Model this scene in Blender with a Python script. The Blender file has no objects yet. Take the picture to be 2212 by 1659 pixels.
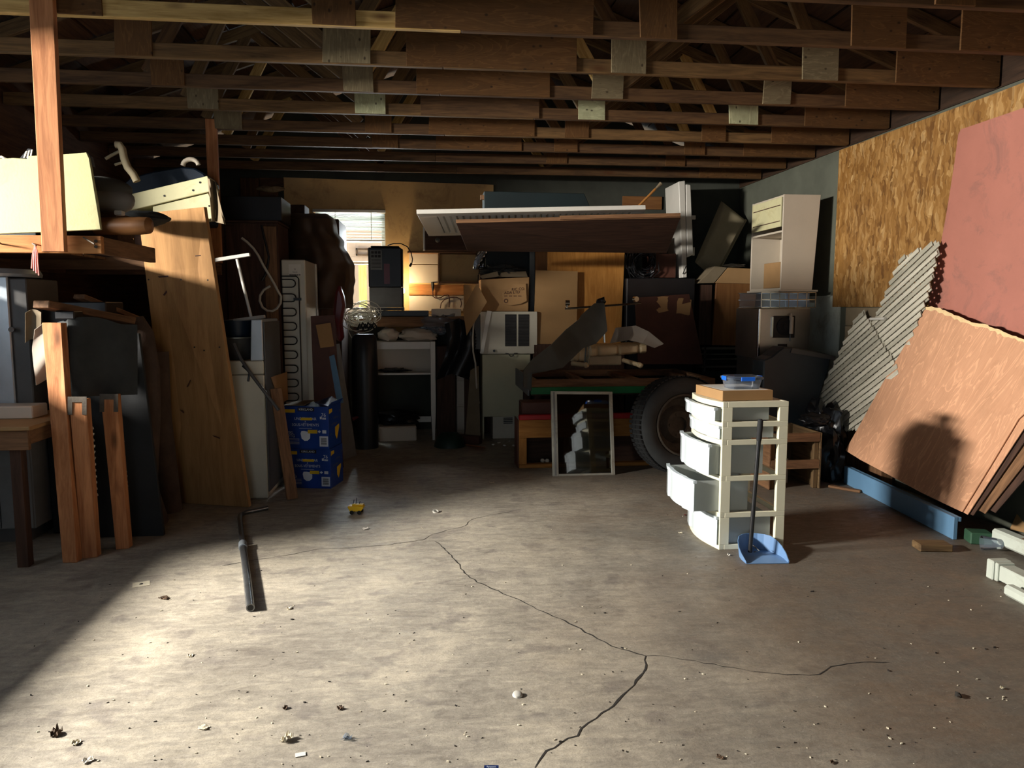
import bpy, bmesh, math, random
from mathutils import Vector as V, Matrix, noise

random.seed(7)
SC = bpy.context.scene
COL = SC.collection

# ------------------------------------------------------------------ camera
F = 1600.0
YAW = math.radians(6.3)
PIT = math.atan(165.0 / F)
CAM = V((0, 0, 1.5))
RT = V((math.cos(YAW), -math.sin(YAW), 0))
F0 = V((math.sin(YAW), math.cos(YAW), 0))
FW = F0 * math.cos(PIT) - V((0, 0, 1)) * math.sin(PIT)
UP = F0 * math.sin(PIT) + V((0, 0, 1)) * math.cos(PIT)
cd = bpy.data.cameras.new('camera')
cd.sensor_fit = 'HORIZONTAL'
cd.sensor_width = 36.0
cd.lens = F / 2212.0 * 36.0
cd.clip_start = 0.05
cam = bpy.data.objects.new('camera', cd)
COL.objects.link(cam)
cam.location = CAM
cam.rotation_euler = Matrix((RT, UP, -FW)).transposed().to_euler()
SC.camera = cam

# ------------------------------------------------------------------ world, lights, exposure
SC.view_settings.view_transform = 'Standard'
SC.view_settings.look = 'None'
SC.view_settings.gamma = 1.0
SC.view_settings.use_curve_mapping = False
SC.view_settings.exposure = 0.0
w = bpy.data.worlds.new('overcast_sky')
SC.world = w
w.use_nodes = True
bg = w.node_tree.nodes['Background']
bg.inputs['Color'].default_value = (0.72, 0.86, 1.0, 1)
bg.inputs['Strength'].default_value = 1.7


def area(name, loc, target, sx, sy, power, col):
    ld = bpy.data.lights.new(name, 'AREA')
    ld.shape = 'RECTANGLE'
    ld.size, ld.size_y = sx, sy
    ld.energy = power
    ld.color = col
    o = bpy.data.objects.new(name, ld)
    COL.objects.link(o)
    o.location = loc
    o.rotation_euler = (V(target) - V(loc)).to_track_quat('-Z', 'Y').to_euler()
    return o


# daylight entering by the window of the left wall and by the back window; fill light added at an unseen doorway behind the camera
area('side_window_daylight', (-5.4, 3.22, 2.6), (-2.0, 3.4, 0.3), 1.05, 0.28, 1270, (1.0, 0.95, 0.87))
area('added_rear_fill', (-0.9, -1.75, 1.5), (-0.9, 0, 1.4), 1.6, 1.8, 8, (0.92, 0.96, 1.0))
area('back_window_daylight', (-0.95, 9.75, 2.15), (-0.75, 8.0, 1.2), 0.8, 0.9, 240, (0.86, 0.93, 1.0))
sd = bpy.data.lights.new('sun', 'SUN')
sd.energy = 26.0
sd.angle = math.radians(0.6)
sd.color = (1.0, 0.95, 0.86)
sun = bpy.data.objects.new('sun', sd)
COL.objects.link(sun)
sun.rotation_euler = V((0.10, -0.46, -0.88)).to_track_quat('-Z', 'Y').to_euler()


# ------------------------------------------------------------------ pixel helpers (2212 x 1659 frame)
def ray(u, v):
    return FW * F + RT * (u - 1106.0) + UP * (829.5 - v)


def PY(u, v, y):
    r = ray(u, v)
    return CAM + r * ((y - CAM.y) / r.y)


def PX(u, v, x):
    r = ray(u, v)
    return CAM + r * ((x - CAM.x) / r.x)


def PZ(u, v, z=0.0):
    r = ray(u, v)
    return CAM + r * ((z - CAM.z) / r.z)


def PP(u, v, p, n):
    r = ray(u, v)
    return CAM + r * ((p - CAM).dot(n) / r.dot(n))


def RC(u0, u1, v0, v1, y):
    vm, um = (v0 + v1) / 2, (u0 + u1) / 2
    return PY(u0, vm, y).x, PY(u1, vm, y).x, PY(um, v1, y).z, PY(um, v0, y).z


# ------------------------------------------------------------------ mesh builder
class M:
    def __init__(s):
        s.bm = bmesh.new()
        s.L = s.bm.verts.layers.float_vector.new('grain')

    def add(s, pts, faces, gr=None):
        off = V((random.uniform(0, 9), random.uniform(0, 9), random.uniform(0, 9)))
        vs = []
        for i, p in enumerate(pts):
            q = s.bm.verts.new(p)
            q[s.L] = (V(gr[i]) if gr else V(p)) + off
            vs.append(q)
        for f in faces:
            try:
                s.bm.faces.new([vs[i] for i in f])
            except ValueError:
                pass
        return s

    def ob(s, c, ex, ey, ez):
        c, ex, ey, ez = V(c), V(ex), V(ey), V(ez)
        ax = sorted((ex, ey, ez), key=lambda a: -a.length)
        un = [a.normalized() for a in ax]
        pts, gr = [], []
        for k in (-1, 1):
            for j in (-1, 1):
                for i in (-1, 1):
                    d = ex * i + ey * j + ez * k
                    pts.append(c + d)
                    gr.append((d.dot(un[0]), d.dot(un[1]), d.dot(un[2])))
        fs = [(0, 2, 3, 1), (4, 5, 7, 6), (0, 1, 5, 4), (2, 6, 7, 3), (0, 4, 6, 2), (1, 3, 7, 5)]
        if ex.cross(ey).dot(ez) < 0:
            fs = [f[::-1] for f in fs]
        return s.add(pts, fs, gr)

    def box(s, x0, x1, y0, y1, z0, z1):
        return s.ob(((x0 + x1) / 2, (y0 + y1) / 2, (z0 + z1) / 2), ((x1 - x0) / 2, 0, 0), (0, (y1 - y0) / 2, 0), (0, 0, (z1 - z0) / 2))

    def bar(s, p, q, a, b, up=V((0, 0, 1))):
        p, q = V(p), V(q)
        d = q - p
        t = d.normalized()
        if abs(t.dot(up)) > 0.97:
            up = V((0, 1, 0))
        sd_ = t.cross(up).normalized()
        u2 = sd_.cross(t)
        return s.ob((p + q) / 2, d / 2, sd_ * (a / 2), u2 * (b / 2))

    def fbox(s, u0, u1, v0, v1, y, dep, z0=None, z1=None):
        x0, x1, a, b = RC(u0, u1, v0, v1, y)
        return s.box(x0, x1, y, y + dep, a if z0 is None else z0, b if z1 is None else z1)

    def slab(s, pts, ext, long=None):
        pts = [V(p) for p in pts]
        ext = V(ext)
        n = len(pts)
        if long is None:
            es = [pts[(i + 1) % n] - pts[i] for i in range(n)]
            long = max(es, key=lambda e: e.length)
        a = V(long).normalized()
        nn = ext.normalized()
        b = nn.cross(a)
        allp = pts + [p + ext for p in pts]
        gr = [((p - pts[0]).dot(a), (p - pts[0]).dot(b), (p - pts[0]).dot(nn)) for p in allp]
        fs = [tuple(range(n)), tuple(range(2 * n - 1, n - 1, -1))] + [(i, i + n, (i + 1) % n + n, (i + 1) % n) for i in range(n)]
        s.add(allp, fs, gr)
        return s

    def quad(s, px, ext, long=None):
        return s.slab([PY(*p) for p in px], ext, long)

    def tube(s, pts, r, n=8, closed=False, taper=None):
        pts = [V(p) for p in pts]
        m = len(pts)
        vs, gr, fs = [], [], []
        prev = None
        acc = 0
        for i, p in enumerate(pts):
            if closed:
                t = pts[(i + 1) % m] - pts[i - 1]
            else:
                t = pts[min(i + 1, m - 1)] - pts[max(i - 1, 0)]
            t = t.normalized() if t.length > 1e-9 else V((0, 0, 1))
            if prev is None:
                a = t.cross(V((0, 0, 1)))
                if a.length < 1e-3:
                    a = t.cross(V((1, 0, 0)))
            else:
                a = prev - t * prev.dot(t)
            a.normalize()
            prev = a
            b = t.cross(a)
            rr = r if taper is None else r * taper[i]
            if i:
                acc += (p - pts[i - 1]).length
            for k in range(n):
                an = 2 * math.pi * k / n
                vs.append(p + a * (rr * math.cos(an)) + b * (rr * math.sin(an)))
                gr.append((acc, rr * math.cos(an), rr * math.sin(an)))
        for i in range(m if closed else m - 1):
            for k in range(n):
                i2 = (i + 1) % m
                fs.append((i * n + k, i * n + (k + 1) % n, i2 * n + (k + 1) % n, i2 * n + k))
        if not closed:
            fs.append(tuple(range(n - 1, -1, -1)))
            fs.append(tuple(range((m - 1) * n, m * n)))
        return s.add(vs, fs, gr)

    def cyl(s, p, q, r, n=14, r2=None):
        return s.tube([p, q], r, n, taper=None if r2 is None else [1, r2 / r])

    def lathe(s, c, axis, prof, n=32, sweep=2 * math.pi):
        c, ax = V(c), V(axis).normalized()
        a = ax.cross(V((0, 0, 1)))
        if a.length < 1e-3:
            a = V((1, 0, 0))
        a.normalize()
        b = ax.cross(a)
        vs, fs = [], []
        m = len(prof)
        for k in range(n):
            an = sweep * k / n
            d = a * math.cos(an) + b * math.sin(an)
            for (r, h) in prof:
                vs.append(c + d * r + ax * h)
        for k in range(n):
            k2 = (k + 1) % n
            for i in range(m - 1):
                fs.append((k * m + i, k2 * m + i, k2 * m + i + 1, k * m + i + 1))
        return s.add(vs, fs)

    def grid(s, fn, nu, nv, thick=0.0):
        P = [[V(fn(i / nu, j / nv)) for i in range(nu + 1)] for j in range(nv + 1)]
        vs, gr, fs = [], [], []
        W = nu + 1
        for j in range(nv + 1):
            for i in range(nu + 1):
                vs.append(P[j][i])
                gr.append(P[j][i])
        for j in range(nv):
            for i in range(nu):
                fs.append((j * W + i, j * W + i + 1, (j + 1) * W + i + 1, (j + 1) * W + i))
        if thick:
            N = len(vs)
            for j in range(nv + 1):
                for i in range(nu + 1):
                    du = P[j][min(i + 1, nu)] - P[j][max(i - 1, 0)]
                    dv = P[min(j + 1, nv)][i] - P[max(j - 1, 0)][i]
                    nn = du.cross(dv)
                    nn = nn.normalized() if nn.length > 1e-9 else V((0, 0, 1))
                    vs.append(P[j][i] - nn * thick)
                    gr.append(P[j][i] - nn * thick)
            fs += [tuple(N + k for k in f[::-1]) for f in fs[:nu * nv]]
            rim = [i for i in range(W)] + [j * W + nu for j in range(1, nv + 1)] + [nv * W + i for i in range(nu - 1, -1, -1)] + [j * W for j in range(nv - 1, 0, -1)]
            for k in range(len(rim)):
                a, b = rim[k], rim[(k + 1) % len(rim)]
                fs.append((b, a, N + a, N + b))
        return s.add(vs, fs, gr)

    def blob(s, c, r, amp=0.15, fr=2.0, sub=3, seed=0, flat=None):
        t = bmesh.new()
        bmesh.ops.create_icosphere(t, subdivisions=sub, radius=1.0)
        c = V(c)
        t.verts.ensure_lookup_table()
        pts = []
        for q in t.verts:
            d = q.co.normalized()
            k = 1 + amp * noise.noise(d * fr + V((seed * 3.7, seed, -seed))) + 0.5 * amp * noise.noise(d * fr * 2.7 + V((seed, 5, seed)))
            p = V((d.x * r[0] * k, d.y * r[1] * k, d.z * r[2] * k))
            if flat is not None and p.z < flat:
                p.z = flat
            pts.append(c + p)
        fs = [tuple(x.index for x in f.verts) for f in t.faces]
        t.free()
        return s.add(pts, fs)

    def text(s, body, org, right, up, h, nrm, align='LEFT', squash=1.0):
        cu = bpy.data.curves.new('t', 'FONT')
        cu.body = body
        cu.size = 1.0
        cu.align_x = align
        cu.resolution_u = 2
        o = bpy.data.objects.new('t', cu)
        me = bpy.data.meshes.new_from_object(o)
        org, right, up, nrm = V(org), V(right).normalized(), V(up).normalized(), V(nrm).normalized()
        k = h / 0.70
        pts = [org + right * (p.co.x * k * squash) + up * (p.co.y * k) + nrm * 0.0008 for p in me.vertices]
        s.add(pts, [tuple(f.vertices) for f in me.polygons])
        bpy.data.objects.remove(o)
        bpy.data.curves.remove(cu)
        bpy.data.meshes.remove(me)
        return s

    def bounds(s):
        xs = [q.co for q in s.bm.verts]
        lo = V((min(p.x for p in xs), min(p.y for p in xs), min(p.z for p in xs)))
        hi = V((max(p.x for p in xs), max(p.y for p in xs), max(p.z for p in xs)))
        return lo, hi


def link(name, mb, mat, loc, parent=None, bevel=0.0, smooth=False, kind=None, label=None):
    bm = mb.bm
    bmesh.ops.recalc_face_normals(bm, faces=bm.faces)
    if bevel:
        es = [e for e in bm.edges if len(e.link_faces) == 2 and e.calc_face_angle(0) > 0.9]
        try:
            bmesh.ops.bevel(bm, geom=es, offset=bevel, segments=1, affect='EDGES', clamp_overlap=True)
        except Exception:
            pass
    for q in bm.verts:
        q.co -= loc
    if smooth:
        for f in bm.faces:
            f.smooth = True
        for e in bm.edges:
            if len(e.link_faces) == 2 and e.calc_face_angle(0) > 0.7:
                e.smooth = False
    me = bpy.data.meshes.new(name)
    bm.to_mesh(me)
    bm.free()
    me.materials.append(mat)
    o = bpy.data.objects.new(name, me)
    COL.objects.link(o)
    if parent is None:
        o.location = loc
    else:
        o.parent = parent
    if kind:
        o['kind'] = kind
    if label:
        o['label'] = label
    return o


def solo(name, label, cat, mb, mat, group=None, bevel=0.0, smooth=False, kind=None):
    lo, hi = mb.bounds()
    o = link(name, mb, mat, V(((lo.x + hi.x) / 2, (lo.y + hi.y) / 2, lo.z)), None, bevel, smooth, kind)
    o['label'] = label
    o['category'] = cat
    if group:
        o['group'] = group
    return o


class T:
    """A thing made of parts: an Empty at its base that parents them."""

    def __init__(s, name, label, cat, group=None, kind=None):
        s.n, s.l, s.c, s.g, s.k, s.p = name, label, cat, group, kind, []

    def part(s, name, mb, mat, bevel=0.0, smooth=False, of=None, kind=None, label=None):
        s.p.append((name, mb, mat, bevel, smooth, of, kind, label))
        return len(s.p) - 1

    def done(s):
        bb = [p[1].bounds() for p in s.p]
        lo = V([min(b[0][i] for b in bb) for i in range(3)])
        hi = V([max(b[1][i] for b in bb) for i in range(3)])
        loc = V(((lo.x + hi.x) / 2, (lo.y + hi.y) / 2, lo.z))
        root = bpy.data.objects.new(s.n, None)
        root.empty_display_size = 0.1
        COL.objects.link(root)
        root.location = loc
        root['label'] = s.l
        root['category'] = s.c
        if s.g:
            root['group'] = s.g
        if s.k:
            root['kind'] = s.k
        made = []
        for (name, mb, mat, bevel, smooth, of, kind, label) in s.p:
            made.append(link(name, mb, mat, loc, root if of is None else made[of], bevel, smooth, kind, label))
        s.made = made
        return root


def struct(name, mb, mat, bevel=0.0):
    lo, hi = mb.bounds()
    o = link(name, mb, mat, V(((lo.x + hi.x) / 2, (lo.y + hi.y) / 2, lo.z)), None, bevel)
    o['kind'] = 'structure'
    return o


def sub(parent, name, mb, mat, bevel=0.0, smooth=False, kind=None):
    """a child piece of a mesh that is already linked (world coordinates in mb)"""
    loc = V(parent.location)
    p = parent.parent
    while p:
        loc += V(p.location)
        p = p.parent
    return link(name, mb, mat, loc, parent, bevel, smooth, kind)


# ------------------------------------------------------------------ materials
def srgb(r, g, b):
    f = lambda c: ((c / 255.0) / 12.92 if c <= 10 else (((c / 255.0) + 0.055) / 1.055) ** 2.4)
    return (f(r), f(g), f(b), 1)


class N:
    def __init__(s, name):
        s.m = bpy.data.materials.new(name)
        s.m.use_nodes = True
        s.t = s.m.node_tree
        s.b = s.t.nodes['Principled BSDF']
        s.out = s.t.nodes['Material Output']

    def n(s, typ, **kw):
        x = s.t.nodes.new(typ)
        for k, val in kw.items():
            if k in x.inputs:
                x.inputs[k].default_value = val
            else:
                setattr(x, k, val)
        return x

    def l(s, a, b):
        s.t.links.new(a, b)

    def coord(s, kind='Object', scale=(1, 1, 1)):
        if kind == 'grain':
            c = s.n('ShaderNodeAttribute', attribute_name='grain').outputs['Vector']
        else:
            c = s.n('ShaderNodeTexCoord').outputs[kind]
        mp = s.n('ShaderNodeMapping')
        mp.inputs['Scale'].default_value = scale
        s.l(c, mp.inputs['Vector'])
        return mp.outputs['Vector']

    def noise(s, vec, scale=5, detail=4, rough=0.6, dist=0.0):
        x = s.n('ShaderNodeTexNoise')
        x.inputs['Scale'].default_value = scale
        x.inputs['Detail'].default_value = detail
        x.inputs['Roughness'].default_value = rough
        x.inputs['Distortion'].default_value = dist
        s.l(vec, x.inputs['Vector'])
        return x.outputs['Fac']

    def ramp(s, fac, stops):
        x = s.n('ShaderNodeValToRGB')
        e = x.color_ramp.elements
        while len(e) < len(stops):
            e.new(0.5)
        for i, (p, c) in enumerate(stops):
            e[i].position = p
            e[i].color = c if len(c) == 4 else (*c, 1)
        s.l(fac, x.inputs['Fac'])
        return x.outputs['Color']

    def mix(s, fac, a, b, mode='MIX'):
        x = s.n('ShaderNodeMix', data_type='RGBA', blend_type=mode)
        if isinstance(fac, (int, float)):
            x.inputs[0].default_value = fac
        else:
            s.l(fac, x.inputs[0])
        for i, q in ((6, a), (7, b)):
            if isinstance(q, tuple):
                x.inputs[i].default_value = q
            else:
                s.l(q, x.inputs[i])
        return x.outputs[2]

    def math(s, op, a, b=None):
        x = s.n('ShaderNodeMath', operation=op)
        for i, q in ((0, a), (1, b)):
            if q is None:
                continue
            if isinstance(q, (int, float)):
                x.inputs[i].default_value = q
            else:
                s.l(q, x.inputs[i])
        return x.outputs[0]

    def base(s, c):
        if isinstance(c, tuple):
            s.b.inputs['Base Color'].default_value = c
        else:
            s.l(c, s.b.inputs['Base Color'])

    def bump(s, h, strength=0.2, dist=0.01):
        x = s.n('ShaderNodeBump')
        x.inputs['Strength'].default_value = strength
        x.inputs['Distance'].default_value = dist
        s.l(h, x.inputs['Height'])
        s.l(x.outputs['Normal'], s.b.inputs['Normal'])


def g1(v):
    return (v, v, v, 1)


def mk(name, col, rough=0.6, metal=0.0, var=0.25, vs=4.0, bump=0.1, bs=80.0, spec=0.4, dirt=None):
    n = N(name)
    co = n.coord('Object')
    f = n.noise(co, vs, 5, 0.65)
    lo = tuple(c * (1 - var) for c in col[:3]) + (1,)
    hi = tuple(min(1, c * (1 + var * 0.6)) for c in col[:3]) + (1,)
    c = n.ramp(f, [(0.3, lo), (0.7, hi)])
    if dirt:
        f2 = n.noise(co, vs * 0.7 + 1.3, 6, 0.75, 0.6)
        m = n.ramp(f2, [(0.52, g1(0)), (0.72, g1(0.8))])
        c = n.mix(m, c, dirt)
    n.base(c)
    n.b.inputs['Roughness'].default_value = rough
    n.b.inputs['Metallic'].default_value = metal
    n.b.inputs['Specular IOR Level'].default_value = spec
    if bump:
        n.bump(n.noise(co, bs, 3), bump, 0.004)
    return n.m


def wood(name, c1, c2, rough=0.75, sc=1.0, dirt=0.35, knots=False, spec=0.25, dark=(0.03, 0.018, 0.01, 1)):
    n = N(name)
    co = n.coord('grain', (0.9 * sc, 9 * sc, 9 * sc))
    f = n.noise(co, 3.0, 6, 0.6, 0.9)
    fine = n.noise(n.coord('grain', (2.0 * sc, 60 * sc, 60 * sc)), 4.0, 3, 0.6)
    ff = n.math('ADD', n.math('MULTIPLY', f, 0.75), n.math('MULTIPLY', fine, 0.25))
    c = n.ramp(ff, [(0.36, c1), (0.62, c2)])
    big = n.noise(n.coord('grain', (0.8, 2.2, 2.2)), 1.6, 5, 0.7, 0.4)
    m = n.ramp(big, [(0.48, g1(0)), (0.80, g1(dirt))])
    c = n.mix(m, c, dark)
    if knots:
        vo = n.n('ShaderNodeTexVoronoi')
        vo.inputs['Scale'].default_value = 2.6
        n.l(n.coord('grain', (0.8, 2.4, 1.0)), vo.inputs['Vector'])
        k = n.ramp(vo.outputs['Distance'], [(0.05, g1(0.85)), (0.17, g1(0))])
        c = n.mix(k, c, (0.09, 0.035, 0.012, 1))
    n.base(c)
    n.b.inputs['Roughness'].default_value = rough
    n.b.inputs['Specular IOR Level'].default_value = spec
    n.bump(ff, 0.25, 0.003)
    return n.m


def plywood(name, c1, c2, nails=False, dirt=0.5, dark=(0.05, 0.03, 0.015, 1), rough=0.8, sc=1.0):
    n = N(name)
    co = n.coord('grain', (0.55 * sc, 3.0 * sc, 3.0 * sc))
    f = n.noise(co, 2.2, 4, 0.5, 1.6)
    wv = n.math('FRACT', n.math('MULTIPLY', f, 9.0))
    ln = n.ramp(wv, [(0.0, g1(0.0)), (0.75, g1(0.2)), (0.93, g1(1)), (1.0, g1(0.1))])
    fine = n.noise(n.coord('grain', (3, 70, 70)), 3.0, 3)
    c = n.mix(fine, c1, c2)
    c = n.mix(n.math('MULTIPLY', ln, 0.45), c, tuple(min(1, x * 1.5) for x in c2[:3]) + (1,))
    big = n.noise(n.coord('grain', (1.2, 1.8, 1)), 2.1, 6, 0.75, 0.5)
    m = n.ramp(big, [(0.47, g1(0)), (0.75, g1(dirt))])
    c = n.mix(m, c, dark)
    if nails:
        vo = n.n('ShaderNodeTexVoronoi')
        vo.inputs['Scale'].default_value = 16.0
        n.l(n.coord('grain', (0.7, 1.0, 0.05)), vo.inputs['Vector'])
        k = n.ramp(vo.outputs['Distance'], [(0.07, g1(0.8)), (0.15, g1(0))])
        c = n.mix(k, c, (0.02, 0.012, 0.008, 1))
    n.base(c)
    n.b.inputs['Roughness'].default_value = rough
    n.b.inputs['Specular IOR Level'].default_value = 0.2
    n.bump(fine, 0.15, 0.003)
    return n.m


def osb(name):
    n = N(name)
    d = n.noise(n.coord('grain'), 5.0, 3)
    base = n.n('ShaderNodeAttribute', attribute_name='grain').outputs['Vector']
    add = n.n('ShaderNodeVectorMath', operation='ADD')
    sc = n.n('ShaderNodeTexNoise')
    sc.inputs['Scale'].default_value = 9.0
    n.l(base, sc.inputs['Vector'])
    k = n.n('ShaderNodeVectorMath', operation='SCALE')
    k.inputs['Scale'].default_value = 0.09
    n.l(sc.outputs['Color'], k.inputs[0])
    n.l(base, add.inputs[0])
    n.l(k.outputs[0], add.inputs[1])
    cols = []
    for (sx, sy, s_) in ((30, 14, 1.0), (46, 20, 1.0)):
        mp = n.n('ShaderNodeMapping')
        mp.inputs['Scale'].default_value = (sy * 0.62, sx, sx)
        n.l(add.outputs[0], mp.inputs['Vector'])
        vo = n.n('ShaderNodeTexVoronoi')
        vo.inputs['Scale'].default_value = s_
        n.l(mp.outputs['Vector'], vo.inputs['Vector'])
        sp = n.n('ShaderNodeSeparateColor')
        n.l(vo.outputs['Color'], sp.inputs['Color'])
        cols.append((sp.outputs['Red'], vo.outputs['Distance']))
    st = [(0.0, srgb(92, 58, 22)), (0.2, srgb(130, 88, 38)), (0.6, srgb(148, 106, 52)), (0.88, srgb(172, 130, 74)), (1.0, srgb(196, 160, 106))]
    a = n.ramp(cols[0][0], st)
    b = n.ramp(cols[1][0], st)
    c = n.mix(0.45, a, b)
    n.base(c)
    n.b.inputs['Roughness'].default_value = 0.55
    n.bump(cols[0][0], 0.35, 0.004)
    return n.m


def concrete_floor(name):
    n = N(name)
    co = n.coord('Object')
    a = n.noise(co, 1.3, 8, 0.68, 0.5)
    b = n.noise(n.coord('Object', (1, 3.2, 1)), 7.0, 6, 0.7, 0.8)
    fine = n.noise(co, 160, 2)
    mixf = n.math('ADD', n.math('MULTIPLY', a, 0.55), n.math('MULTIPLY', b, 0.45))
    c = n.ramp(mixf, [(0.33, srgb(112, 104, 94)), (0.47, srgb(150, 142, 128)), (0.58, srgb(176, 166, 148)), (0.72, srgb(192, 180, 158))])
    st = n.ramp(n.noise(co, 5.5, 4, 0.55, 0.3), [(0.57, g1(0)), (0.66, g1(0.45))])
    c = n.mix(st, c, srgb(104, 96, 92))
    # brown dirt stain of the right half, deepened to stand for the light's falloff
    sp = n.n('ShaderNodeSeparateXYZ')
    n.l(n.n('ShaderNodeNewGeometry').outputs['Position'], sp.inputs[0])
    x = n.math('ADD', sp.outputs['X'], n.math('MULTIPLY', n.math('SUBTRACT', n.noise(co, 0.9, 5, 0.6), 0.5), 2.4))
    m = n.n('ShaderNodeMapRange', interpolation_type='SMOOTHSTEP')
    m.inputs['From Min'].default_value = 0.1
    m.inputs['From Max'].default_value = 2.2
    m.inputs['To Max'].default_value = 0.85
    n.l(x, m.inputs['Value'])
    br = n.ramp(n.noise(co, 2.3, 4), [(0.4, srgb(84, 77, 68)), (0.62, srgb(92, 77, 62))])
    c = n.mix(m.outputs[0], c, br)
    c = n.mix(n.ramp(fine, [(0.35, g1(0.25)), (0.5, g1(0))]), c, (0.08, 0.075, 0.07, 1))
    mo = n.ramp(n.noise(co, 26, 7, 0.75, 0.4), [(0.38, g1(0.42)), (0.5, g1(0.5)), (0.64, g1(0.62))])
    c = n.mix(0.55, c, mo, 'OVERLAY')
    spk = n.ramp(n.noise(co, 70, 3, 0.6), [(0.66, g1(0)), (0.74, g1(0.35))])
    c = n.mix(spk, c, srgb(210, 204, 190))
    n.base(c)
    r = n.ramp(n.noise(n.coord('Object', (1, 2.2, 1)), 9, 6, 0.75, 0.6), [(0.35, g1(0.42)), (0.6, g1(0.72))])
    n.l(r, n.b.inputs['Roughness'])
    n.b.inputs['Specular IOR Level'].default_value = 0.5
    h = n.math('ADD', n.math('MULTIPLY', b, 0.6), n.math('MULTIPLY', n.noise(co, 45, 4, 0.7), 0.4))
    n.bump(h, 0.35, 0.012)
    return n.m


def translucent(name, col, clear=0.45, rough=0.35, haze=0.5):
    n = N(name)
    n.t.nodes.remove(n.b)
    tr = n.n('ShaderNodeBsdfTransparent')
    tr.inputs['Color'].default_value = (0.93, 0.97, 1.0, 1)
    di = n.n('ShaderNodeBsdfDiffuse')
    di.inputs['Color'].default_value = col
    tl = n.n('ShaderNodeBsdfTranslucent')
    tl.inputs['Color'].default_value = col
    gl = n.n('ShaderNodeBsdfGlossy')
    gl.inputs['Roughness'].default_value = rough
    m1 = n.n('ShaderNodeMixShader')
    m1.inputs[0].default_value = haze
    n.l(di.outputs[0], m1.inputs[1])
    n.l(tl.outputs[0], m1.inputs[2])
    m2 = n.n('ShaderNodeMixShader')
    m2.inputs[0].default_value = clear
    n.l(m1.outputs[0], m2.inputs[1])
    n.l(tr.outputs[0], m2.inputs[2])
    fr = n.n('ShaderNodeFresnel')
    m3 = n.n('ShaderNodeMixShader')
    n.l(fr.outputs[0], m3.inputs[0])
    n.l(m2.outputs[0], m3.inputs[1])
    n.l(gl.outputs[0], m3.inputs[2])
    n.l(m3.outputs[0], n.out.inputs['Surface'])
    return n.m


def glass(name, tint=(0.95, 0.97, 0.96, 1), refl=0.10, rough=0.02):
    n = N(name)
    n.t.nodes.remove(n.b)
    tr = n.n('ShaderNodeBsdfTransparent')
    tr.inputs['Color'].default_value = tint
    gl = n.n('ShaderNodeBsdfGlossy')
    gl.inputs['Roughness'].default_value = rough
    m = n.n('ShaderNodeMixShader')
    m.inputs[0].default_value = refl
    n.l(tr.outputs[0], m.inputs[1])
    n.l(gl.outputs[0], m.inputs[2])
    n.l(m.outputs[0], n.out.inputs['Surface'])
    return n.m


MT = {}
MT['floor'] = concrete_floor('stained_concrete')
MT['crack'] = mk('crack_dirt', srgb(38, 34, 30), 0.95, var=0.4, vs=30)
MT['joist'] = wood('old_joist_timber', srgb(80, 59, 36), srgb(124, 94, 58), dirt=0.6, knots=True)
MT['joist_red'] = wood('reddish_joist_timber', srgb(68, 48, 32), srgb(104, 76, 48), dirt=0.6, knots=True)
MT['joist_pale'] = wood('pale_joist_timber', srgb(156, 122, 66), srgb(206, 172, 110), dirt=0.3, knots=True)
MT['web'] = wood('web_timber', srgb(74, 56, 38), srgb(120, 96, 64), dirt=0.4)
MT['gus_brown'] = plywood('nailed_brown_plywood', srgb(72, 48, 26), srgb(106, 74, 42), nails=True)
MT['gus_grey'] = plywood('weathered_grey_plywood', srgb(98, 86, 64), srgb(134, 120, 92), nails=True, dirt=0.55)
MT['gus_pale'] = plywood('pale_green_plywood', srgb(150, 152, 118), srgb(188, 188, 150), nails=True, dirt=0.45)
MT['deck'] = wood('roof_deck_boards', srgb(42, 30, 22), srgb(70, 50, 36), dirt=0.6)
MT['darkwall'] = mk('dark_greenish_board', srgb(66, 68, 60), 0.85, var=0.35, vs=1.8, bump=0.15)
MT['studwall'] = wood('dark_stud_boards', srgb(66, 44, 30), srgb(98, 68, 46), dirt=0.5)
MT['cement'] = mk('grey_green_wall_sheet', srgb(90, 92, 80), 0.85, var=0.22, vs=2.2, bump=0.1)
MT['osb'] = osb('strand_board')
MT['wallply'] = mk('tan_wall_sheet', srgb(206, 168, 112), 0.7, var=0.10, vs=2.0, bump=0.05, dirt=srgb(150, 116, 74))
MT['pine'] = wood('orange_pine', srgb(150, 92, 46), srgb(192, 132, 78), dirt=0.15, knots=True)
MT['redpine'] = wood('red_pine_post', srgb(144, 90, 54), srgb(186, 126, 82), dirt=0.2, knots=True)
MT['plank'] = wood('tan_door_face', srgb(142, 104, 64), srgb(168, 126, 80), dirt=0.25, sc=0.6)
MT['brown'] = wood('brown_timber', srgb(92, 66, 46), srgb(134, 98, 68), dirt=0.35)
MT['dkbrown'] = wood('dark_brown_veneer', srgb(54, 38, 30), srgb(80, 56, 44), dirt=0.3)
MT['redbrown'] = mk('red_brown_paint', srgb(78, 44, 32), 0.6, var=0.25)
MT['oak'] = wood('orange_oak_veneer', srgb(154, 102, 44), srgb(180, 126, 62), dirt=0.08, rough=0.5)
MT['hardboard'] = mk('tan_hardboard', srgb(150, 116, 74), 0.75, var=0.08)
MT['laminate'] = wood('brown_laminate', srgb(114, 74, 42), srgb(136, 94, 56), dirt=0.1, sc=0.5, rough=0.5)
MT['cream'] = mk('cream_paint', srgb(200, 194, 152), 0.5, var=0.10, dirt=srgb(170, 158, 112))
MT['paleyel'] = mk('pale_yellow_green_paint', srgb(172, 170, 126), 0.5, var=0.06, dirt=srgb(150, 144, 104))
MT['white'] = mk('white_enamel', srgb(206, 202, 192), 0.35, var=0.06, bump=0.03)
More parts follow.
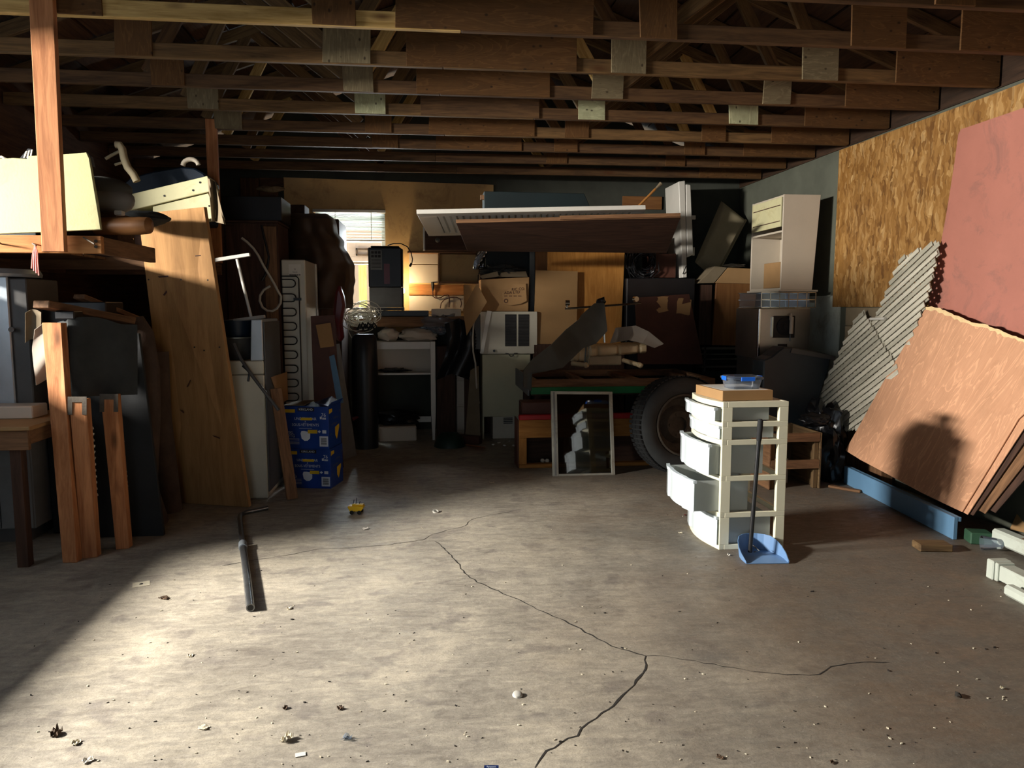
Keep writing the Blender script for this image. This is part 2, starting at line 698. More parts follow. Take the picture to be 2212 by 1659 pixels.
MT['applwhite'] = mk('appliance_white', srgb(196, 190, 172), 0.3, var=0.07, bump=0.02)
MT['creamappl'] = mk('cream_appliance_steel', srgb(186, 182, 150), 0.4, var=0.08, bump=0.03)
MT['offwhite'] = mk('off_white_melamine', srgb(190, 178, 160), 0.5, var=0.05)
MT['dkgrey'] = mk('dark_grey_steel', srgb(78, 76, 74), 0.5, var=0.2)
MT['grey'] = mk('grey_paint', srgb(116, 116, 114), 0.6, var=0.2)
MT['black'] = mk('black_plastic', srgb(24, 24, 26), 0.4, var=0.3)
MT['blackmat'] = mk('black_rubber', srgb(34, 35, 36), 0.8, var=0.3, bump=0.2)
MT['tire'] = mk('tyre_rubber', srgb(52, 54, 54), 0.75, var=0.3, vs=6, bump=0.2, bs=120)
MT['rust'] = mk('rusty_steel', srgb(78, 70, 60), 0.8, metal=0.1, var=0.4, vs=14, bump=0.3)
MT['bag'] = mk('black_bin_bag', srgb(18, 19, 22), 0.28, var=0.2, bump=0.4, bs=14)
MT['steel'] = mk('brushed_steel', srgb(172, 172, 168), 0.32, metal=0.9, var=0.12)
MT['chrome'] = mk('chrome', srgb(210, 208, 202), 0.15, metal=1.0, var=0.05, bump=0)
MT['alu'] = mk('aluminium_frame', srgb(176, 174, 162), 0.4, metal=0.6, var=0.2, dirt=srgb(110, 106, 92))
MT['galv'] = mk('galvanised_steel', srgb(176, 184, 190), 0.4, metal=0.5, var=0.15)
MT['pipe'] = mk('steel_pipe', srgb(120, 122, 124), 0.3, metal=0.85, var=0.3, vs=9)
MT['cardboard'] = mk('cardboard', srgb(160, 124, 82), 0.85, var=0.10)
MT['greycard'] = mk('greyish_cardboard', srgb(120, 106, 84), 0.85, var=0.15)
MT['paper'] = mk('white_paper', srgb(214, 208, 196), 0.8, var=0.05)
MT['tarp'] = mk('dark_grey_tarpaulin', srgb(58, 60, 60), 0.95, var=0.25, bump=0.2, bs=30, spec=0.1)
MT['foam'] = mk('dark_grey_foam_sheet', srgb(72, 72, 66), 0.8, var=0.2)
MT['foamlight'] = mk('pale_grey_underlay', srgb(140, 130, 118), 0.8, var=0.12)
MT['hide'] = translucent('brown_hide_cover', srgb(92, 66, 42), 0.0, 0.6, 0.35)
MT['carpet'] = mk('brown_carpet_backing', srgb(72, 56, 46), 0.95, var=0.35, vs=9, bump=0.5, bs=60)
MT['navy'] = mk('navy_vinyl', srgb(22, 38, 56), 0.45, var=0.2)
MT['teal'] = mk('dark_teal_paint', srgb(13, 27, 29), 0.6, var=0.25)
MT['darkblue'] = mk('dark_blue_grey_plastic', srgb(44, 52, 58), 0.45, var=0.2, bump=0.06)
MT['maroon'] = mk('maroon_vinyl', srgb(96, 28, 34), 0.35, var=0.2)
MT['red'] = mk('red_edge_paint', srgb(168, 26, 30), 0.5, var=0.15)
MT['green'] = mk('green_edge_paint', srgb(20, 104, 56), 0.5, var=0.15)
MT['orangewood'] = wood('varnished_orange_timber', srgb(140, 92, 40), srgb(172, 118, 60), dirt=0.2)
MT['vinyl'] = mk('cream_vinyl', srgb(200, 176, 136), 0.4, var=0.10, bump=0.4, bs=18)
MT['beigefab'] = mk('beige_fabric', srgb(176, 162, 132), 0.85, var=0.12, bump=0.3, bs=140)
MT['lattice_grey'] = wood('greyer_lattice_lath', srgb(150, 146, 130), srgb(186, 180, 162), dirt=0.3, dark=(0.14, 0.10, 0.08, 1))
MT['boxgreen'] = mk('dull_green_metal', srgb(50, 84, 62), 0.6, var=0.2)
MT['lattice'] = wood('weathered_lattice_lath', srgb(178, 172, 154), srgb(212, 206, 188), dirt=0.25, dark=(0.16, 0.12, 0.09, 1))
MT['luan'] = plywood('luan_plywood', srgb(184, 132, 100), srgb(206, 158, 124), dirt=0.35, dark=srgb(150, 112, 84), sc=0.9)
MT['pink'] = mk('pink_painted_hardboard', srgb(176, 114, 98), 0.6, var=0.08, vs=3, dirt=srgb(128, 94, 86))
MT['torn'] = mk('torn_paper_edge', srgb(226, 196, 146), 0.9, var=0.12, vs=30)
MT['bluepaint'] = mk('blue_painted_board', srgb(96, 134, 166), 0.5, var=0.08)
MT['post'] = mk('greenish_white_paint', srgb(190, 196, 184), 0.55, var=0.10, dirt=srgb(142, 136, 120))
MT['towerframe'] = mk('ivory_plastic', srgb(226, 222, 196), 0.4, var=0.05, bump=0.02)
MT['drawer'] = translucent('frosted_drawer_plastic', srgb(230, 236, 232), 0.22, 0.25, 0.5)
MT['drawerfront'] = translucent('frosted_front_plastic', srgb(232, 242, 246), 0.12, 0.25, 0.2)
MT['clear'] = translucent('clear_box_plastic', srgb(190, 205, 225), 0.74, 0.1)
MT['clipblue'] = mk('blue_clip', srgb(30, 104, 220), 0.35, var=0.05)
MT['panblue'] = mk('blue_dustpan_plastic', srgb(104, 138, 180), 0.45, var=0.06, bump=0.02)
MT['boxblue'] = mk('printed_blue_carton', srgb(18, 58, 138), 0.4, var=0.22, vs=2.5, bump=0.02)
MT['boxdk'] = mk('printed_dark_blue_carton', srgb(14, 34, 84), 0.45, var=0.25, vs=2.5, bump=0.02)
MT['inkwhite'] = mk('white_print', srgb(206, 212, 222), 0.5, var=0.02, bump=0)
MT['inkyellow'] = mk('yellow_print', srgb(216, 178, 30), 0.5, var=0.05, bump=0)
MT['inkblack'] = mk('black_print', srgb(26, 22, 22), 0.6, var=0.05, bump=0)
MT['inkbrown'] = mk('dark_brown_print', srgb(66, 34, 26), 0.7, var=0.05, bump=0)
MT['yellow'] = mk('yellow_toy_plastic', srgb(226, 178, 30), 0.4, var=0.06)
MT['siding'] = mk('pinkish_siding', srgb(224, 186, 160), 0.7, var=0.06)
MT['bounce_ground'] = mk('pale_bounce_ground', srgb(206, 206, 190), 0.9, var=0.12, vs=9)  # unseen ground made pale so bounced sun brightens the house wall
MT['yellowwood'] = wood('yellow_new_timber', srgb(214, 196, 110), srgb(236, 224, 150), dirt=0.05)
MT['blind'] = translucent('blind_slat_vinyl', srgb(214, 216, 204), 0.05, 0.4)
MT['glass'] = glass('window_glass', refl=0.06)
MT['darkglass'] = glass('dusty_storm_glass', (0.30, 0.31, 0.30, 1), 0.11, 0.03)
MT['wire'] = mk('pale_wire', srgb(190, 182, 166), 0.45, var=0.05, bump=0)
MT['orange'] = mk('orange_plastic', srgb(222, 120, 30), 0.5, var=0.1)
MT['foil'] = mk('crumpled_foil', srgb(190, 192, 196), 0.2, metal=1.0, var=0.1, bump=1.0, bs=12)
MT['greenpl'] = mk('dark_green_plastic', srgb(16, 44, 34), 0.5, var=0.2)
MT['insul'] = mk('old_insulation', srgb(150, 128, 98), 0.95, var=0.5, vs=12, bump=0.8, bs=20)
MT['leaf'] = mk('dry_leaf', srgb(84, 64, 46), 0.8, var=0.4, vs=30)
MT['litter'] = mk('pale_scrap', srgb(206, 196, 172), 0.8, var=0.2, vs=30)
MT['pinkcord'] = mk('pink_cord', srgb(220, 130, 120), 0.7, var=0.1, bump=0)

# ------------------------------------------------------------------ the setting
XL, XR, YB, YF, ZC = -3.14, 3.90, 9.15, -1.6, 3.0
XM, ZRIDGE = 0.38, 4.45
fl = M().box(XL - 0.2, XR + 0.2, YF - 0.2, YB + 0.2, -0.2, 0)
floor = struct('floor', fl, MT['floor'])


def ribbon(pts, wd, seed):
    """a thin dirt-filled crack following image points on the slab"""
    m = M()
    rnd = random.Random(seed)
    P = [PZ(u, v, 0.0) for u, v in pts]
    fine = [P[0]]
    for a, b in zip(P[:-1], P[1:]):
        k = max(2, int((b - a).length / 0.035))
        d = (b - a)
        sd_ = V((-d.y, d.x, 0)).normalized()
        for i in range(1, k + 1):
            fine.append(a + d * (i / k) + sd_ * (rnd.uniform(-1, 1) * 0.009 if i < k else 0))
    L, R = [], []
    for i, p in enumerate(fine):
        t = fine[min(i + 1, len(fine) - 1)] - fine[max(i - 1, 0)]
        sd_ = V((-t.y, t.x, 0)).normalized()
        ww = wd * rnd.uniform(0.35, 1.1) * (0.5 if i in (0, len(fine) - 1) else 1)
        L.append(p + sd_ * ww + V((0, 0, 0.0012)))
        R.append(p - sd_ * ww + V((0, 0, 0.0012)))
    n = len(fine)
    m.add(L + R, [(i, i + 1, n + i + 1, n + i) for i in range(n - 1)])
    return m


CR = [
    ([(940, 1170), (960, 1185), (985, 1212), (1003, 1238), (1030, 1258), (1062, 1272), (1100, 1288), (1150, 1310), (1195, 1332), (1240, 1352), (1290, 1380), (1340, 1402), (1395, 1417)], 0.0042),
    ([(1395, 1417), (1396, 1436), (1382, 1462), (1370, 1480), (1345, 1502), (1325, 1525), (1300, 1540), (1270, 1562), (1248, 1590), (1210, 1606), (1180, 1622), (1155, 1659)], 0.0055),
    ([(1395, 1417), (1450, 1420), (1500, 1427), (1560, 1440), (1640, 1452), (1700, 1458), (1770, 1457), (1795, 1440), (1830, 1434), (1920, 1431)], 0.0026),
    ([(480, 1222), (560, 1208), (640, 1196), (690, 1186), (760, 1184), (830, 1178), (915, 1166), (935, 1154)], 0.0026),
    ([(935, 1154), (970, 1144), (1005, 1136), (1020, 1122), (1060, 1112), (1110, 1104)], 0.0022),
]
for i, (p, wd) in enumerate(CR):
    sub(floor, 'crack', ribbon(p, wd, i), MT['crack'])

# back wall with its window opening
WX0, WX1, WZ0, WZ1 = -1.34, -0.52, 1.44, 2.62
b = M()
b.box(XL - 0.15, WX0, YB, YB + 0.15, 0, ZC + 0.1)
b.box(WX1, XR + 0.15, YB, YB + 0.15, 0, ZC + 0.1)
b.box(WX0, WX1, YB, YB + 0.15, 0, WZ0)
b.box(WX0, WX1, YB, YB + 0.15, WZ1, ZC + 0.1)
b.slab([(XL - 0.3, YB, ZC + 0.1), (XR + 0.3, YB, ZC + 0.1), (XM, YB, ZRIDGE + 0.05)], (0, 0.15, 0))
wall_back = struct('wall_back', b, MT['darkwall'])
# studs and boards left of the tan sheet
for u0, u1, v0, v1 in ((560, 612, 384, 402), (560, 600, 404, 426), (520, 560, 384, 470)):
    sub(wall_back, 'board', M().fbox(u0, u1, v0, v1, YB - 0.06, 0.05), MT['studwall'], 0.004)
sub(wall_back, 'insulation', M().blob(PY(582, 408, YB - 0.05), (0.16, 0.05, 0.04), 0.5, 4, 2, 3), MT['insul'], smooth=True)
# tan sheet around the window
s = M()
sx0, sx1 = PY(613, 400, YB - 0.03).x, PY(1066, 420, YB - 0.03).x
zt0, zt1 = PY(613, 383, YB - 0.03).z, PY(1066, 399, YB - 0.03).z
s.slab([(sx0, YB - 0.03, WZ1), (sx1, YB - 0.03, WZ1), (sx1, YB - 0.03, zt1), (sx0, YB - 0.03, zt0)], (0, 0.028, 0))
s.box(sx0, WX0, YB - 0.03, YB - 0.002, 1.2, WZ1)
s.box(WX1, sx1, YB - 0.03, YB - 0.002, 1.2, WZ1)
sub(wall_back, 'wall_sheet', s, MT['wallply'])

# window of the back wall
fr = M()
for (a, c, d, e) in ((WX0, WX0 + 0.05, WZ0, WZ1), (WX1 - 0.05, WX1, WZ0, WZ1), (WX0, WX1, WZ0, WZ0 + 0.05), (WX0, WX1, WZ1 - 0.05, WZ1), (WX0, WX1, 2.02, 2.055)):
    fr.box(a, c, YB + 0.03, YB + 0.09, d, e)
win = struct('window_1', fr, MT['white'], 0.004)
sub(win, 'pane', M().box(WX0 + 0.05, WX1 - 0.05, YB + 0.055, YB + 0.06, WZ0 + 0.05, WZ1 - 0.05), MT['glass'])
bl = T('window_blind', 'pale venetian blind drawn up in the top of the back window', 'blind')
bl.part('head_rail', M().box(WX0 - 0.02, WX1 + 0.01, YB - 0.075, YB - 0.032, WZ1 + 0.0, WZ1 + 0.035), MT['white'], 0.004)
for i in range(15):
    z = WZ1 - 0.012 - (i * 0.0175 if i < 11 else 0.19 + (i - 11) * 0.035)
    q = M()
    tl = math.radians(random.uniform(18, 30))
    x0_, x1_ = WX0 + 0.01, WX1 - 0.005
    q.ob(((x0_ + x1_) / 2, YB - 0.05, z), ((x1_ - x0_) / 2, 0, 0.003 * (i % 3 - 1)), (0, 0.013 * math.cos(tl), -0.013 * math.sin(tl)), (0, 0.0008, 0.0012))
    bl.part('slat', q, MT['blind'])
bl.part('bottom_rail', M().box(WX0 + 0.01, WX1 - 0.005, YB - 0.062, YB - 0.04, 2.285, 2.303), MT['white'], 0.003)
for x in (-1.1, -0.68):
    bl.part('ladder_cord', M().cyl((x, YB - 0.066, 2.29), (x, YB - 0.066, WZ1), 0.004, 6), MT['white'])
bl.done()

# right wall
wall_right = struct('wall_right', M().box(XR, XR + 0.15, YF, YB + 0.15, 0, ZC + 0.12), MT['cement'])
oz0 = PX(1798, 663, XR - 0.02).z
yo = PX(1806, 480, XR - 0.02).y
pts = [(XR - 0.02, yo, oz0), (XR - 0.02, yo, 2.985), (XR - 0.02, 4.9, 2.965), (XR - 0.02, 3.3, 2.97), (XR - 0.02, 3.3, oz0), ]
sub(wall_right, 'strand_board', M().slab(pts, (0.018, 0, 0), long=V((0, 0, 1))), MT['osb'])
sub(wall_right, 'strand_board', M().slab([(XR - 0.02, 3.295, oz0), (XR - 0.02, 3.295, 2.97), (XR - 0.02, 0.9, 2.97), (XR - 0.02, 0.9, oz0)], (0.018, 0, 0), long=V((0, 0, 1))), MT['osb'])
sub(wall_right, 'wall_sheet', M().box(XR - 0.012, XR, 6.72, 7.6, 0.0, oz0 + 0.11), MT['post'])
wl = M()
for (ya, yb, za, zb) in ((YF, 2.2, 0, ZC + 0.27), (5.1, YB, 0, ZC + 0.27), (2.2, 3.88, 0, 1.10), (3.88, 4.4, 0, 1.46), (4.4, 5.1, 0, 1.76), (2.2, 5.1, 2.8, ZC + 0.27)):  # unseen sill raised in steps to shade the floor beyond and the left pile
    wl.box(XL - 0.15, XL, ya, yb, za, zb)
struct('wall_left', wl, MT['studwall'])
wf = M()
for (a, c, d, e) in ((XL, 0 - 1.7, 0, ZC), (-0.1, XR, 0, ZC), (-1.7, -0.1, 2.4, ZC)):
    wf.box(a, c, YF - 0.1, YF, d, e)
wf.slab([(XL - 0.3, YF - 0.1, ZC), (XR + 0.3, YF - 0.1, ZC), (XM, YF - 0.1, ZRIDGE + 0.05)], (0, 0.1, 0))
struct('wall_front', wf, MT['studwall'])
win2 = M()
for (a, c, d, e) in ((2.2, 2.26, 1.10, 2.8), (5.05, 5.1, 1.76, 2.8), (2.2, 3.88, 1.10, 1.13), (3.88, 4.4, 1.46, 1.485), (4.4, 5.1, 1.76, 1.785), (2.2, 5.1, 2.76, 2.8)):  # frame follows the sill steps shaped for that shade
    win2.box(XL - 0.11, XL - 0.04, a, c, d, e)
struct('window_2', win2, MT['white'], 0.004)

# roof boards
rf = M()
zo = ZC + 0.11 + 0.089
for sx in (-1, 1):
    xe = XL - 0.35 if sx < 0 else XR + 0.35
    rf.slab([(xe, YF - 0.2, ZC + 0.16), (xe, YB + 0.3, ZC + 0.16), (XM, YB + 0.3, ZRIDGE + 0.13), (XM, YF - 0.2, ZRIDGE + 0.13)], (0, 0, 0.04), long=V((0, 1, 0)))
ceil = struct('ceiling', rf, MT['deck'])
sl = (ZRIDGE - ZC - 0.03) / (XM - XL)
# a few roof boards that show between the trusses
for sx in (-1, 1):
    for k in range(13):
        xa = XM + sx * (0.15 + k * 0.27)
        xb = xa + sx * 0.25
        za, zb = [ZRIDGE + 0.105 - abs(x - XM) * (ZRIDGE - ZC - 0.03) / ((XM - XL + 0.35) if sx < 0 else (XR + 0.35 - XM)) for x in (xa, xb)]
        q = M().slab([(xa, 3.2, za), (xb, 3.2, zb), (xb, YB, zb), (xa, YB, za)], (0, 0, 0.018), long=V((0, 1, 0)))
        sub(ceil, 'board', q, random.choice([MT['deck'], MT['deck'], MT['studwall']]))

# outside the back window
struct('outdoor_ground', M().box(-9, 7, YB + 0.2, 22, -0.25, -0.05), MT['bounce_ground'])
hs = T('neighbour_house', 'pinkish sided house seen in the bright back window', 'house')
hb = M().box(-6, 2.5, 14.2, 17, -0.1, 5)
hs.part('wall', hb, MT['siding'])
for i in range(26):
    hs.part('siding_board', M().slab([(-6, 14.2, 0.2 + i * 0.16), (2.5, 14.2, 0.2 + i * 0.16), (2.5, 14.19, 0.36 + i * 0.16), (-6, 14.19, 0.36 + i * 0.16)], (0, -0.015, 0)), MT['siding'])
q = M()
wu0, wu1, wz0, wz1 = PY(768, 540, 14.1).x, PY(797, 540, 14.1).x, PY(780, 552, 14.1).z, PY(780, 536, 14.1).z
for (a, c, d, e) in ((wu0, wu0 + 0.03, wz0, wz1), (wu1 - 0.03, wu1, wz0, wz1), (wu0, wu1, wz0, wz0 + 0.03), (wu0, wu1, wz1 - 0.03, wz1)):
    q.box(a, c, 14.12, 14.17, d, e)
hs.part('vent_frame', q, MT['brown'])
hs.done()
q = M().fbox(775, 792, 566, 690, 11.5, 0.09, z0=-0.05)
solo('porch_post', 'pale yellow timber post standing outside the back window', 'post', q, MT['yellowwood'], bevel=0.004)

# ------------------------------------------------------------------ roof trusses
YK = [3.66 + 0.61 * k - 0.02 for k in range(9)]
ORD = ['nearest the camera', 'second from the camera', 'third from the camera', 'fourth from the camera', 'fifth from the camera', 'sixth from the camera', 'third from the back wall', 'second from the back wall', 'nearest the back wall']
TONE = ['joist_red', 'joist_pale', 'joist', 'joist_red', 'joist', 'joist_red', 'joist_red', 'joist_red', 'joist_red']
TONER = ['joist_red', 'joist_red', 'joist', 'joist_red', 'joist_red', 'joist', 'joist_red', 'joist_red', 'joist_red']
G1 = [None, (122, 220, -35, 62), (247, 328, 76, 140), (326, 398, 146, 200), (405, 472, 206, 250), (464, 523, 256, 288), None, None, None]
G1M = [None, 'gus_brown', 'gus_brown', 'gus_brown', 'gus_grey', 'gus_grey', None, None, None]
G2 = [None, (674, 768, -20, 84), (696, 800, 90, 158), (742, 807, 164, 215), (767, 833, 220, 259), (788, 846, 264, 297), (804, 860, 300, 329), None, None]
G2M = [None, 'gus_brown', 'gus_grey', 'gus_grey', 'gus_pale', 'gus_brown', 'gus_brown', None, None]
GC = [(1180, 1560, -60, 5), (853, 1282, -40, 92), (878, 1246, 98, 172), (900, 1188, 172, 228), (909, 1165, 229, 273), (926, 1155, 274, 308), (942, 1127, 309, 336), None, None]
GCM = ['gus_brown', 'gus_brown', 'gus_brown', 'gus_brown', 'joist_red', 'gus_brown', 'gus_brown', None, None]
G3 = [(1462, 1550, -40, 20), (1384, 1464, 30, 112), (1321, 1396, 118, 182), (1278, 1346, 186, 233), (1250, 1307, 236, 275), (1220, 1272, 282, 311), (1198, 1248, 316, 342), (1180, 1225, 345, 362), None]
G3M = ['gus_brown', 'gus_brown', 'gus_grey', 'gus_grey', 'gus_pale', 'gus_brown', 'gus_brown', 'gus_brown', None]
G4 = [(2022, 2110, -40, 32), (1840, 1958, 46, 134), (1734, 1811, 136, 196), (1648, 1708, 200, 243), (1576, 1638, 248, 286), (1516, 1568, 288, 320), (1478, 1523, 320, 348), (1438, 1480, 350, 368), None]
G4M = ['gus_brown', 'gus_brown', 'gus_grey', 'gus_grey', 'gus_pale', 'gus_brown', 'gus_brown', 'gus_brown', None]
for k, y in enumerate(YK):
    tr = T('roof_truss', 'old timber roof truss with plywood gussets, %s' % ORD[k], 'roof truss', 'roof trusses under the roof boards')
    z0 = ZC + 0.004 * math.sin(k * 2.1)
    cut = XM + random.uniform(-0.4, 0.5)
    e0, e1 = XL + 0.01, XR - 0.03
    a = M().bar((e0, y, z0 + 0.045), (cut, y, z0 + 0.045), 0.038, 0.089)
    tr.part('bottom_chord', a, MT[TONE[k]], 0.004)
    a = M().bar((cut + 0.002, y, z0 + 0.045), (e1, y, z0 + 0.045), 0.038, 0.089)
    tr.part('bottom_chord', a, MT[TONER[k]], 0.004)

    def ztop(x):
        return ZRIDGE + 0.02 - abs(x - XM) * (ZRIDGE - ZC - 0.02) / ((XM - XL + 0.35) if x < XM else (XR + 0.35 - XM))
    for xe in (e0, e1):
        tr.part('top_chord', M().bar((xe, y + 0.0, ztop(xe) + 0.03), (XM, y, ztop(XM) + 0.03), 0.038, 0.089), MT['web'], 0.003)
    for (xa, xb) in ((-0.54, -1.45), (-0.50, XM - 0.05), (1.30, XM + 0.05), (1.33, 2.25), (-1.85, -1.50), (2.62, 2.28)):
        j = random.uniform(-0.05, 0.05)
        tr.part('web', M().bar((xa + j, y, z0 + 0.09), (xb, y, ztop(xb)), 0.085, 0.034, up=V((0, 1, 0))), MT[random.choice(['web', 'web', 'joist', 'joist_red', 'joist_pale'])], 0.003)
    for tab, tm, nm in ((G1, G1M, 'gusset_plate'), (G2, G2M, 'gusset_plate'), (GC, GCM, 'splice_plate'), (G3, G3M, 'gusset_plate'), (G4, G4M, 'gusset_plate')):
        if not tab[k]:
            continue
        u0, u1, v0, v1 = tab[k]
        yf = y - 0.019 - 0.014
        x0, x1, za, zb = RC(u0, u1, v0, v1, yf)
        za = z0 + 0.004
        zb = za + {'gusset_plate': 0.235, 'splice_plate': 0.33}[nm] * (1.0 if k < 4 else 0.9)
        jj = random.uniform(-0.012, 0.012)
        q = M().slab([(x0, yf, za), (x1, yf, za + jj * 0.3), (x1 + jj * 0.5, yf, zb), (x0 + jj, yf, zb - abs(jj))], (0, 0.0135, 0), long=V((1, 0, 0.0)) if nm == 'splice_plate' or random.random() < 0.35 else V((0.02, 0, 1)))
        tr.part(nm, q, MT[tm[k]], 0.0015)
    # heel plates above the right wall
    hx = e1 - 0.75
    tr.part('heel_plate', M().slab([(hx, y - 0.032, z0 + 0.004), (e1, y - 0.032, z0 + 0.004), (e1, y - 0.032, ztop(e1) + 0.03), (hx, y - 0.032, min(ztop(hx), z0 + 0.26))], (0, 0.0125, 0), long=V((1, 0, 0))), MT['gus_brown'], 0.0015)
    tr.done()

# dark strip added on the right wall top, darkening the lit gaps between trusses
sub(wall_right, 'dark_top_strip', M().box(XR - 0.012, XR + 0.05, YF, YB, ZC - 0.005, ZC + 0.4), MT['deck'])


def rot_box(m, c, rz, lx, ly, z0, z1):
    ex = V((math.cos(rz), math.sin(rz), 0)) * lx / 2
    ey = V((-math.sin(rz), math.cos(rz), 0)) * ly / 2
    return m.ob((c[0], c[1], (z0 + z1) / 2), ex, ey, (0, 0, (z1 - z0) / 2))


# ================================================================== drawer tower (right of centre)
TX0, TX1, TY0, TY1 = PZ(1553, 1188).x, PZ(1690, 1184).x, PZ(1553, 1188).y, PZ(1478, 1134).y
TX1 = TX0 + 0.42


def tz(v):
    return max(0.0, PY(1565, v, TY0).z)


tw = T('drawer_tower', 'ivory plastic tower of five frosted drawers pulled partly open', 'drawer unit')
lv = [tz(1187), tz(1108), tz(1029), tz(951), tz(912), tz(869)]
lv[0] = 0.0
RAILH = 0.032
for i, z in enumerate(lv):
    h = 0.034 if i == 5 else RAILH
    za = z if i == 0 else z - h
    q = M()
    ww = 0.05
    # ring frame with a bowed front edge towards -X
    nb = 10
    for sy in (TY0, TY1):
        q.box(TX0 + 0.031, TX1, sy - (0 if sy == TY0 else 0.022), sy + (0.022 if sy == TY0 else 0), za, za + h)
    q.box(TX1 - 0.022, TX1, TY0 + 0.0225, TY1 - 0.0225, za, za + h)
    outer = [V((TX0 - 0.045 * math.sin(math.pi * t / nb), TY0 + (TY1 - TY0) * t / nb, za)) for t in range(nb + 1)]
    inner = [V((TX0 + 0.03, TY1 - 0.001, za)), V((TX0 + 0.03, TY0 + 0.001, za))]
    if i == 5:
        inner = [V((TX0 + 0.03, TY1, za)), V((TX0 + 0.03, TY0, za))]
        q.box(TX0 + 0.031, TX1 - 0.0225, TY0 + 0.0225, TY1 - 0.0225, za + h * 0.6, za + h * 0.95)
    q.slab(outer + inner, (0, 0, h))
    tw.part('top_panel' if i == 5 else ('base_frame' if i == 0 else 'shelf_frame'), q, MT['towerframe'], 0.002)
for i in range(5):
    za, zb = lv[i] + (RAILH if i == 0 else 0), lv[i + 1] - (0.034 if i == 4 else RAILH)
    for (px, wx) in ((TX0, 0.062), (TX1 - 0.058, 0.058)):
        for sy in (0, 1):
            y0_ = TY0 if sy == 0 else TY1 - 0.03
            q = M().box(px, px + wx, y0_, y0_ + 0.03, za, zb)
            tw.part('post', q, MT['towerframe'], 0.002)
pull = [0.012, 0.165, 0.075, 0.012, 0.045]
for i in range(5):
    za, zb = lv[i] + (0.03 if i == 0 else 0.006), lv[i + 1] - (0.04 if i == 4 else 0.032)
    p = pull[i]
    y0_, y1_ = TY0 + 0.034, TY1 - 0.034
    x0_, x1_ = TX0 + 0.005 - p, TX0 + 0.355 - p
    th = 0.0022
    d = tw.part('drawer', M().box(x0_, x1_, y0_, y1_, za, za + th)
                .box(x0_, x1_, y0_, y0_ + th, za + th, zb).box(x0_, x1_, y1_ - th, y1_, za + th, zb)
                .box(x1_ - th, x1_, y0_ + th, y1_ - th, za + th, zb), MT['drawer'])
    # bowed front with raised side bands
    fy0, fy1 = TY0 + 0.008, TY1 - 0.008

    def front(a, c, off=0.0):
        yy = fy0 + (fy1 - fy0) * a
        bow = 0.045 * math.sin(math.pi * a)
        step = 0.012 if 0.24 < a < 0.80 else 0.0
        return V((x0_ - 0.004 - bow + step - off, yy, za + (zb + 0.004 - za) * c))
    tw.part('drawer_front', M().grid(front, 25, 2, 0.003), MT['drawerfront'], of=d, smooth=False)
    lip = M()
    lp = [front(a / 12, 1.0, 0.010) for a in range(13)]
    lb = [front(a / 12, 1.0, -0.014) for a in range(12, -1, -1)]
    lip.slab([V((p_.x, p_.y, zb - 0.012)) for p_ in lp + lb], (0, 0, 0.018))
    tw.part('front_lip', lip, MT['drawerfront'], of=d)
tw.done()
# small things lying in the drawers
q = M().lathe((TX0 + 0.20, TY0 + 0.16, lv[2] + 0.02), (0, 0, 1), [(0.05, 0), (0.068, 0.0), (0.072, 0.012), (0.068, 0.026), (0.05, 0.026), (0.046, 0.012), (0.05, 0)], 20)
solo('cable_coil', 'black coil lying in the middle drawer of the tower', 'cable', q, MT['black'], smooth=True)
hm = T('hammer', 'black hammer head with pale ends in the second drawer from the top', 'hammer')
hz = lv[3] + 0.03
hm.part('head', M().cyl((TX0 + 0.10, TY0 + 0.10, hz + 0.02), (TX0 + 0.19, TY0 + 0.10, hz + 0.02), 0.016, 10), MT['black'])
hm.part('face', M().cyl((TX0 + 0.082, TY0 + 0.10, hz + 0.02), (TX0 + 0.10, TY0 + 0.10, hz + 0.02), 0.019, 10), MT['steel'])
hm.part('handle', M().cyl((TX0 + 0.15, TY0 + 0.11, hz + 0.02), (TX0 + 0.17, TY0 + 0.36, hz), 0.011, 8), MT['brown'])
hm.done()
solo('ball', 'small pale ball in the second drawer from the bottom', 'ball', M().blob((TX0 + 0.08, TY0 + 0.08, lv[1] + 0.04), (0.016,) * 3, 0, 1, 2), MT['white'], smooth=True)
for i, (dx, dy, c, l) in enumerate(((0.10, 0.09, 'green', 'green'), (0.16, 0.08, 'red', 'red'), (0.22, 0.14, 'navy', 'dark blue'), (0.29, 0.10, 'greenpl', 'dark green'), (0.33, 0.2, 'grey', 'grey'))):
    q = M()
    rot_box(q, (TX0 + dx, TY0 + dy, 0), i * 0.7, 0.06, 0.035, lv[4] + 0.012, lv[4] + 0.012 + 0.03 + 0.008 * (i % 2))
    solo('toy_part', 'small %s plastic piece in the top drawer of the tower' % l, 'plastic piece', q, MT[c], bevel=0.003)
# flat carton on the tower and the clipped food box
A = PZ(1492, 868, lv[5]); B = PZ(1562, 866, lv[5]); C_ = PZ(1663, 863, lv[5])
ct = T('flat_carton', 'flat brown carton lying on top of the drawer tower', 'carton')
a = V((TX0 + 0.015, TY0 + 0.05, 0)); ux = V((1.0, 0.06, 0)).normalized() * 0.335; uy = V((-0.06, 1, 0)).normalized() * 0.40
zt = lv[5] + 0.001
ct.part('body', M().slab([a + V((0, 0, zt)), a + ux + V((0, 0, zt)), a + ux + uy + V((0, 0, zt)), a + uy + V((0, 0, zt))], (0, 0, 0.062)), MT['cardboard'], 0.002)
ct.part('top_label', M().slab([a + ux * 0.06 + uy * 0.06 + V((0, 0, zt + 0.0622)), a + ux * 0.94 + uy * 0.06 + V((0, 0, zt + 0.0622)), a + ux * 0.94 + uy * 0.94 + V((0, 0, zt + 0.0622)), a + ux * 0.06 + uy * 0.94 + V((0, 0, zt + 0.0622))], (0, 0, 0.0006)), MT['paper'])
ct.done()
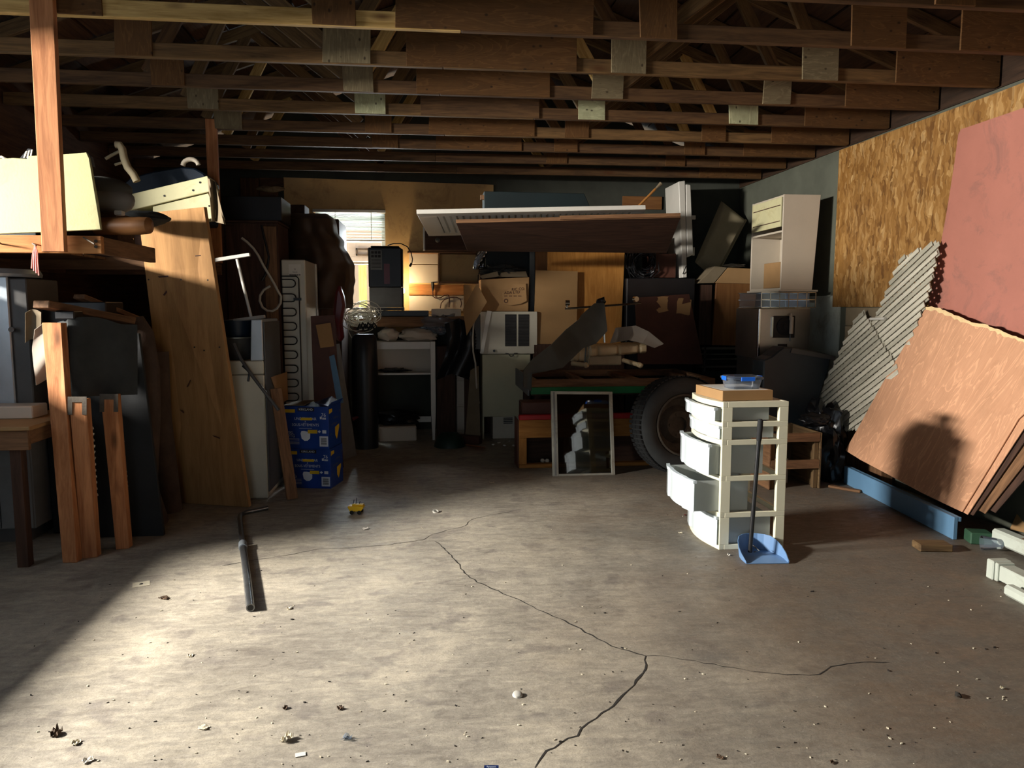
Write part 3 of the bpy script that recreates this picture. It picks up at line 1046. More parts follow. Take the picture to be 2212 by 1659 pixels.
zc = zt + 0.0635
cx, cy = TX0 + 0.20, TY0 + 0.20
fb = T('food_box', 'clear plastic food box with blue clips on the flat carton', 'food box')


def rr(hx, hy, r, z, n=4):
    out = []
    for (sx, sy, a0) in ((1, 1, 0), (-1, 1, 90), (-1, -1, 180), (1, -1, 270)):
        for k in range(n + 1):
            an = math.radians(a0 + 90 * k / n)
            out.append(V((cx + sx * (hx - r) + r * math.cos(an), cy + sy * (hy - r) + r * math.sin(an), z)))
    return out


def shell(rings):
    m = M()
    n = len(rings[0])
    pts = [p for r_ in rings for p in r_]
    fs = []
    for j in range(len(rings) - 1):
        for i in range(n):
            fs.append((j * n + i, j * n + (i + 1) % n, (j + 1) * n + (i + 1) % n, (j + 1) * n + i))
    fs.append(tuple(range(n - 1, -1, -1)))
    fs.append(tuple(range((len(rings) - 1) * n, len(rings) * n)))
    return m.add(pts, fs)


fb.part('tub', shell([rr(0.095, 0.075, 0.03, zc), rr(0.105, 0.085, 0.03, zc + 0.058), rr(0.112, 0.092, 0.03, zc + 0.06)]), MT['clear'])
fb.part('lid', shell([rr(0.114, 0.094, 0.03, zc + 0.061), rr(0.114, 0.094, 0.03, zc + 0.072), rr(0.100, 0.08, 0.03, zc + 0.080)]), MT['clear'])
for (x0_, x1_, y0_, y1_) in ((cx - 0.045, cx + 0.045, cy - 0.1, cy - 0.094), (cx - 0.045, cx + 0.045, cy + 0.094, cy + 0.1), (cx - 0.121, cx - 0.114, cy - 0.035, cy + 0.035), (cx + 0.114, cx + 0.121, cy - 0.035, cy + 0.035)):
    fb.part('clip', M().box(x0_, x1_, y0_, y1_, zc + 0.052, zc + 0.078), MT['clipblue'], 0.002)
fb.done()
solo('pencil', 'thin brown stick lying behind the flat carton on the tower', 'stick', M().cyl((TX0 + 0.30, TY0 + 0.47, zt + 0.008), (TX0 + 0.40, TY0 + 0.40, zt + 0.008), 0.006, 6), MT['brown'])

# dustpan with its long handle
pz = PZ(1650, 1217)
dp = T('dustpan', 'blue dustpan with a long black handle leaning on the drawer tower', 'dustpan')
fl_, frr = PZ(1612, 1219), PZ(1704, 1218)
wdt = (frr - fl_).length / 2
mid = (fl_ + frr) / 2
rx = (frr - fl_).normalized()
ry = V((-rx.y, rx.x, 0))
q = M()
prof = []
for k in range(13):
    t = k / 12
    an = math.pi * t
    prof.append((-math.cos(an), math.sin(an)))
out = [mid + rx * (-wdt)] + [mid + ry * 0.07 + rx * (c * wdt * 1.03) + ry * (s_ * 0.20) for c, s_ in prof] + [mid + rx * wdt]
q.slab([V((p.x, p.y, 0.002)) for p in out], (0, 0, 0.004))
dp.part('tray', q, MT['panblue'])
m = M()
P = [(p, 0.012 + 0.085 * min(1, max(0, (p - mid).dot(ry) / 0.2))) for p in out]
n_ = len(P)
for off in (0.0, 0.004):
    pass
lowv = [V((p.x, p.y, 0.004)) for p, h in P]
upv = [V((p.x, p.y, 0.004 + h)) + (p - (mid + ry * 0.08)).normalized() * (0.012 * h / 0.09) for p, h in P]
inw = [V((p.x, p.y, 0.004 + h)) + (p - (mid + ry * 0.08)).normalized() * (0.012 * h / 0.09 - 0.004) for p, h in P]
inl = [V((p.x, p.y, 0.004)) - (p - (mid + ry * 0.08)).normalized() * 0.004 for p, h in P]
fs = []
for i in range(n_ - 1):
    fs += [(i, i + 1, n_ + i + 1, n_ + i), (n_ + i, n_ + i + 1, 2 * n_ + i + 1, 2 * n_ + i), (2 * n_ + i, 2 * n_ + i + 1, 3 * n_ + i + 1, 3 * n_ + i)]
m.add(lowv + upv + inw + inl, fs)
dp.part('rim', m, MT['panblue'])
hb0 = mid + ry * 0.13 - rx * 0.06 + V((0, 0, 0.012))
hb1 = PY(1643, 905, hb0.y + 0.03)
dp.part('handle', M().cyl(hb0 + (hb1 - hb0) * 0.02, hb0 + (hb1 - hb0) * 0.84, 0.013, 10), MT['black'])
dp.part('grip', M().tube([hb0 + (hb1 - hb0) * t for t in (0.84, 0.86, 0.9, 0.94, 0.97, 0.99, 1.0)], 0.017, 10, taper=[0.8, 1, 0.93, 1.05, 0.95, 1, 0.5]), MT['blackmat'], smooth=True)
dp.part('spring_bracket', M().tube([hb0 + V((0.02, -0.01, 0.02)), hb0 + V((0.05, -0.02, 0.03)), hb0 + V((0.03, 0.03, 0.05))], 0.003, 6), MT['chrome'])
dp.done()

# ================================================================== things along the right wall
# blue board on edge
b0, b1 = PZ(1822, 1043), PZ(2058, 1166)
dr = (b1 - b0).normalized(); nr = V((-dr.y, dr.x, 0))
if nr.x < 0:
    nr = -nr
hB = PP(1945, 1063, (b0 + b1) / 2, nr).z
bb = T('blue_board', 'long blue painted board standing on edge below the leaning plywood', 'board')
bb.part('board', M().slab([b0, b1, b1 + V((0, 0, hB)), b0 + V((0, 0, hB))], nr * 0.028), MT['bluepaint'], 0.003)
bb.part('edge_strip', M().slab([b0 + V((0, 0, hB)) + nr * 0.03, b1 + V((0, 0, hB)) + nr * 0.03, b1 + V((0, 0, hB - 0.03)) + nr * 0.03, b0 + V((0, 0, hB - 0.03)) + nr * 0.03], nr * 0.02), MT['bluepaint'], 0.003)
bb.done()
# leaning plywood and pink sheet
PLp = V((3.475, 5, 0.15))
PLn = V((-1, 0, 0.20)).normalized()


def pl(u, v, off=0.0):
    return PP(u, v, PLp - PLn * off, PLn)


edge = [(2000, 664), (2022, 666), (2048, 676), (2075, 688), (2100, 699), (2128, 703), (2150, 712), (2172, 722), (2200, 730), (2226, 742), (2290, 770)]
lowp = [(2200, 905), (2140, 1005), (2078, 1106), (2040, 1088), (1990, 1064), (1920, 1026), (1858, 993), (1826, 973), (1856, 920), (1905, 830), (1955, 745)]
ply_pts = [pl(u, v) for u, v in edge + [(2330, 800), (2262, 850)] + lowp]
solo('plywood_sheet', 'bare reddish plywood sheet with a torn top leaning on the right wall', 'plywood', M().slab(ply_pts, PLn * -0.006, long=pl(2000, 664) - pl(1826, 973)), MT['luan'])
# fibrous torn strip along its top edge
m = M()
tp, bt = [], []
rnd = random.Random(4)
EE = [(a[0] + (b_[0] - a[0]) * t / 4, a[1] + (b_[1] - a[1]) * t / 4) for a, b_ in zip(edge[:-2], edge[1:-1]) for t in range(4)]
for u, v in EE:
    tp.append(pl(u + rnd.uniform(-2, 2), v - rnd.uniform(1, 4), -0.002))
    bt.append(pl(u, v + rnd.uniform(3, 9), -0.002))
n_ = len(tp)
m.add(tp + bt, [(i, i + 1, n_ + i + 1, n_ + i) for i in range(n_ - 1)])
pkx = XR - 0.036
pk = T('pink_sheet', 'large pink painted sheet standing against the strand board wall', 'sheet')
pts = [PX(u, v, pkx) for u, v in ((2086, 276), (2076, 279), (2070, 290), (2062, 350), (2046, 452), (2026, 560), (2006, 652))]
yk = [p for p in pts]
q = M().slab(pts + [V((pkx, yk[-1].y, 1.2)), V((pkx, 3.4, 1.2)), V((pkx, 3.4, yk[0].z + 0.01))], (0.012, 0, 0), long=V((0, 0, 1)))
pk.part('face', q, MT['pink'])
pk.part('torn_edge', m, MT['torn'])
pk.done()
# further sheets stacked behind the plywood
for i, (du, dv) in enumerate(((12, 6), (24, 8), (50, 4), (72, 2))):
    off = 0.012 + i * 0.016
    bl_ = pl(1905 + du, 1012, off); br = pl(2078 + du, 1106 + dv, off); tr_ = pl(2216 + du * 1.8, 880 + dv, off); tl = pl(2075 + du, 712, off)
    for p_ in (bl_, br):
        if p_.z < 0.004:
            p_.z = 0.004
    solo('panel', ['thin brown panel directly behind the leaning plywood sheet', 'second thin panel behind the leaning plywood sheet', 'third thin panel behind the leaning plywood sheet', 'rearmost thin panel behind the leaning plywood sheet'][i], 'panel', M().slab([bl_, br, tr_, tl], PLn * -0.005), [MT['luan'], MT['dkbrown'], MT['brown'], MT['dkbrown']][i], 'thin panels stacked behind the plywood')

# two lattice panels
LPp, LPn = V((3.54, 5.5, 0)), V((-1, 0, 0.135)).normalized()


def lp(u, v, off=0.0):
    return PP(u, v, LPp + LPn * off, LPn)


def clip_line(poly, o, d):
    ts = []
    n = len(poly)
    for i in range(n):
        a, b_ = poly[i], poly[(i + 1) % n]
        e = (b_[0] - a[0], b_[1] - a[1])
        den = d[0] * e[1] - d[1] * e[0]
        if abs(den) < 1e-9:
            continue
        w_ = (a[0] - o[0], a[1] - o[1])
        t = (w_[0] * e[1] - w_[1] * e[0]) / den
        s_ = (w_[0] * d[1] - w_[1] * d[0]) / den
        if 0 <= s_ <= 1:
            ts.append(t)
    ts.sort()
    return ts


def lattice(name_label, px, off):
    A3 = [lp(u, v, off) for u, v in px]
    o = A3[0]
    yax = V((0, -1, 0))
    zax = LPn.cross(yax)
    if zax.z < 0:
        zax = -zax
    poly = [((p - o).dot(yax), (p - o).dot(zax)) for p in A3]
    xs = [p[0] for p in poly]; zs = [p[1] for p in poly]
    t_ = T('lattice_panel', name_label, 'lattice')
    rnd = random.Random(len(px))
    wdl, pit = 0.038, 0.051
    for layer, (sl_, offn) in enumerate(((0.66, 0.013), (-1.55, 0.0))):
        d = V((1, sl_, 0)).normalized()
        nrm = (-d.y, d.x)
        vals = [p[0] * nrm[0] + p[1] * nrm[1] for p in poly]
        c = min(vals) + 0.02
        while c < max(vals):
            o2 = (nrm[0] * c, nrm[1] * c)
            ts = clip_line(poly, o2, (d.x, d.y))
            for a_, b_ in zip(ts[0::2], ts[1::2]):
                if b_ - a_ < 0.03:
                    continue
                a2, b2 = a_ - rnd.uniform(0.0, 0.02), b_ + rnd.uniform(0, 0.02)
                if rnd.random() < 0.0:
                    continue
                P0 = o + yax * (o2[0] + d.x * a2) + zax * (o2[1] + d.y * a2) + LPn * offn
                P1 = o + yax * (o2[0] + d.x * b2) + zax * (o2[1] + d.y * b2) + LPn * offn
                t_.part('slat', M().bar(P0, P1, wdl * rnd.uniform(0.9, 1.06), 0.006, up=LPn), MT[rnd.choice(['lattice', 'lattice', 'lattice_grey']) if layer == 0 else rnd.choice(['lattice', 'lattice_grey', 'lattice_grey'])])
            c += pit if layer == 0 else pit * 1.02
    t_.done()


lattice('grey weathered lattice panel in front, at the left of the pair', [(1757, 884), (1862, 668), (1926, 772), (1944, 802), (1885, 922), (1828, 930)], 0.018)
lattice('taller grey lattice panel behind, beside the pink sheet', [(1880, 720), (1948, 560), (2034, 518), (2003, 650), (1960, 762), (1925, 796)], 0.0)
# dowel between lattice panels
solo('white_dowel', 'short white rod wedged between the two lattice panels', 'rod', M().cyl(lp(1880, 689, 0.03), lp(1912, 688, 0.03), 0.012, 8), MT['white'])
# brown boards stacked behind lattice
for i, (v0, v1, u0, u1) in enumerate(((664, 704, 1796, 1900), (704, 730, 1786, 1896), (728, 757, 1776, 1890))):
    z1_, z0_ = PX(1830, v0, 3.76).z, PX(1830, v1, 3.76).z
    ya, yb = PX(u1, 700, 3.76).y, PX(u0, 700, 3.76).y
    q = M().box(3.76, 3.87, max(ya, 5.75), min(yb, 6.4), z0_ + 0.002, z1_)
    solo('carton_block', ['topmost', 'middle', 'lowest'][i] + ' brown flattened carton in the pile behind the lattice', 'carton', q, MT['greycard'], 'brown flattened cartons behind the lattice', bevel=0.006)
q = M().box(3.76, 3.87, 5.75, 6.4, 0, PX(1830, 757, 3.76).z)
solo('plank_crate', 'dark wooden crate under the brown cartons behind the lattice', 'crate', q, MT['brown'], bevel=0.006)

# floor pieces by the right wall
p = PZ(2020, 1190)
solo('wood_offcut', 'short thick wood offcut lying before the blue board end', 'wood offcut', rot_box(M(), (p.x, p.y + 0.03, 0), -0.15, 0.20, 0.11, 0, 0.045), MT['web'], bevel=0.006)
p = PZ(1830, 1058)
solo('wood_strip', 'thin wood strip on the floor by the far end of the blue board', 'wood offcut', rot_box(M(), (p.x - 0.02, p.y, 0), -0.9, 0.26, 0.05, 0, 0.02), MT['brown'], bevel=0.004)


def post(label, pa, pb, w_, collar, z):
    t_ = T('newel_post', label, 'post', 'white posts lying by the right wall')
    a, b_ = V((*pa, z + w_ / 2)), V((*pb, z + w_ / 2))
    d = (b_ - a).normalized()
    if collar:
        t_.part('end_block', M().bar(a, a + d * 0.055, w_ * 1.28, w_ * 1.28), MT['post'], 0.006)
        t_.part('collar', M().bar(a + d * 0.06, a + d * 0.085, w_ * 1.15, w_ * 1.2), MT['post'], 0.004)
        t_.part('shaft', M().bar(a + d * 0.087, b_, w_, w_), MT['post'], 0.005)
    else:
        t_.part('shaft', M().bar(a, b_, w_, w_), MT['post'], 0.014)
        t_.part('nail_plate', M().bar(a + d * 0.22 + V((0, 0, w_ / 2)), a + d * 0.30 + V((0, 0, w_ / 2)), w_ * 0.4, 0.003), MT['brown'])
    t_.done()


p1, p2 = PZ(2120, 1247), PZ(2212, 1296)
dd = V((p2.x - p1.x, p2.y - p1.y, 0)).normalized()
post('greenish white newel post with a grooved end block on the floor', (p1.x + 0.08, p1.y), (p1.x + 0.08 + dd.x * 1.2, p1.y + dd.y * 1.2), 0.085, True, 0.012)
p1 = PZ(2160, 1268)
post('white post lying nearest the camera at the right edge', (p1.x - 0.04, p1.y - 0.1), (p1.x - 0.04 + dd.x * 1.0, p1.y - 0.1 + dd.y * 1.0), 0.06, False, 0.0)
p1 = PZ(2146, 1180)
post('smooth white post lying farthest back beside the green box', (p1.x + 0.02, p1.y), (p1.x + 0.05 + dd.x * 1.2, p1.y + dd.y * 1.2), 0.09, False, 0.03)
p = PZ(2116, 1176)
solo('green_box', 'small green metal box beside the white posts', 'box', rot_box(M(), (p.x + 0.02, p.y + 0.04, 0), -0.3, 0.13, 0.11, 0, 0.075), MT['boxgreen'], bevel=0.006)
p = PZ(2124, 1190)
solo('plastic_cup', 'clear plastic cup lying tipped by the white posts', 'cup', M().lathe((p.x + 0.06, p.y, 0.045), (0.9, -0.35, 0), [(0.044, -0.06), (0.046, -0.06), (0.030, 0.05), (0.0, 0.05)], 16), MT['clear'], smooth=True)
for i, (u, v, r_) in enumerate(((2150, 1118, 0.12), (2195, 1092, 0.16), (2205, 1128, 0.10))):
    p = PZ(u, v)
    solo('insulation_clump', ['small clump of old insulation by the panels', 'large clump of old insulation at the right edge', 'flat clump of old insulation under the tan board'][i], 'insulation', M().blob((p.x, p.y, r_ * 0.35), (r_, r_, r_ * 0.6), 0.5, 3, 3, i, flat=-r_ * 0.34), MT['insul'])
p = PZ(2190, 1150)
solo('tan_board', 'tan board piece tilted against the insulation at the right edge', 'board', M().slab([(p.x - 0.03, p.y, 0.02), (p.x + 0.12, p.y - 0.35, 0.02), (p.x + 0.20, p.y - 0.30, 0.16), (p.x + 0.05, p.y + 0.02, 0.16)], (0, 0, 0.015)), MT['hardboard'], bevel=0.003)

# wooden crate behind the tower
c0 = PZ(1765, 1054)
cr = T('wooden_crate', 'rough open wooden frame crate on the floor behind the drawer tower', 'crate')
x1_, y0_ = c0.x, c0.y
x0_, y1_ = x1_ - 0.42, y0_ + 0.5
h_ = PY(1720, 935, y0_).z
for (xa, ya) in ((x0_, y0_), (x1_ - 0.04, y0_), (x0_, y1_ - 0.04), (x1_ - 0.04, y1_ - 0.04)):
    cr.part('corner_post', M().box(xa, xa + 0.04, ya, ya + 0.04, 0, h_ - 0.002), MT['web'], 0.003)
for z in (h_ - 0.0, h_ * 0.52):
    cr.part('slat', M().box(x0_ + 0.0, x1_, y0_ - 0.02, y0_ - 0.001, z - 0.075, z), MT['brown'], 0.003)
    cr.part('slat', M().box(x0_ + 0.0, x1_, y1_ + 0.001, y1_ + 0.02, z - 0.075, z), MT['web'], 0.003)
cr.part('side_panel', M().box(x1_ + 0.001, x1_ + 0.016, y0_ - 0.02, y1_ + 0.02, 0.0, h_), MT['web'], 0.003)
cr.part('side_panel', M().box(x0_ - 0.016, x0_ - 0.001, y0_ - 0.02, y1_ + 0.02, 0.0, h_), MT['brown'], 0.003)
cr.part('inner_panel', M().box(x0_ + 0.05, x1_ - 0.16, y0_ + 0.2, y0_ + 0.212, 0.0, h_ * 0.45), MT['offwhite'], 0.002)
cr.done()
p = PZ(1790, 1050)
solo('bin_bag', 'black crumpled bin bag slumped under the lattice', 'bag', M().blob((p.x + 0.10, p.y + 0.30, 0.26), (0.17, 0.24, 0.42), 0.3, 2.2, 4, 3, flat=-0.26), MT['bag'], smooth=True)
p = PY(1765, 906, p.y + 0.25)
solo('black_jacket', 'black cloth draped over the top of the bin bag', 'cloth', M().blob((p.x, p.y, p.z), (0.15, 0.12, 0.06), 0.3, 2, 4, 9), MT['black'], smooth=True)

# big dark plastic panel behind the tower
yk = 6.45
pp = [PY(u, v, yk) for u, v in ((1650, 778), (1668, 770), (1682, 758), (1694, 750), (1712, 750), (1770, 760), (1796, 767), (1790, 800), (1775, 845), (1755, 905))]
pp += [V((pp[-1].x, yk, 0.0)), V((pp[0].x, yk, 0.0))]
dk = T('plastic_bin', 'large dark blue grey plastic bin with a rounded lid behind the tower', 'bin')
dk.part('body', M().slab(pp, (0, 0.24, 0)), MT['darkblue'], 0.012)
dk.part('lid_rim', M().quad([(1712, 752, yk - 0.012), (1804, 769, yk - 0.012), (1802, 778, yk - 0.012), (1708, 762, yk - 0.012)], (0, 0.011, 0)), MT['dkgrey'])
dk.done()
# ================================================================== right back corner
yb = 6.87
x0_, x1_, z0_, z1_ = RC(1690, 1769, 420, 626, yb)
bk = T('bookcase', 'off white shelf cupboard standing on the slush machine by the wall', 'cupboard')
L_ = 0.70
bk.part('side_panel', M().slab([(x0_, yb, z0_), (x1_ - 0.05, yb, z0_), (x1_, yb, z1_), (x0_ + 0.0, yb, z1_)], (0, 0.02, 0)), MT['offwhite'], 0.002)
bk.part('side_panel', M().box(x0_, x1_ - 0.05, yb + L_ - 0.02, yb + L_, z0_, z1_), MT['offwhite'], 0.002)
bk.part('back_panel', M().box(x1_ - 0.06, x1_ - 0.05, yb + 0.021, yb + L_ - 0.021, z0_, z1_ - 0.02), MT['offwhite'])
for z in (z0_, z0_ + 0.55, z1_ - 0.02):
    bk.part('shelf', M().box(x0_ + 0.005, x1_ - 0.061, yb + 0.021, yb + L_ - 0.021, z, z + 0.019), MT['offwhite'], 0.002)
bk.part('drop_front', M().box(x0_ - 0.012, x0_ + 0.004, yb + 0.03, yb + L_ - 0.03, z1_ - 0.30, z1_ - 0.02), MT['cream'], 0.002)
for z in (z1_ - 0.10, z1_ - 0.25):
    bk.part('groove', M().box(x0_ - 0.014, x0_ - 0.0121, yb + 0.04, yb + L_ - 0.06, z, z + 0.008), MT['inkbrown'])
bk.done()
solo('carton', 'small brown carton inside the off white shelf cupboard', 'carton', M().box(x0_ + 0.01, x0_ + 0.24, yb + 0.05, yb + 0.40, z0_ + 0.021, z0_ + 0.27), MT['cardboard'], bevel=0.004)
# slush machine
ys = 6.80
sx0, sx1, sz0, sz1 = RC(1640, 1750, 630, 775, ys)
sm = T('slush_machine', 'stainless steel slush machine with a round black dial opening', 'machine')
sm.part('body', M().box(sx0, sx1, ys, ys + 0.55, sz0, sz1 - 0.16), MT['steel'], 0.006)
tray = M()
for z in (sz1 - 0.155, sz1 - 0.08, sz1 - 0.012):
    tray.box(sx0, sx1 + 0.03, ys - 0.03, ys - 0.02, z, z + 0.008).box(sx0, sx1 + 0.03, ys + 0.5, ys + 0.51, z, z + 0.008)
for i in range(7):
    x = sx0 + (sx1 + 0.03 - sx0) * i / 6
    tray.box(x - 0.003, x + 0.003, ys - 0.03, ys - 0.024, sz1 - 0.155, sz1 - 0.004).box(x - 0.003, x + 0.003, ys - 0.03, ys + 0.5, sz1 - 0.155, sz1 - 0.15)
sm.part('wire_basket', tray, MT['chrome'])
sm.part('hopper', M().box(sx0 + 0.01, sx1 - 0.01, ys + 0.01, ys + 0.5, sz1 - 0.145, sz1 - 0.008), MT['clear'], 0.004)
cxm, czm = (sx0 + sx1) / 2, sz1 - 0.33
sm.part('door_recess', M().box(cxm - 0.12, cxm + 0.10, ys - 0.008, ys - 0.001, czm - 0.11, czm + 0.10), MT['black'], 0.006)
sm.part('recess_rim', M().box(cxm - 0.135, cxm - 0.121, ys - 0.012, ys - 0.001, czm - 0.10, czm + 0.09), MT['chrome'])
sm.part('dial', M().lathe((cxm + 0.0, ys - 0.009, czm), (0, -1, 0), [(0, 0), (0.085, 0), (0.085, 0.012), (0.06, 0.02), (0.055, 0.012), (0.03, 0.012), (0.03, 0.024), (0, 0.024)], 24), MT['blackmat'])
sm.part('spout', M().cyl((cxm + 0.045, ys - 0.045, czm - 0.07), (cxm + 0.045, ys - 0.045, czm + 0.09), 0.018, 10).cyl((cxm + 0.045, ys - 0.045, czm + 0.09), (cxm + 0.045, ys - 0.03, czm + 0.12), 0.008, 6).cyl((cxm + 0.03, ys - 0.045, czm + 0.1), (cxm + 0.045, ys - 0.0, czm + 0.02), 0.008, 6), MT['offwhite'])
sm.part('spout_tube', M().cyl((cxm + 0.035, ys - 0.045, czm - 0.14), (cxm + 0.035, ys - 0.045, czm - 0.071), 0.006, 6), MT['clear'])
sm.part('display_slot', M().box(cxm - 0.065, cxm + 0.03, ys - 0.004, ys - 0.001, czm - 0.23, czm - 0.17), MT['black'])
sm.part('plate', M().box(cxm - 0.06, cxm + 0.025, ys - 0.003, ys - 0.001, czm - 0.275, czm - 0.245), MT['rust'])
sm.part('label_panel', M().box(cxm - 0.115, cxm + 0.07, ys - 0.003, ys - 0.001, czm - 0.385, czm - 0.295), MT['dkgrey'], 0.002)
sm.part('edge_trim', M().box(sx0 - 0.012, sx0 + 0.012, ys - 0.012, ys + 0.02, sz0, sz1 - 0.16), MT['chrome'], 0.004)
sm.done()
solo('machine_stand', 'dark steel stand below the slush machine', 'stand', M().box(sx0, sx1, ys + 0.02, ys + 0.5, 0, sz0 - 0.001), MT['dkgrey'], bevel=0.005)
z = sz1
solo('mounting_board', 'board lying under the off white shelf cupboard', 'board', M().box(x0_ - 0.03, min(x1_, 3.84), yb - 0.02, yb + L_, z0_ - 0.018, z0_ - 0.001), MT['offwhite'], bevel=0.002)

# stacked brown boxes, left of the machine
yq = 8.37
q0, q1, qa, qb = RC(1538, 1628, 607, 745, yq)
hb_ = T('laminate_box', 'tall orange brown laminate box left of the slush machine', 'box')
hb_.part('front', M().slab([PY(1538, 745, yq), PY(1620, 748, yq), PY(1637, 611, yq), PY(1548, 609, yq)], (0, 0.03, 0), long=V((0, 0, 1))), MT['laminate'], 0.002)
hb_.part('carcass', M().box(q0 + 0.06, q1 - 0.03, yq + 0.032, yq + 0.45, qa, qb - 0.01), MT['dkbrown'], 0.004)
hb_.done()
solo('carton', 'brown carton on the orange brown laminate box', 'carton', M().quad([(1545, 611, yq - 0.02), (1656, 614, yq - 0.02), (1659, 582, yq - 0.02), (1573, 578, yq - 0.02)], (0, 0.33, 0)), MT['cardboard'], bevel=0.003)
solo('carton', 'greyish carton end left on top of the orange brown laminate box', 'carton', M().quad([(1508, 612, yq - 0.02), (1543, 611, yq - 0.02), (1571, 578, yq - 0.02), (1545, 575, yq - 0.02)], (0, 0.25, 0)), MT['greycard'], bevel=0.003)
solo('papers', 'crumpled papers lying on the brown carton beside the cushion', 'papers', M().blob(PY(1585, 574, yq + 0.2), (0.13, 0.12, 0.022), 0.5, 3, 3, 5), MT['offwhite'])
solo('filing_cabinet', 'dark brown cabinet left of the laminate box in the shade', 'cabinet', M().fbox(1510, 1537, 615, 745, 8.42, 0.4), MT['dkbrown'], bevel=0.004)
# metal rack beneath
rk = T('metal_rack', 'flat metal rail rack under the laminate box', 'rack')
for v, hh, m_ in ((750, 5, 'steel'), (764, 2, 'steel'), (774, 3, 'steel'), (790, 4, 'steel')):
    rk.part('rail', M().fbox(1516, 1626, v, v + hh, yq - 0.05, 0.02), MT[m_])
    rk.part('rail', M().fbox(1516, 1626, v, v + hh, yq + 0.35, 0.02), MT[m_])
zz = PY(1570, 748, yq).z
zlo = PY(1570, 800, yq).z
for u in (1518, 1622):
    for yy in (yq - 0.05, yq + 0.37):
        px_ = PY(u, 760, yq).x
        rk.part('upright', M().box(px_, px_ + 0.02, yy - 0.0, yy + 0.02, zlo, zz - 0.002), MT['dkgrey'])
rk.part('shelf', M().box(PY(1516, 760, yq).x, PY(1626, 760, yq).x, yq - 0.03, yq + 0.35, zz - 0.012, zz - 0.003), MT['black'])
rk.done()
solo('tool_chest', 'dark chest beneath the flat metal rack', 'chest', M().box(PY(1512, 760, yq).x, PY(1632, 760, yq).x, yq - 0.06, yq + 0.45, 0, zlo - 0.001), MT['teal'], bevel=0.006)

# beige cushion tilted
m = M()
A, B_, C2, D = PY(1501, 566, 8.88), PY(1543, 604, 8.86), PY(1611, 476, 8.88), PY(1558, 434, 8.98)
nn = (B_ - A).cross(D - A).normalized()
if nn.y > 0:
    nn = -nn


def cush(a, b_):
    p = A.lerp(B_, a).lerp(D.lerp(C2, a), b_)
    e = min(a, 1 - a, b_, 1 - b_)
    k = min(1, e / 0.12) ** 0.5
    return p + nn * (0.09 * k)


m.grid(cush, 14, 20)
m.grid(lambda a, b_: cush(a, b_) - nn * (0.18 * min(1, min(a, 1 - a, b_, 1 - b_) / 0.12) ** 0.5 + 0.001), 14, 20)
cu = T('seat_cushion', 'beige cushion tilted on its corner above the cartons', 'cushion')
cu.part('pad', m, MT['beigefab'], smooth=True)
cu.part('piping', M().tube([B_, C2, D.lerp(C2, 0.97)], 0.014, 8), MT['beigefab'], smooth=True)
cu.done()
# folded white table
ft = T('folding_table', 'folded white plastic table standing on edge in the back corner', 'table')
ft.part('table_half', M().slab([PY(1466, 392, 8.42), PY(1480, 390, 8.42), PY(1484, 599, 8.42), PY(1474, 600, 8.42)], (0, 0.5, 0)), MT['white'], 0.006)
ft.part('table_half', M().slab([PY(1481.5, 398, 8.42), PY(1492, 399, 8.42), PY(1498, 550, 8.42), PY(1484.5, 556, 8.42)], (0, 0.5, 0)), MT['white'], 0.006)
ft.part('leg_foot', M().fbox(1493, 1503, 465, 474, 8.47, 0.04), MT['white'], 0.003)
ft.part('leg_foot', M().fbox(1497.5, 1501, 534, 552, 8.47, 0.04), MT['white'], 0.003)
ft.part('handle', M().tube([PY(1482, 575, 8.41), PY(1478, 585, 8.39), PY(1475, 592, 8.41)], 0.006, 6), MT['black'])
ft.done()
# dim brown boards and boxes behind
solo('brown_board', 'dim brown board high in the back right corner', 'board', M().fbox(1345, 1430, 424, 452, 9.125, 0.024), MT['laminate'], bevel=0.002)
solo('wood_rod', 'thin orange stick leaning in the back right corner', 'rod', M().tube([PY(1366, 459, 7.3), PY(1416, 408, 7.3)], 0.012, 8), MT['orangewood'])
solo('brush_head', 'small brush end at the top of the orange stick', 'brush', M().tube([PY(1416.5, 407.5, 7.3), PY(1428, 396, 7.3)], 0.018, 8, taper=[0.6, 1.0]), MT['greycard'])
ya = 8.5
solo('brown_carton', 'dim reddish carton behind the black tangle', 'carton', M().fbox(1408, 1460, 548, 600, ya, 0.4), MT['redbrown'], bevel=0.004)
solo('brown_carton', 'upper dim brown carton behind the black tangle', 'carton', M().fbox(1352, 1426, 509, 547, ya, 0.4, ), MT['laminate'], bevel=0.004)
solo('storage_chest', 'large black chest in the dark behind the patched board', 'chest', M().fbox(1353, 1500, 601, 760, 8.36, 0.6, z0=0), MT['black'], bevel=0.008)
m = M()
rnd = random.Random(12)
cc = PY(1388, 556, 8.43)
for i in range(26):
    a0 = rnd.uniform(0, 6.28)
    r_ = rnd.uniform(0.08, 0.20)
    pts = [cc + V((r_ * math.cos(a0 + t * 0.6) + rnd.uniform(-0.015, 0.015), rnd.uniform(-0.04, 0.04), r_ * 1.1 * math.sin(a0 + t * 0.6) - 0.02 * t)) for t in range(7)]
    m.tube(pts, 0.006, 5)
solo('cable_tangle', 'black tangled wreath of cable hanging in the dark corner', 'cable', m, MT['black'], kind='stuff')

# patched red brown board
y1, y2 = 8.02, 8.12
bd = T('patched_board', 'dark red brown board with two torn paper patches leaning at the back', 'board')
bd.part('board', M().slab([PY(1378, 787, y1), PY(1520, 787, y1), PY(1489, 635, y2), PY(1372, 643, y2)], (0, 0.02, 0)), MT['redbrown'], 0.002)


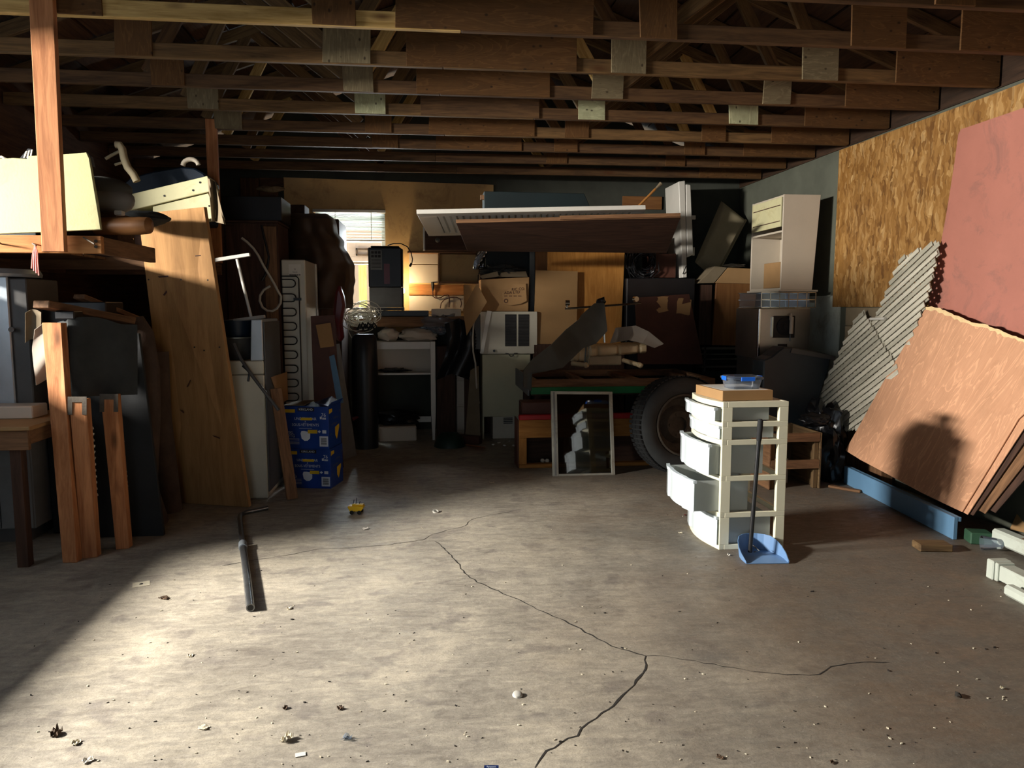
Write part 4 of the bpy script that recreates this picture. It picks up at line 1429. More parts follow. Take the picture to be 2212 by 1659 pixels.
def patch(px, seed):
    rnd = random.Random(seed)
    out = []
    for a, b_ in zip(px, px[1:] + px[:1]):
        for t in range(3):
            out.append(PY(a[0] + (b_[0] - a[0]) * t / 3 + rnd.uniform(-1.5, 1.5), a[1] + (b_[1] - a[1]) * t / 3 + rnd.uniform(-1.5, 1.5), y1 + 0.06))
    pp_ = V((0, y1, PY(1440, 787, y1).z)); pn = (V((0, y2, PY(1440, 640, y2).z)) - pp_).cross(V((1, 0, 0))).normalized()
    out = [CAM + (p - CAM) * (((pp_ - CAM).dot(pn)) / (p - CAM).dot(pn)) for p in out]
    return M().slab(out, (0, -0.003, 0))


bd.part('paper_patch', patch([(1421, 641), (1444, 640), (1441, 655), (1443, 672), (1424, 676), (1418, 670), (1427, 664), (1419, 652)], 1), MT['cardboard'])
bd.part('paper_patch', patch([(1464, 643), (1493, 648), (1490, 680), (1478, 680), (1461, 676)], 2), MT['cardboard'])
bd.done()

# oak and hardboard panels on the stack
yo_ = 8.42
solo('oak_panel', 'large orange oak veneer panel standing upright behind the table', 'panel', M().slab([PY(1180, 742, yo_), PY(1341, 742, yo_), PY(1352, 492, yo_ + 0.06), PY(1184, 487, yo_ + 0.06)], (0, 0.022, 0), long=V((0, 0, 1))), MT['oak'], bevel=0.002)
solo('veneer_board', 'narrow brown board edge behind the orange oak panel', 'panel', M().slab([PY(1155, 742, yo_ + 0.1), PY(1240, 742, yo_ + 0.1), PY(1240, 491, yo_ + 0.15), PY(1157, 490, yo_ + 0.15)], (0, 0.02, 0), long=V((0, 0, 1))), MT['laminate'], bevel=0.002)
solo('hardboard_panel', 'tan hardboard sheet standing before the orange oak panel', 'panel', M().slab([PY(1152, 748, yo_ - 0.07), PY(1245, 748, yo_ - 0.07), PY(1248, 586, yo_ - 0.035), PY(1157, 584, yo_ - 0.035)], (0, 0.006, 0), long=V((0, 0, 1))), MT['hardboard'])
zz = PY(1250, 742, yo_).z
solo('low_cupboard', 'dark low cupboard carrying the upright panels', 'cupboard', M().box(PY(1150, 745, yo_).x, PY(1345, 745, yo_).x, yo_ - 0.10, yo_ + 0.40, 0.0, zz - 0.001), MT['dkbrown'], bevel=0.006)

# doors lying flat overhead
dr_ = T('louvre_door', 'white louvred door lying flat across the top of the stack', 'door')
a_, b_, c_, d_ = PY(900, 462, 6.85), PY(1395, 452, 6.85), PY(1370, 500, 7.60), PY(926, 510, 7.60)
nu = (b_ - a_).cross(d_ - a_).normalized()
if nu.z < 0:
    nu = -nu


def dq(s0, s1, t0, t1):
    P = lambda s_, t_: a_.lerp(b_, s_).lerp(d_.lerp(c_, s_), t_)
    return [P(s0, t0), P(s1, t0), P(s1, t1), P(s0, t1)]


dr_.part('stile', M().slab(dq(0, 1, 0, 0.13), nu * 0.04), MT['white'], 0.002)
dr_.part('stile', M().slab(dq(0, 1, 0.87, 1), nu * 0.04), MT['white'], 0.002)
dr_.part('rail', M().slab(dq(0, 0.08, 0.131, 0.869), nu * 0.04), MT['white'], 0.002)
dr_.part('rail', M().slab(dq(0.94, 1.0, 0.131, 0.869), nu * 0.04), MT['white'], 0.002)
for i in range(30):
    s0 = 0.085 + i * 0.0284
    dr_.part('louvre_slat', M().slab(dq(s0, s0 + 0.019, 0.132, 0.868), nu * 0.006 + V((0.012, 0, 0.012))), MT['white'])
dr_.done()
dd_ = T('brown_door', 'dark brown flush door lying flat under the white louvred door', 'door')
e_ = [PY(985, 480, 6.86), PY(1470, 468, 6.86), PY(1440, 545, 7.62), PY(1010, 541, 7.62)]
nu2 = (e_[1] - e_[0]).cross(e_[3] - e_[0]).normalized()
if nu2.z < 0:
    nu2 = -nu2
e_ = [p - nu2 * 0.01 for p in e_]
dd_.part('leaf', M().slab(e_, nu2 * 0.034), MT['dkbrown'], 0.003)
dd_.part('edge_strip', M().slab([e_[0] + V((0, -0.006, 0)), e_[1] + V((0, -0.006, 0)), e_[1] + V((0, -0.006, 0)) + nu2 * 0.034, e_[0] + V((0, -0.006, 0)) + nu2 * 0.034], (0, 0.005, 0)), MT['brown'])
dd_.done()
solo('trim_board', 'thin brown board lying along the front of the brown flush door', 'board', M().slab([PY(1210, 466, 6.83), PY(1470, 460, 6.83), PY(1470, 468, 6.83), PY(1210, 474, 6.83)], (0, 0.02, 0)), MT['brown'])
tb = T('teal_box', 'long dark teal box on top of the white louvred door', 'box')
tb.part('body', M().quad([(1046, 452, 7.05), (1275, 447, 7.05), (1262, 418, 7.05), (1046, 413, 7.05)], (0, 0.25, 0)), MT['teal'], 0.004)
tb.part('latch', M().fbox(1038, 1046, 421, 431, 7.06, 0.03), MT['brown'], 0.002)
tb.done()
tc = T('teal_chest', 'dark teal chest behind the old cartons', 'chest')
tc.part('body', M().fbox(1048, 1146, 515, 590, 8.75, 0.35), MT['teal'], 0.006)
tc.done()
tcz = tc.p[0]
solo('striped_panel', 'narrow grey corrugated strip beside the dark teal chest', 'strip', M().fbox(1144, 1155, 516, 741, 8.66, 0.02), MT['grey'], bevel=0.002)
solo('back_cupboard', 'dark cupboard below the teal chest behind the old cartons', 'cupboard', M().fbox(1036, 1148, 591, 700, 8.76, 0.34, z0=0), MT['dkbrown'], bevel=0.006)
solo('plastic_wrap', 'crumpled silver plastic wrap hanging beside the teal chest', 'wrap', M().grid(lambda a, b_: PY(1026 + 22 * a + 4 * math.sin(b_ * 5), 520 + 62 * b_, 8.72 + 0.02 * math.sin(a * 9 + b_ * 7)), 8, 14, 0.002), MT['foil'], smooth=True)

# table frame with a green edge
tf = T('table_frame', 'upturned brown timber table frame with a green painted edge', 'table')
y0_, y1_ = 7.08, 8.28
xa, xb = PY(1148, 835, y0_).x, PY(1545, 835, y0_).x
zt_ = PY(1290, 820, y0_).z
zg0, zg1 = PY(1290, 850, y0_).z, PY(1290, 836, y0_).z
tf.part('front_rail', M().box(xa, xb, y0_, y0_ + 0.10, zg1, zt_), MT['brown'], 0.004)
tf.part('green_edge', M().box(xa - 0.01, xb, y0_ - 0.02, y0_ - 0.001, zg0, zg1 + 0.005), MT['green'], 0.003)
tf.part('back_rail', M().box(xa + 0.0, xb, y1_ - 0.08, y1_, zg1, zt_ + 0.0), MT['brown'], 0.004)
tf.part('side_rail', M().box(xa, xa + 0.07, y0_ + 0.101, y1_ - 0.081, zg1, zt_), MT['brown'], 0.004)
tf.part('side_rail', M().box(xb - 0.07, xb, y0_ + 0.101, y1_ - 0.081, zg1, zt_), MT['brown'], 0.004)
for u, wq in ((1240, 0.05), (1340, 0.12), (1470, 0.05)):
    xm = PY(u, 815, 7.6).x
    tf.part('cross_rail', M().box(xm, xm + wq, y0_ + 0.101, y1_ - 0.081, zg1 + 0.005, zt_ - 0.012), MT['brown'], 0.004)
tf.part('base_board', M().box(xa, xb, y0_ + 0.0, y1_, zg0 - 0.012, zg0 - 0.001), MT['dkbrown'])
tf.part('end_board', M().box(xa - 0.03, xa - 0.012, y0_ + 0.05, y1_ - 0.1, zg0 - 0.02, zt_ + 0.03), MT['grey'], 0.003)
for (lx, ly) in ((xa + 0.05, y0_ + 0.12), (xb - 0.14, y0_ + 0.12), (xa + 0.05, y1_ - 0.2), (xb - 0.14, y1_ - 0.2)):
    tf.part('leg', M().box(lx, lx + 0.07, ly, ly + 0.07, 0, zg0 - 0.013), MT['dkbrown'], 0.004)
tf.done()
# padded chair lying on the table frame
pc = T('padded_chair', 'cream padded chair with chrome frame lying on the table frame', 'chair')


def roll(u0, u1, vt0, vt1, vb0, vb1, y, dep, amp, nb):
    m = M()

    def fn(a, b_):
        u = u0 + (u1 - u0) * a
        top, bot = vt0 + (vt1 - vt0) * a, vb0 + (vb1 - vb0) * a
        v = (top + bot) / 2
        an = 2 * math.pi * b_
        c = PY(u, v, y + dep / 2)
        h = (PY(u, top, y).z - PY(u, bot, y).z) / 2
        e = min(a, 1 - a)
        k = min(1, e / 0.05) ** 0.5 if e < 0.05 else 1
        tuft = 1 - amp * max(0, 1 - abs(((a * nb) % 1) - 0.5) * -14 - 7.0) if False else 1 - amp * math.exp(-(((a * nb) % 1 - 0.5) / 0.06) ** 2)
        sx = math.copysign(abs(math.cos(an)) ** 0.6, math.cos(an))
        sz = math.copysign(abs(math.sin(an)) ** 0.6, math.sin(an))
        wr = 1 + 0.025 * math.sin(a * 130 + 3 * math.sin(b_ * 9))
        return c + V((0, dep / 2 * sx * k * tuft, h * sz * k * tuft * wr))
    m.grid(fn, 70, 20)
    return m


pc.part('seat_pad', roll(1262, 1392, 745, 738, 772, 762, 7.52, 0.40, 0.14, 3), MT['vinyl'], smooth=True)
pc.part('back_pad', roll(1232, 1290, 752, 750, 782, 780, 7.62, 0.22, 0.12, 2), MT['vinyl'], smooth=True)
pc.part('seat_underside', M().fbox(1268, 1343, 767, 789, 7.6, 0.2), MT['beigefab'], 0.01)
fr_ = [PY(1263, 786, 7.48), PY(1266, 748, 7.48), PY(1268, 738, 7.49), PY(1271, 742, 7.50), PY(1272, 770, 7.5), PY(1270, 787, 7.5)]
pc.part('chrome_frame', M().tube(fr_, 0.010, 8), MT['chrome'], smooth=True)
pc.part('leg', M().tube([PY(1236, 785, 7.6), PY(1266, 789, 7.46)], 0.024, 10), MT['vinyl'], smooth=True)
pc.part('leg', M().tube([PY(1346, 778, 7.62), PY(1383, 789, 7.46)], 0.024, 10), MT['vinyl'], smooth=True)
pc.part('leg_cap', M().blob(PY(1266, 789, 7.45), (0.03, 0.03, 0.03), 0.3, 3, 2, 2), MT['vinyl'])
pc.part('leg_cap', M().blob(PY(1383, 789, 7.45), (0.03, 0.03, 0.03), 0.3, 3, 2, 4), MT['vinyl'])
pc.done()
# chrome bar
cb = T('chrome_bar', 'chrome bar with end clamps standing over the padded chair', 'bar')
cb.part('bar', M().cyl(PY(1220, 667, 7.46), PY(1384, 655, 7.46), 0.011, 10), MT['chrome'])
cb.part('stem', M().cyl(PY(1301, 660, 7.47), PY(1306, 740, 7.47), 0.012, 10), MT['chrome'])
cb.part('clamp', M().cyl(PY(1221, 654, 7.46), PY(1230, 654, 7.46), 0.028, 12), MT['chrome'])
cb.part('clamp_stem', M().cyl(PY(1225.5, 652, 7.46), PY(1225, 666, 7.46), 0.010, 8), MT['chrome'])
cb.part('end_knob', M().lathe(PY(1373, 646, 7.46), (0.3, -1, 0), [(0, -0.02), (0.028, -0.02), (0.028, 0.02), (0, 0.02)], 14), MT['chrome'])
cb.part('center_clamp', M().blob(PY(1298, 652, 7.45), (0.05, 0.03, 0.045), 0.4, 3, 2, 8), MT['black'])
cb.done()
# foam strips
def strip(ctrl, n=40):
    """ctrl: list of (u_left, v_left, u_right, v_right, Y)"""
    def fn(a, b_):
        k = b_ * (len(ctrl) - 1)
        i = min(int(k), len(ctrl) - 2)
        t = k - i
        t = t * t * (3 - 2 * t)
        c0, c1 = ctrl[i], ctrl[i + 1]
        c = [x + (y - x) * t for x, y in zip(c0, c1)]
        return PY(c[0] + (c[2] - c[0]) * a, c[1] + (c[3] - c[1]) * a, c[4] + 0.02 * math.sin(a * 3.1))
    return M().grid(fn, 8, n, 0.008)


solo('foam_strip', 'dark grey foam strip twisted over the left end of the table frame', 'foam strip', strip([(1284, 655, 1306, 655, 7.40), (1256, 680, 1312, 715, 7.34), (1250, 690, 1288, 742, 7.30), (1222, 712, 1260, 752, 7.22), (1190, 745, 1215, 795, 7.02), (1150, 775, 1190, 800, 6.96), (1130, 800, 1150, 808, 6.92), (1130, 835, 1148, 845, 6.92)]), MT['foam'], smooth=True)
solo('foam_strip', 'pale grey underlay piece curling on the right of the padded chair', 'foam strip', strip([(1318, 742, 1330, 708, 7.6), (1358, 735, 1374, 703, 7.5), (1388, 742, 1402, 716, 7.46), (1414, 752, 1434, 742, 7.46)]), MT['foamlight'], smooth=True)

# red edged frame on the floor
yr = 6.78
rf_ = T('red_edged_frame', 'orange brown table frame with a red edge standing on its side', 'table')
xl, xr_ = PY(1121, 950, yr).x, PY(1480, 950, yr).x
zR1, zR0, zB0 = PY(1200, 895, yr).z, PY(1200, 906, yr).z, PY(1200, 945, yr).z
zL1 = PY(1200, 1002, yr).z
rf_.part('red_edge', M().box(xl, xr_, yr - 0.02, yr + 0.05, zR0, zR1), MT['red'], 0.006)
rf_.part('apron', M().box(xl, xr_, yr, yr + 0.03, zB0, zR0 - 0.001), MT['orangewood'], 0.003)
rf_.part('leg', M().box(xl, xl + 0.075, yr, yr + 0.07, zL1, zB0 - 0.001), MT['orangewood'], 0.004)
rf_.part('leg', M().box(xr_ - 0.3, xr_ - 0.22, yr, yr + 0.07, zL1, zB0 - 0.001), MT['orangewood'], 0.004)
rf_.part('leg', M().box(xl + 0.46, xl + 0.53, yr + 0.17, yr + 0.24, zL1, zB0 - 0.02), MT['brown'], 0.004)
rf_.part('bottom_rail', M().box(xl, xr_, yr - 0.01, yr + 0.08, 0.0, zL1 - 0.001), MT['orangewood'], 0.006)
rf_.part('back_board', M().box(xl + 0.1, xr_ - 0.1, yr + 0.25, yr + 0.265, 0, zB0), MT['dkbrown'])
rf_.part('red_base', M().box(xl - 0.012, xl - 0.001, yr, yr + 0.27, 0.0, zR0), MT['redbrown'], 0.003)
rf_.done()
solo('red_crate', 'small dark red crate on top of the red edged frame', 'crate', M().box(xl + 0.03, xl + 0.5, yr + 0.06, yr + 0.26, zR0 + 0.001, PY(1160, 868, yr + 0.06).z), MT['redbrown'], bevel=0.008)
for i, u in enumerate((1172, 1182)):
    solo('wooden_bead', 'pale wooden bead lying inside the red edged frame, %s of two' % ('left' if i == 0 else 'right'), 'bead', M().blob(PY(u, 995, yr + 0.12) * 1.0 + V((0, 0, 0)), (0.022, 0.02, 0.02), 0.2, 3, 2, i), MT['offwhite'], smooth=True)

# storm window frame
yw = 6.62
a0 = PZ(1194, 1029)
a1 = PY(1329, 1029, a0.y)
a1.z = 0.0
a2, a3 = PY(1323, 846, a1.y + 0.125), PY(1190, 845, a0.y + 0.125)
sw = T('storm_window', 'aluminium framed dark storm window leaning on the red edged frame', 'window frame')
ex_, ez_ = (a1 - a0), (a3 - a0)
nw = ex_.cross(ez_).normalized()
if nw.y > 0:
    nw = -nw


def sq(s0, s1, t0, t1):
    P = lambda s_, t_: a0.lerp(a1, s_).lerp(a3.lerp(a2, s_), t_)
    return [P(s0, t0), P(s1, t0), P(s1, t1), P(s0, t1)]


sw.part('frame_side', M().slab(sq(0, 0.095, 0, 1), -nw * 0.03), MT['alu'], 0.002)
sw.part('frame_side', M().slab(sq(0.945, 1, 0, 1), -nw * 0.03), MT['alu'], 0.002)
sw.part('frame_rail', M().slab(sq(0.096, 0.944, 0, 0.025), -nw * 0.03), MT['alu'], 0.002)
sw.part('frame_rail', M().slab(sq(0.096, 0.944, 0.965, 1), -nw * 0.03), MT['alu'], 0.002)
sw.part('track_strip', M().slab([p + nw * 0.004 for p in sq(0.035, 0.06, 0.01, 0.99)], nw * 0.004), MT['grey'])
sw.part('pane', M().slab([p - nw * 0.012 for p in sq(0.0961, 0.9439, 0.026, 0.964)], -nw * 0.003), MT['darkglass'])
sw.done()

# tyre
tc_ = PY(1467, 926, 6.45)
R_ = (PY(1467, 823, 6.45).z - PY(1467, 1030, 6.45).z) / 2
tc_.z = R_ + 0.002
ax = V((0.16, -1, 0.10)).normalized()
ty = T('tyre', 'large black tyre on a rusty rim standing behind the drawer tower', 'tyre')
prof = [(0.63, -0.10), (0.66, -0.115), (0.80, -0.135), (0.92, -0.12), (0.97, -0.095), (1.0, -0.05), (1.0, 0.05), (0.97, 0.095), (0.92, 0.12), (0.80, 0.135), (0.66, 0.115), (0.63, 0.10), (0.60, 0.0), (0.63, -0.10)]
ty.part('tyre_body', M().lathe(tc_, ax, [(r_ * R_, h) for r_, h in prof], 56), MT['tire'], smooth=True)
tr2 = M()
pa = ax.cross(V((0, 0, 1))).normalized(); pb = ax.cross(pa)
for k in range(64):
    an = 2 * math.pi * k / 64
    d_1 = pa * math.cos(an) + pb * math.sin(an)
    tdir = pb * math.cos(an) - pa * math.sin(an)
    for hh in (-0.075, 0.0, 0.075):
        tr2.ob(tc_ + d_1 * (R_ * 0.999) + ax * hh, tdir * (R_ * 0.034), ax * 0.030, d_1 * 0.005)
ty.part('tread_block', tr2, MT['blackmat'], kind='stuff')
ty.part('rim', M().lathe(tc_, ax, [(0.635 * R_, 0.112), (0.60 * R_, 0.118), (0.58 * R_, 0.10), (0.56 * R_, 0.04), (0.54 * R_, -0.02), (0.40 * R_, -0.04), (0.28 * R_, 0.01), (0.16 * R_, 0.01), (0.155 * R_, -0.02), (0, -0.02)], 40), MT['rust'], smooth=True)
for k in range(5):
    an = 2 * math.pi * k / 5
    p = tc_ + (pa * math.cos(an) + pb * math.sin(an)) * (0.22 * R_) + ax * 0.0
    ty.part('wheel_nut', M().cyl(p, p + ax * 0.022, 0.013, 6), MT['rust'])
ty.done()
# ================================================================== back bench and what stands on it
yB0 = 8.42
bx0, bx1 = PY(758, 690, yB0).x, PY(1018, 690, yB0).x
zb1, zb0 = PY(900, 684, yB0).z, PY(900, 706, yB0).z
bn = T('bench', 'brown timber ledge below the back window', 'bench')
bn.part('front_beam', M().box(bx0, bx1, yB0, yB0 + 0.05, zb0, zb1), MT['brown'], 0.004)
bn.part('top_board', M().box(bx0, bx1, yB0 + 0.051, YB - 0.035, zb1 - 0.03, zb1), MT['offwhite'], 0.002)
for x in (bx0 + 0.02, bx1 - 0.08):
    bn.part('leg', M().box(x, x + 0.06, yB0 + 0.06, yB0 + 0.12, 0, zb1 - 0.031), MT['dkbrown'])
    bn.part('leg', M().box(x, x + 0.06, YB - 0.12, YB - 0.06, 0, zb1 - 0.031), MT['dkbrown'])
bn.done()
solo('tool_case', 'flat black case lying on the ledge below the black cooler', 'case', M().fbox(812, 926, 671, 683, yB0 + 0.06, 0.32, z0=zb1 + 0.001), MT['black'], bevel=0.006)
solo('white_board', 'pale board lying on the ledge right of the black case', 'board', M().fbox(932, 996, 667, 683, yB0 + 0.05, 0.2, z0=zb1 + 0.001), MT['offwhite'], bevel=0.003)
# black appliance
ym = 8.62
ap = T('black_cooler', 'tall black appliance with a grey label standing in front of the window', 'appliance')
u0, u1 = 797, 880
x0_, x1_, z0_, z1_ = RC(797, 868, 531, 672, ym)
z0_ = PY(860, 671, yB0 + 0.06).z + 0.0015
dy = 0.2
ap.part('foot', M().box(x0_ + 0.0, x1_ + 0.02, ym - 0.015, ym + dy, z0_, z0_ + 0.035), MT['dkgrey'], 0.003)
ap.part('lower_panel', M().box(x0_, x1_ - 0.0, ym, ym + dy, z0_ + 0.036, z0_ + 0.26), MT['grey'], 0.004)
ap.part('body', M().box(x0_ - 0.005, x1_, ym, ym + dy, z0_ + 0.261, z1_ - 0.02).box(x0_ + 0.02, x1_ - 0.02, ym + 0.02, ym + dy - 0.02, z1_ - 0.02, z1_), MT['black'], 0.01)
ap.part('side_cover', M().box(x1_ + 0.001, x1_ + 0.012, ym - 0.004, ym + dy, z0_ + 0.036, z1_ - 0.03), MT['blackmat'], 0.003)
lb = M().box(x0_ + 0.02, x0_ + 0.15, ym - 0.003, ym - 0.0005, z1_ - 0.27, z1_ - 0.05)
ap.part('label_plate', lb, MT['grey'])
q = M()
for r_ in range(2):
    for c_ in range(3):
        q.box(x0_ + 0.03 + c_ * 0.038, x0_ + 0.06 + c_ * 0.038, ym - 0.0045, ym - 0.0031, z1_ - 0.09 - r_ * 0.042, z1_ - 0.06 - r_ * 0.042)
for i in range(7):
    q.box(x0_ + 0.03, x0_ + 0.14, ym - 0.0045, ym - 0.0031, z1_ - 0.16 - i * 0.014, z1_ - 0.155 - i * 0.014)
ap.part('label_print', q, MT['inkblack'])
ap.part('red_panel', M().box(x0_ + 0.17, x0_ + 0.235, ym - 0.003, ym - 0.0005, z0_ + 0.30, z1_ - 0.20), MT['maroon'])
ap.part('power_cord', M().tube([PY(838, 530, ym + 0.1), PY(850, 526, ym), PY(866, 526, ym - 0.03), PY(880, 533, ym - 0.04), PY(888, 546, ym - 0.04), PY(891, 560, ym - 0.04), PY(889, 572, ym - 0.04)], 0.006, 7), MT['black'], smooth=True)
ap.part('plug', M().tube([PY(889, 569, ym - 0.04), PY(885, 576, ym - 0.04)], 0.013, 8), MT['black'])
ap.done()
# lamp added unseen behind the appliance, to make the glow on the boards
wl_ = T('added_glow_lamp', 'small lamp added for its glow, unseen on the ledge behind the black appliance', 'lamp')
lp_ = PY(870, 655, 8.91)
lp_.z = zb1 + 0.002
wl_.part('base', M().lathe(lp_, (0, 0, 1), [(0, 0), (0.04, 0), (0.04, 0.012), (0.012, 0.02), (0.012, 0.26), (0, 0.26)], 16), MT['dkgrey'], smooth=True)
nb = N('added_glow_bulb')
nb.b.inputs['Emission Color'].default_value = (1.0, 0.72, 0.40, 1)
nb.b.inputs['Emission Strength'].default_value = 12.0
wl_.part('bulb', M().blob(lp_ + V((0, 0, 0.295)), (0.03, 0.03, 0.036), 0, 1, 2), nb.m, smooth=True)
wl_.done()
pld = bpy.data.lights.new('added_glow_light', 'POINT')
pld.energy = 12.0
pld.color = (1.0, 0.74, 0.42)
pld.shadow_soft_size = 0.035
plo = bpy.data.objects.new('added_glow_light', pld)
COL.objects.link(plo)
plo.location = lp_ + V((0.0, 0.0, 0.345))
# boards on the wall right of the window
yw_ = YB - 0.05
for i, (u0, u1, v0, v1, m_, l) in enumerate(((884, 946, 546, 570, 'offwhite', 'uppermost pale'), (884, 946, 572, 611, 'offwhite', 'second pale'), (883, 1002, 615, 637, 'pine', 'orange pine'), (884, 1002, 639, 672, 'offwhite', 'lowest pale'))):
    solo('shelf_board', '%s board fixed to the wall right of the black cooler' % l, 'board', M().fbox(u0, u1, v0, v1, YB - 0.056, 0.025), MT[m_], bevel=0.002)
sb = T('shelf_box', 'dark brown open shelf box on the wall over the ledge', 'shelf')
x0_, x1_, z0_, z1_ = RC(947, 1040, 547, 612, 8.9)
sb.part('side', M().box(x0_, x0_ + 0.02, 8.9, YB - 0.035, z0_, z1_), MT['brown'])
sb.part('side', M().box(x1_ - 0.02, x1_, 8.9, YB - 0.035, z0_, z1_), MT['brown'])
sb.part('shelf', M().box(x0_ + 0.021, x1_ - 0.021, 8.9, YB - 0.035, z0_, z0_ + 0.02), MT['brown'])
sb.part('top', M().box(x0_ - 0.36, x1_, 8.89, YB - 0.035, z1_ + 0.001, z1_ + 0.02), MT['brown'])
sb.done()
dw = T('kitchen_unit', 'dark brown kitchen unit front with a round knob hanging over the shelf box', 'unit')
x0_, x1_, z0_, z1_ = RC(918, 1040, 500, 541, 8.85)
z0_ = max(z0_, z1_ - 0.30)
dw.part('body', M().box(x0_, x1_, 8.86, YB - 0.035, z0_, z1_), MT['dkbrown'], 0.003)
dw.part('edge_strip', M().box(x0_ - 0.022, x0_ - 0.001, 8.87, YB - 0.035, z0_ - 0.0, z1_ + 0.05), MT['white'], 0.002)
p = PY(945, 519, 8.855)
dw.part('knob', M().lathe(p, (0, -1, 0), [(0, -0.004), (0.012, -0.004), (0.012, 0.012), (0.028, 0.022), (0.026, 0.034), (0.012, 0.042), (0, 0.043)], 16), MT['dkgrey'], smooth=True)
dw.done()
hv = T('hanging_cable', 'dark looping cable with a plug hanging on the pale boards', 'cable')
hv.part('cord', M().tube([PY(u, v, YB - 0.075) for u, v in ((935, 628), (935, 640), (941, 644), (952, 643), (960, 638), (968, 637), (971, 643), (970, 664))], 0.006, 7), MT['inkbrown'], smooth=True)
hv.part('loop', M().tube([PY(u, v, YB - 0.08) for u, v in ((951, 666), (953, 655), (960, 647), (972, 643), (986, 642), (995, 646), (997, 656), (995, 664))], 0.006, 7), MT['inkbrown'], smooth=True)
hv.part('plug', M().tube([PY(934.5, 609, YB - 0.08), PY(935, 620, YB - 0.08), PY(935, 629, YB - 0.08)], 0.019, 8, taper=[1, 1, 0.4]), MT['black'])
hv.done()

# white heater cabinet with the air conditioner
ya_ = 8.36
x0_, x1_, z0_, z1_ = RC(1042, 1146, 765, 951, ya_)
z0_ = 0
hc = T('heater_cabinet', 'tall cream metal cabinet with a vent in its base', 'cabinet')
zs = PY(1095, 900, ya_).z
hc.part('body', M().box(x0_, x1_, ya_, ya_ + 0.36, zs, z1_), MT['creamappl'], 0.006)
hc.part('side_leg', M().box(x0_, x0_ + 0.02, ya_, ya_ + 0.36, 0, zs - 0.001), MT['creamappl'], 0.003)
hc.part('base_panel', M().box(x0_ + 0.12, x1_ - 0.01, ya_ + 0.03, ya_ + 0.34, 0, zs - 0.002), MT['applwhite'], 0.003)
for i in range(4):
    zz = PY(1098, 903 + i * 3.6, ya_).z
    hc.part('vent_slot', M().box(PY(1088, 905, ya_).x, PY(1108, 905, ya_).x, ya_ + 0.024, ya_ + 0.029, zz - 0.010, zz), MT['black'])
hc.done()
x0_, x1_, z0_, z1_ = RC(1038, 1161, 673, 764, ya_ - 0.04)
z0_ = max(z0_, hc.p[0][1].bounds()[1].z + 0.001) if False else z0_
ac = T('air_conditioner', 'white window air conditioner with two black grilles on the cream cabinet', 'air conditioner')
yc = ya_ - 0.04
zt_ = PY(1100, 764.5, ya_).z
ac.part('casing', M().box(x0_, x1_, yc, yc + 0.40, zt_ + 0.002, z1_), MT['applwhite'], 0.006)
for (u0, u1) in ((1091, 1115.5), (1119.5, 1143)):
    gx0, gx1 = PY(u0, 715, yc).x, PY(u1, 715, yc).x
    gz0, gz1 = PY(1115, 748, yc).z, PY(1115, 679, yc).z
    gi = ac.part('grille', M().box(gx0, gx1, yc - 0.003, yc - 0.0005, gz0, gz1), MT['black'])
    lv_ = M()
    for k in range(22):
        z = gz0 + (gz1 - gz0) * (k + 0.5) / 22
        lv_.ob(((gx0 + gx1) / 2, yc - 0.006, z), ((gx1 - gx0) / 2, 0, 0), (0, 0.003, -0.004), (0, 0.0006, 0.0006))
    ac.part('grille_louvre', lv_, MT['dkgrey'], of=gi, kind='stuff')
ac.part('control_strip', M().box(x0_ + 0.012, x0_ + 0.05, yc - 0.003, yc - 0.0005, z0_ + 0.05, z1_ - 0.05), MT['offwhite'], 0.001)
ac.part('knob', M().cyl(PY(1067.5, 758, yc), PY(1067.5, 758, yc - 0.02), 0.016, 6), MT['black'])
ac.part('latch_hook', M().tube([PY(u, v, yc - 0.004) for u, v in ((1092, 763), (1098, 764), (1103, 770), (1108, 769), (1111, 763), (1118, 763))], 0.006, 6), MT['dkgrey'])
coil = M()
for k in range(9):
    coil.tube([(x0_ - 0.05, yc + 0.02, z0_ + 0.06 + k * 0.035), (x0_ - 0.05, yc + 0.3, z0_ + 0.06 + k * 0.035)], 0.008, 6)
ac.part('side_coil', coil.box(x0_ - 0.085, x0_ - 0.002, yc + 0.04, yc + 0.32, z0_ + 0.05, z1_ - 0.03), MT['dkgrey'], kind='stuff')
ac.done()
solo('white_strip', 'white metal strip leaning on the front of the air conditioner', 'strip', M().slab([PY(1037, 763, yc - 0.05), PY(1044, 764, yc - 0.05), PY(1062, 672, yc - 0.012), PY(1052, 671, yc - 0.012)], (0, 0.006, 0)), MT['white'])
solo('power_cable', 'white cable hanging down left of the air conditioner', 'cable', M().tube([PY(u, v, ya_ - 0.05) for u, v in ((1027, 672), (1023, 700), (1021, 730), (1022, 760), (1027, 785), (1028, 810), (1030, 840), (1035, 872))], 0.010, 8), MT['wire'], smooth=True)

# old cartons on the air conditioner
oc = T('old_carton', 'battered brown carton with torn print on top of the air conditioner', 'carton')
zb_ = z1_ + 0.002
yk_ = 8.38
ox0, ox1, _, oz1 = RC(1040, 1142, 600, 662, yk_)
oc.part('body', M().slab([(ox0, yk_, zb_), (ox1, yk_ + 0.02, zb_), (ox1 + 0.01, yk_ + 0.01, oz1 + 0.01), (ox0 - 0.01, yk_, oz1 - 0.02)], (0, 0.32, 0)), MT['cardboard'], 0.006)
oc.part('torn_face', M().slab([PY(1088, 656, yk_ - 0.012), PY(1085, 632, yk_ - 0.012), PY(1104, 622, yk_ - 0.012), PY(1112, 614, yk_ - 0.012), PY(1136, 612, yk_ - 0.012), PY(1138, 650, yk_ - 0.012), PY(1124, 657, yk_ - 0.012), PY(1102, 660, yk_ - 0.012)], (0, 0.008, 0)), MT['cardboard'], 0.001)
tx = M()
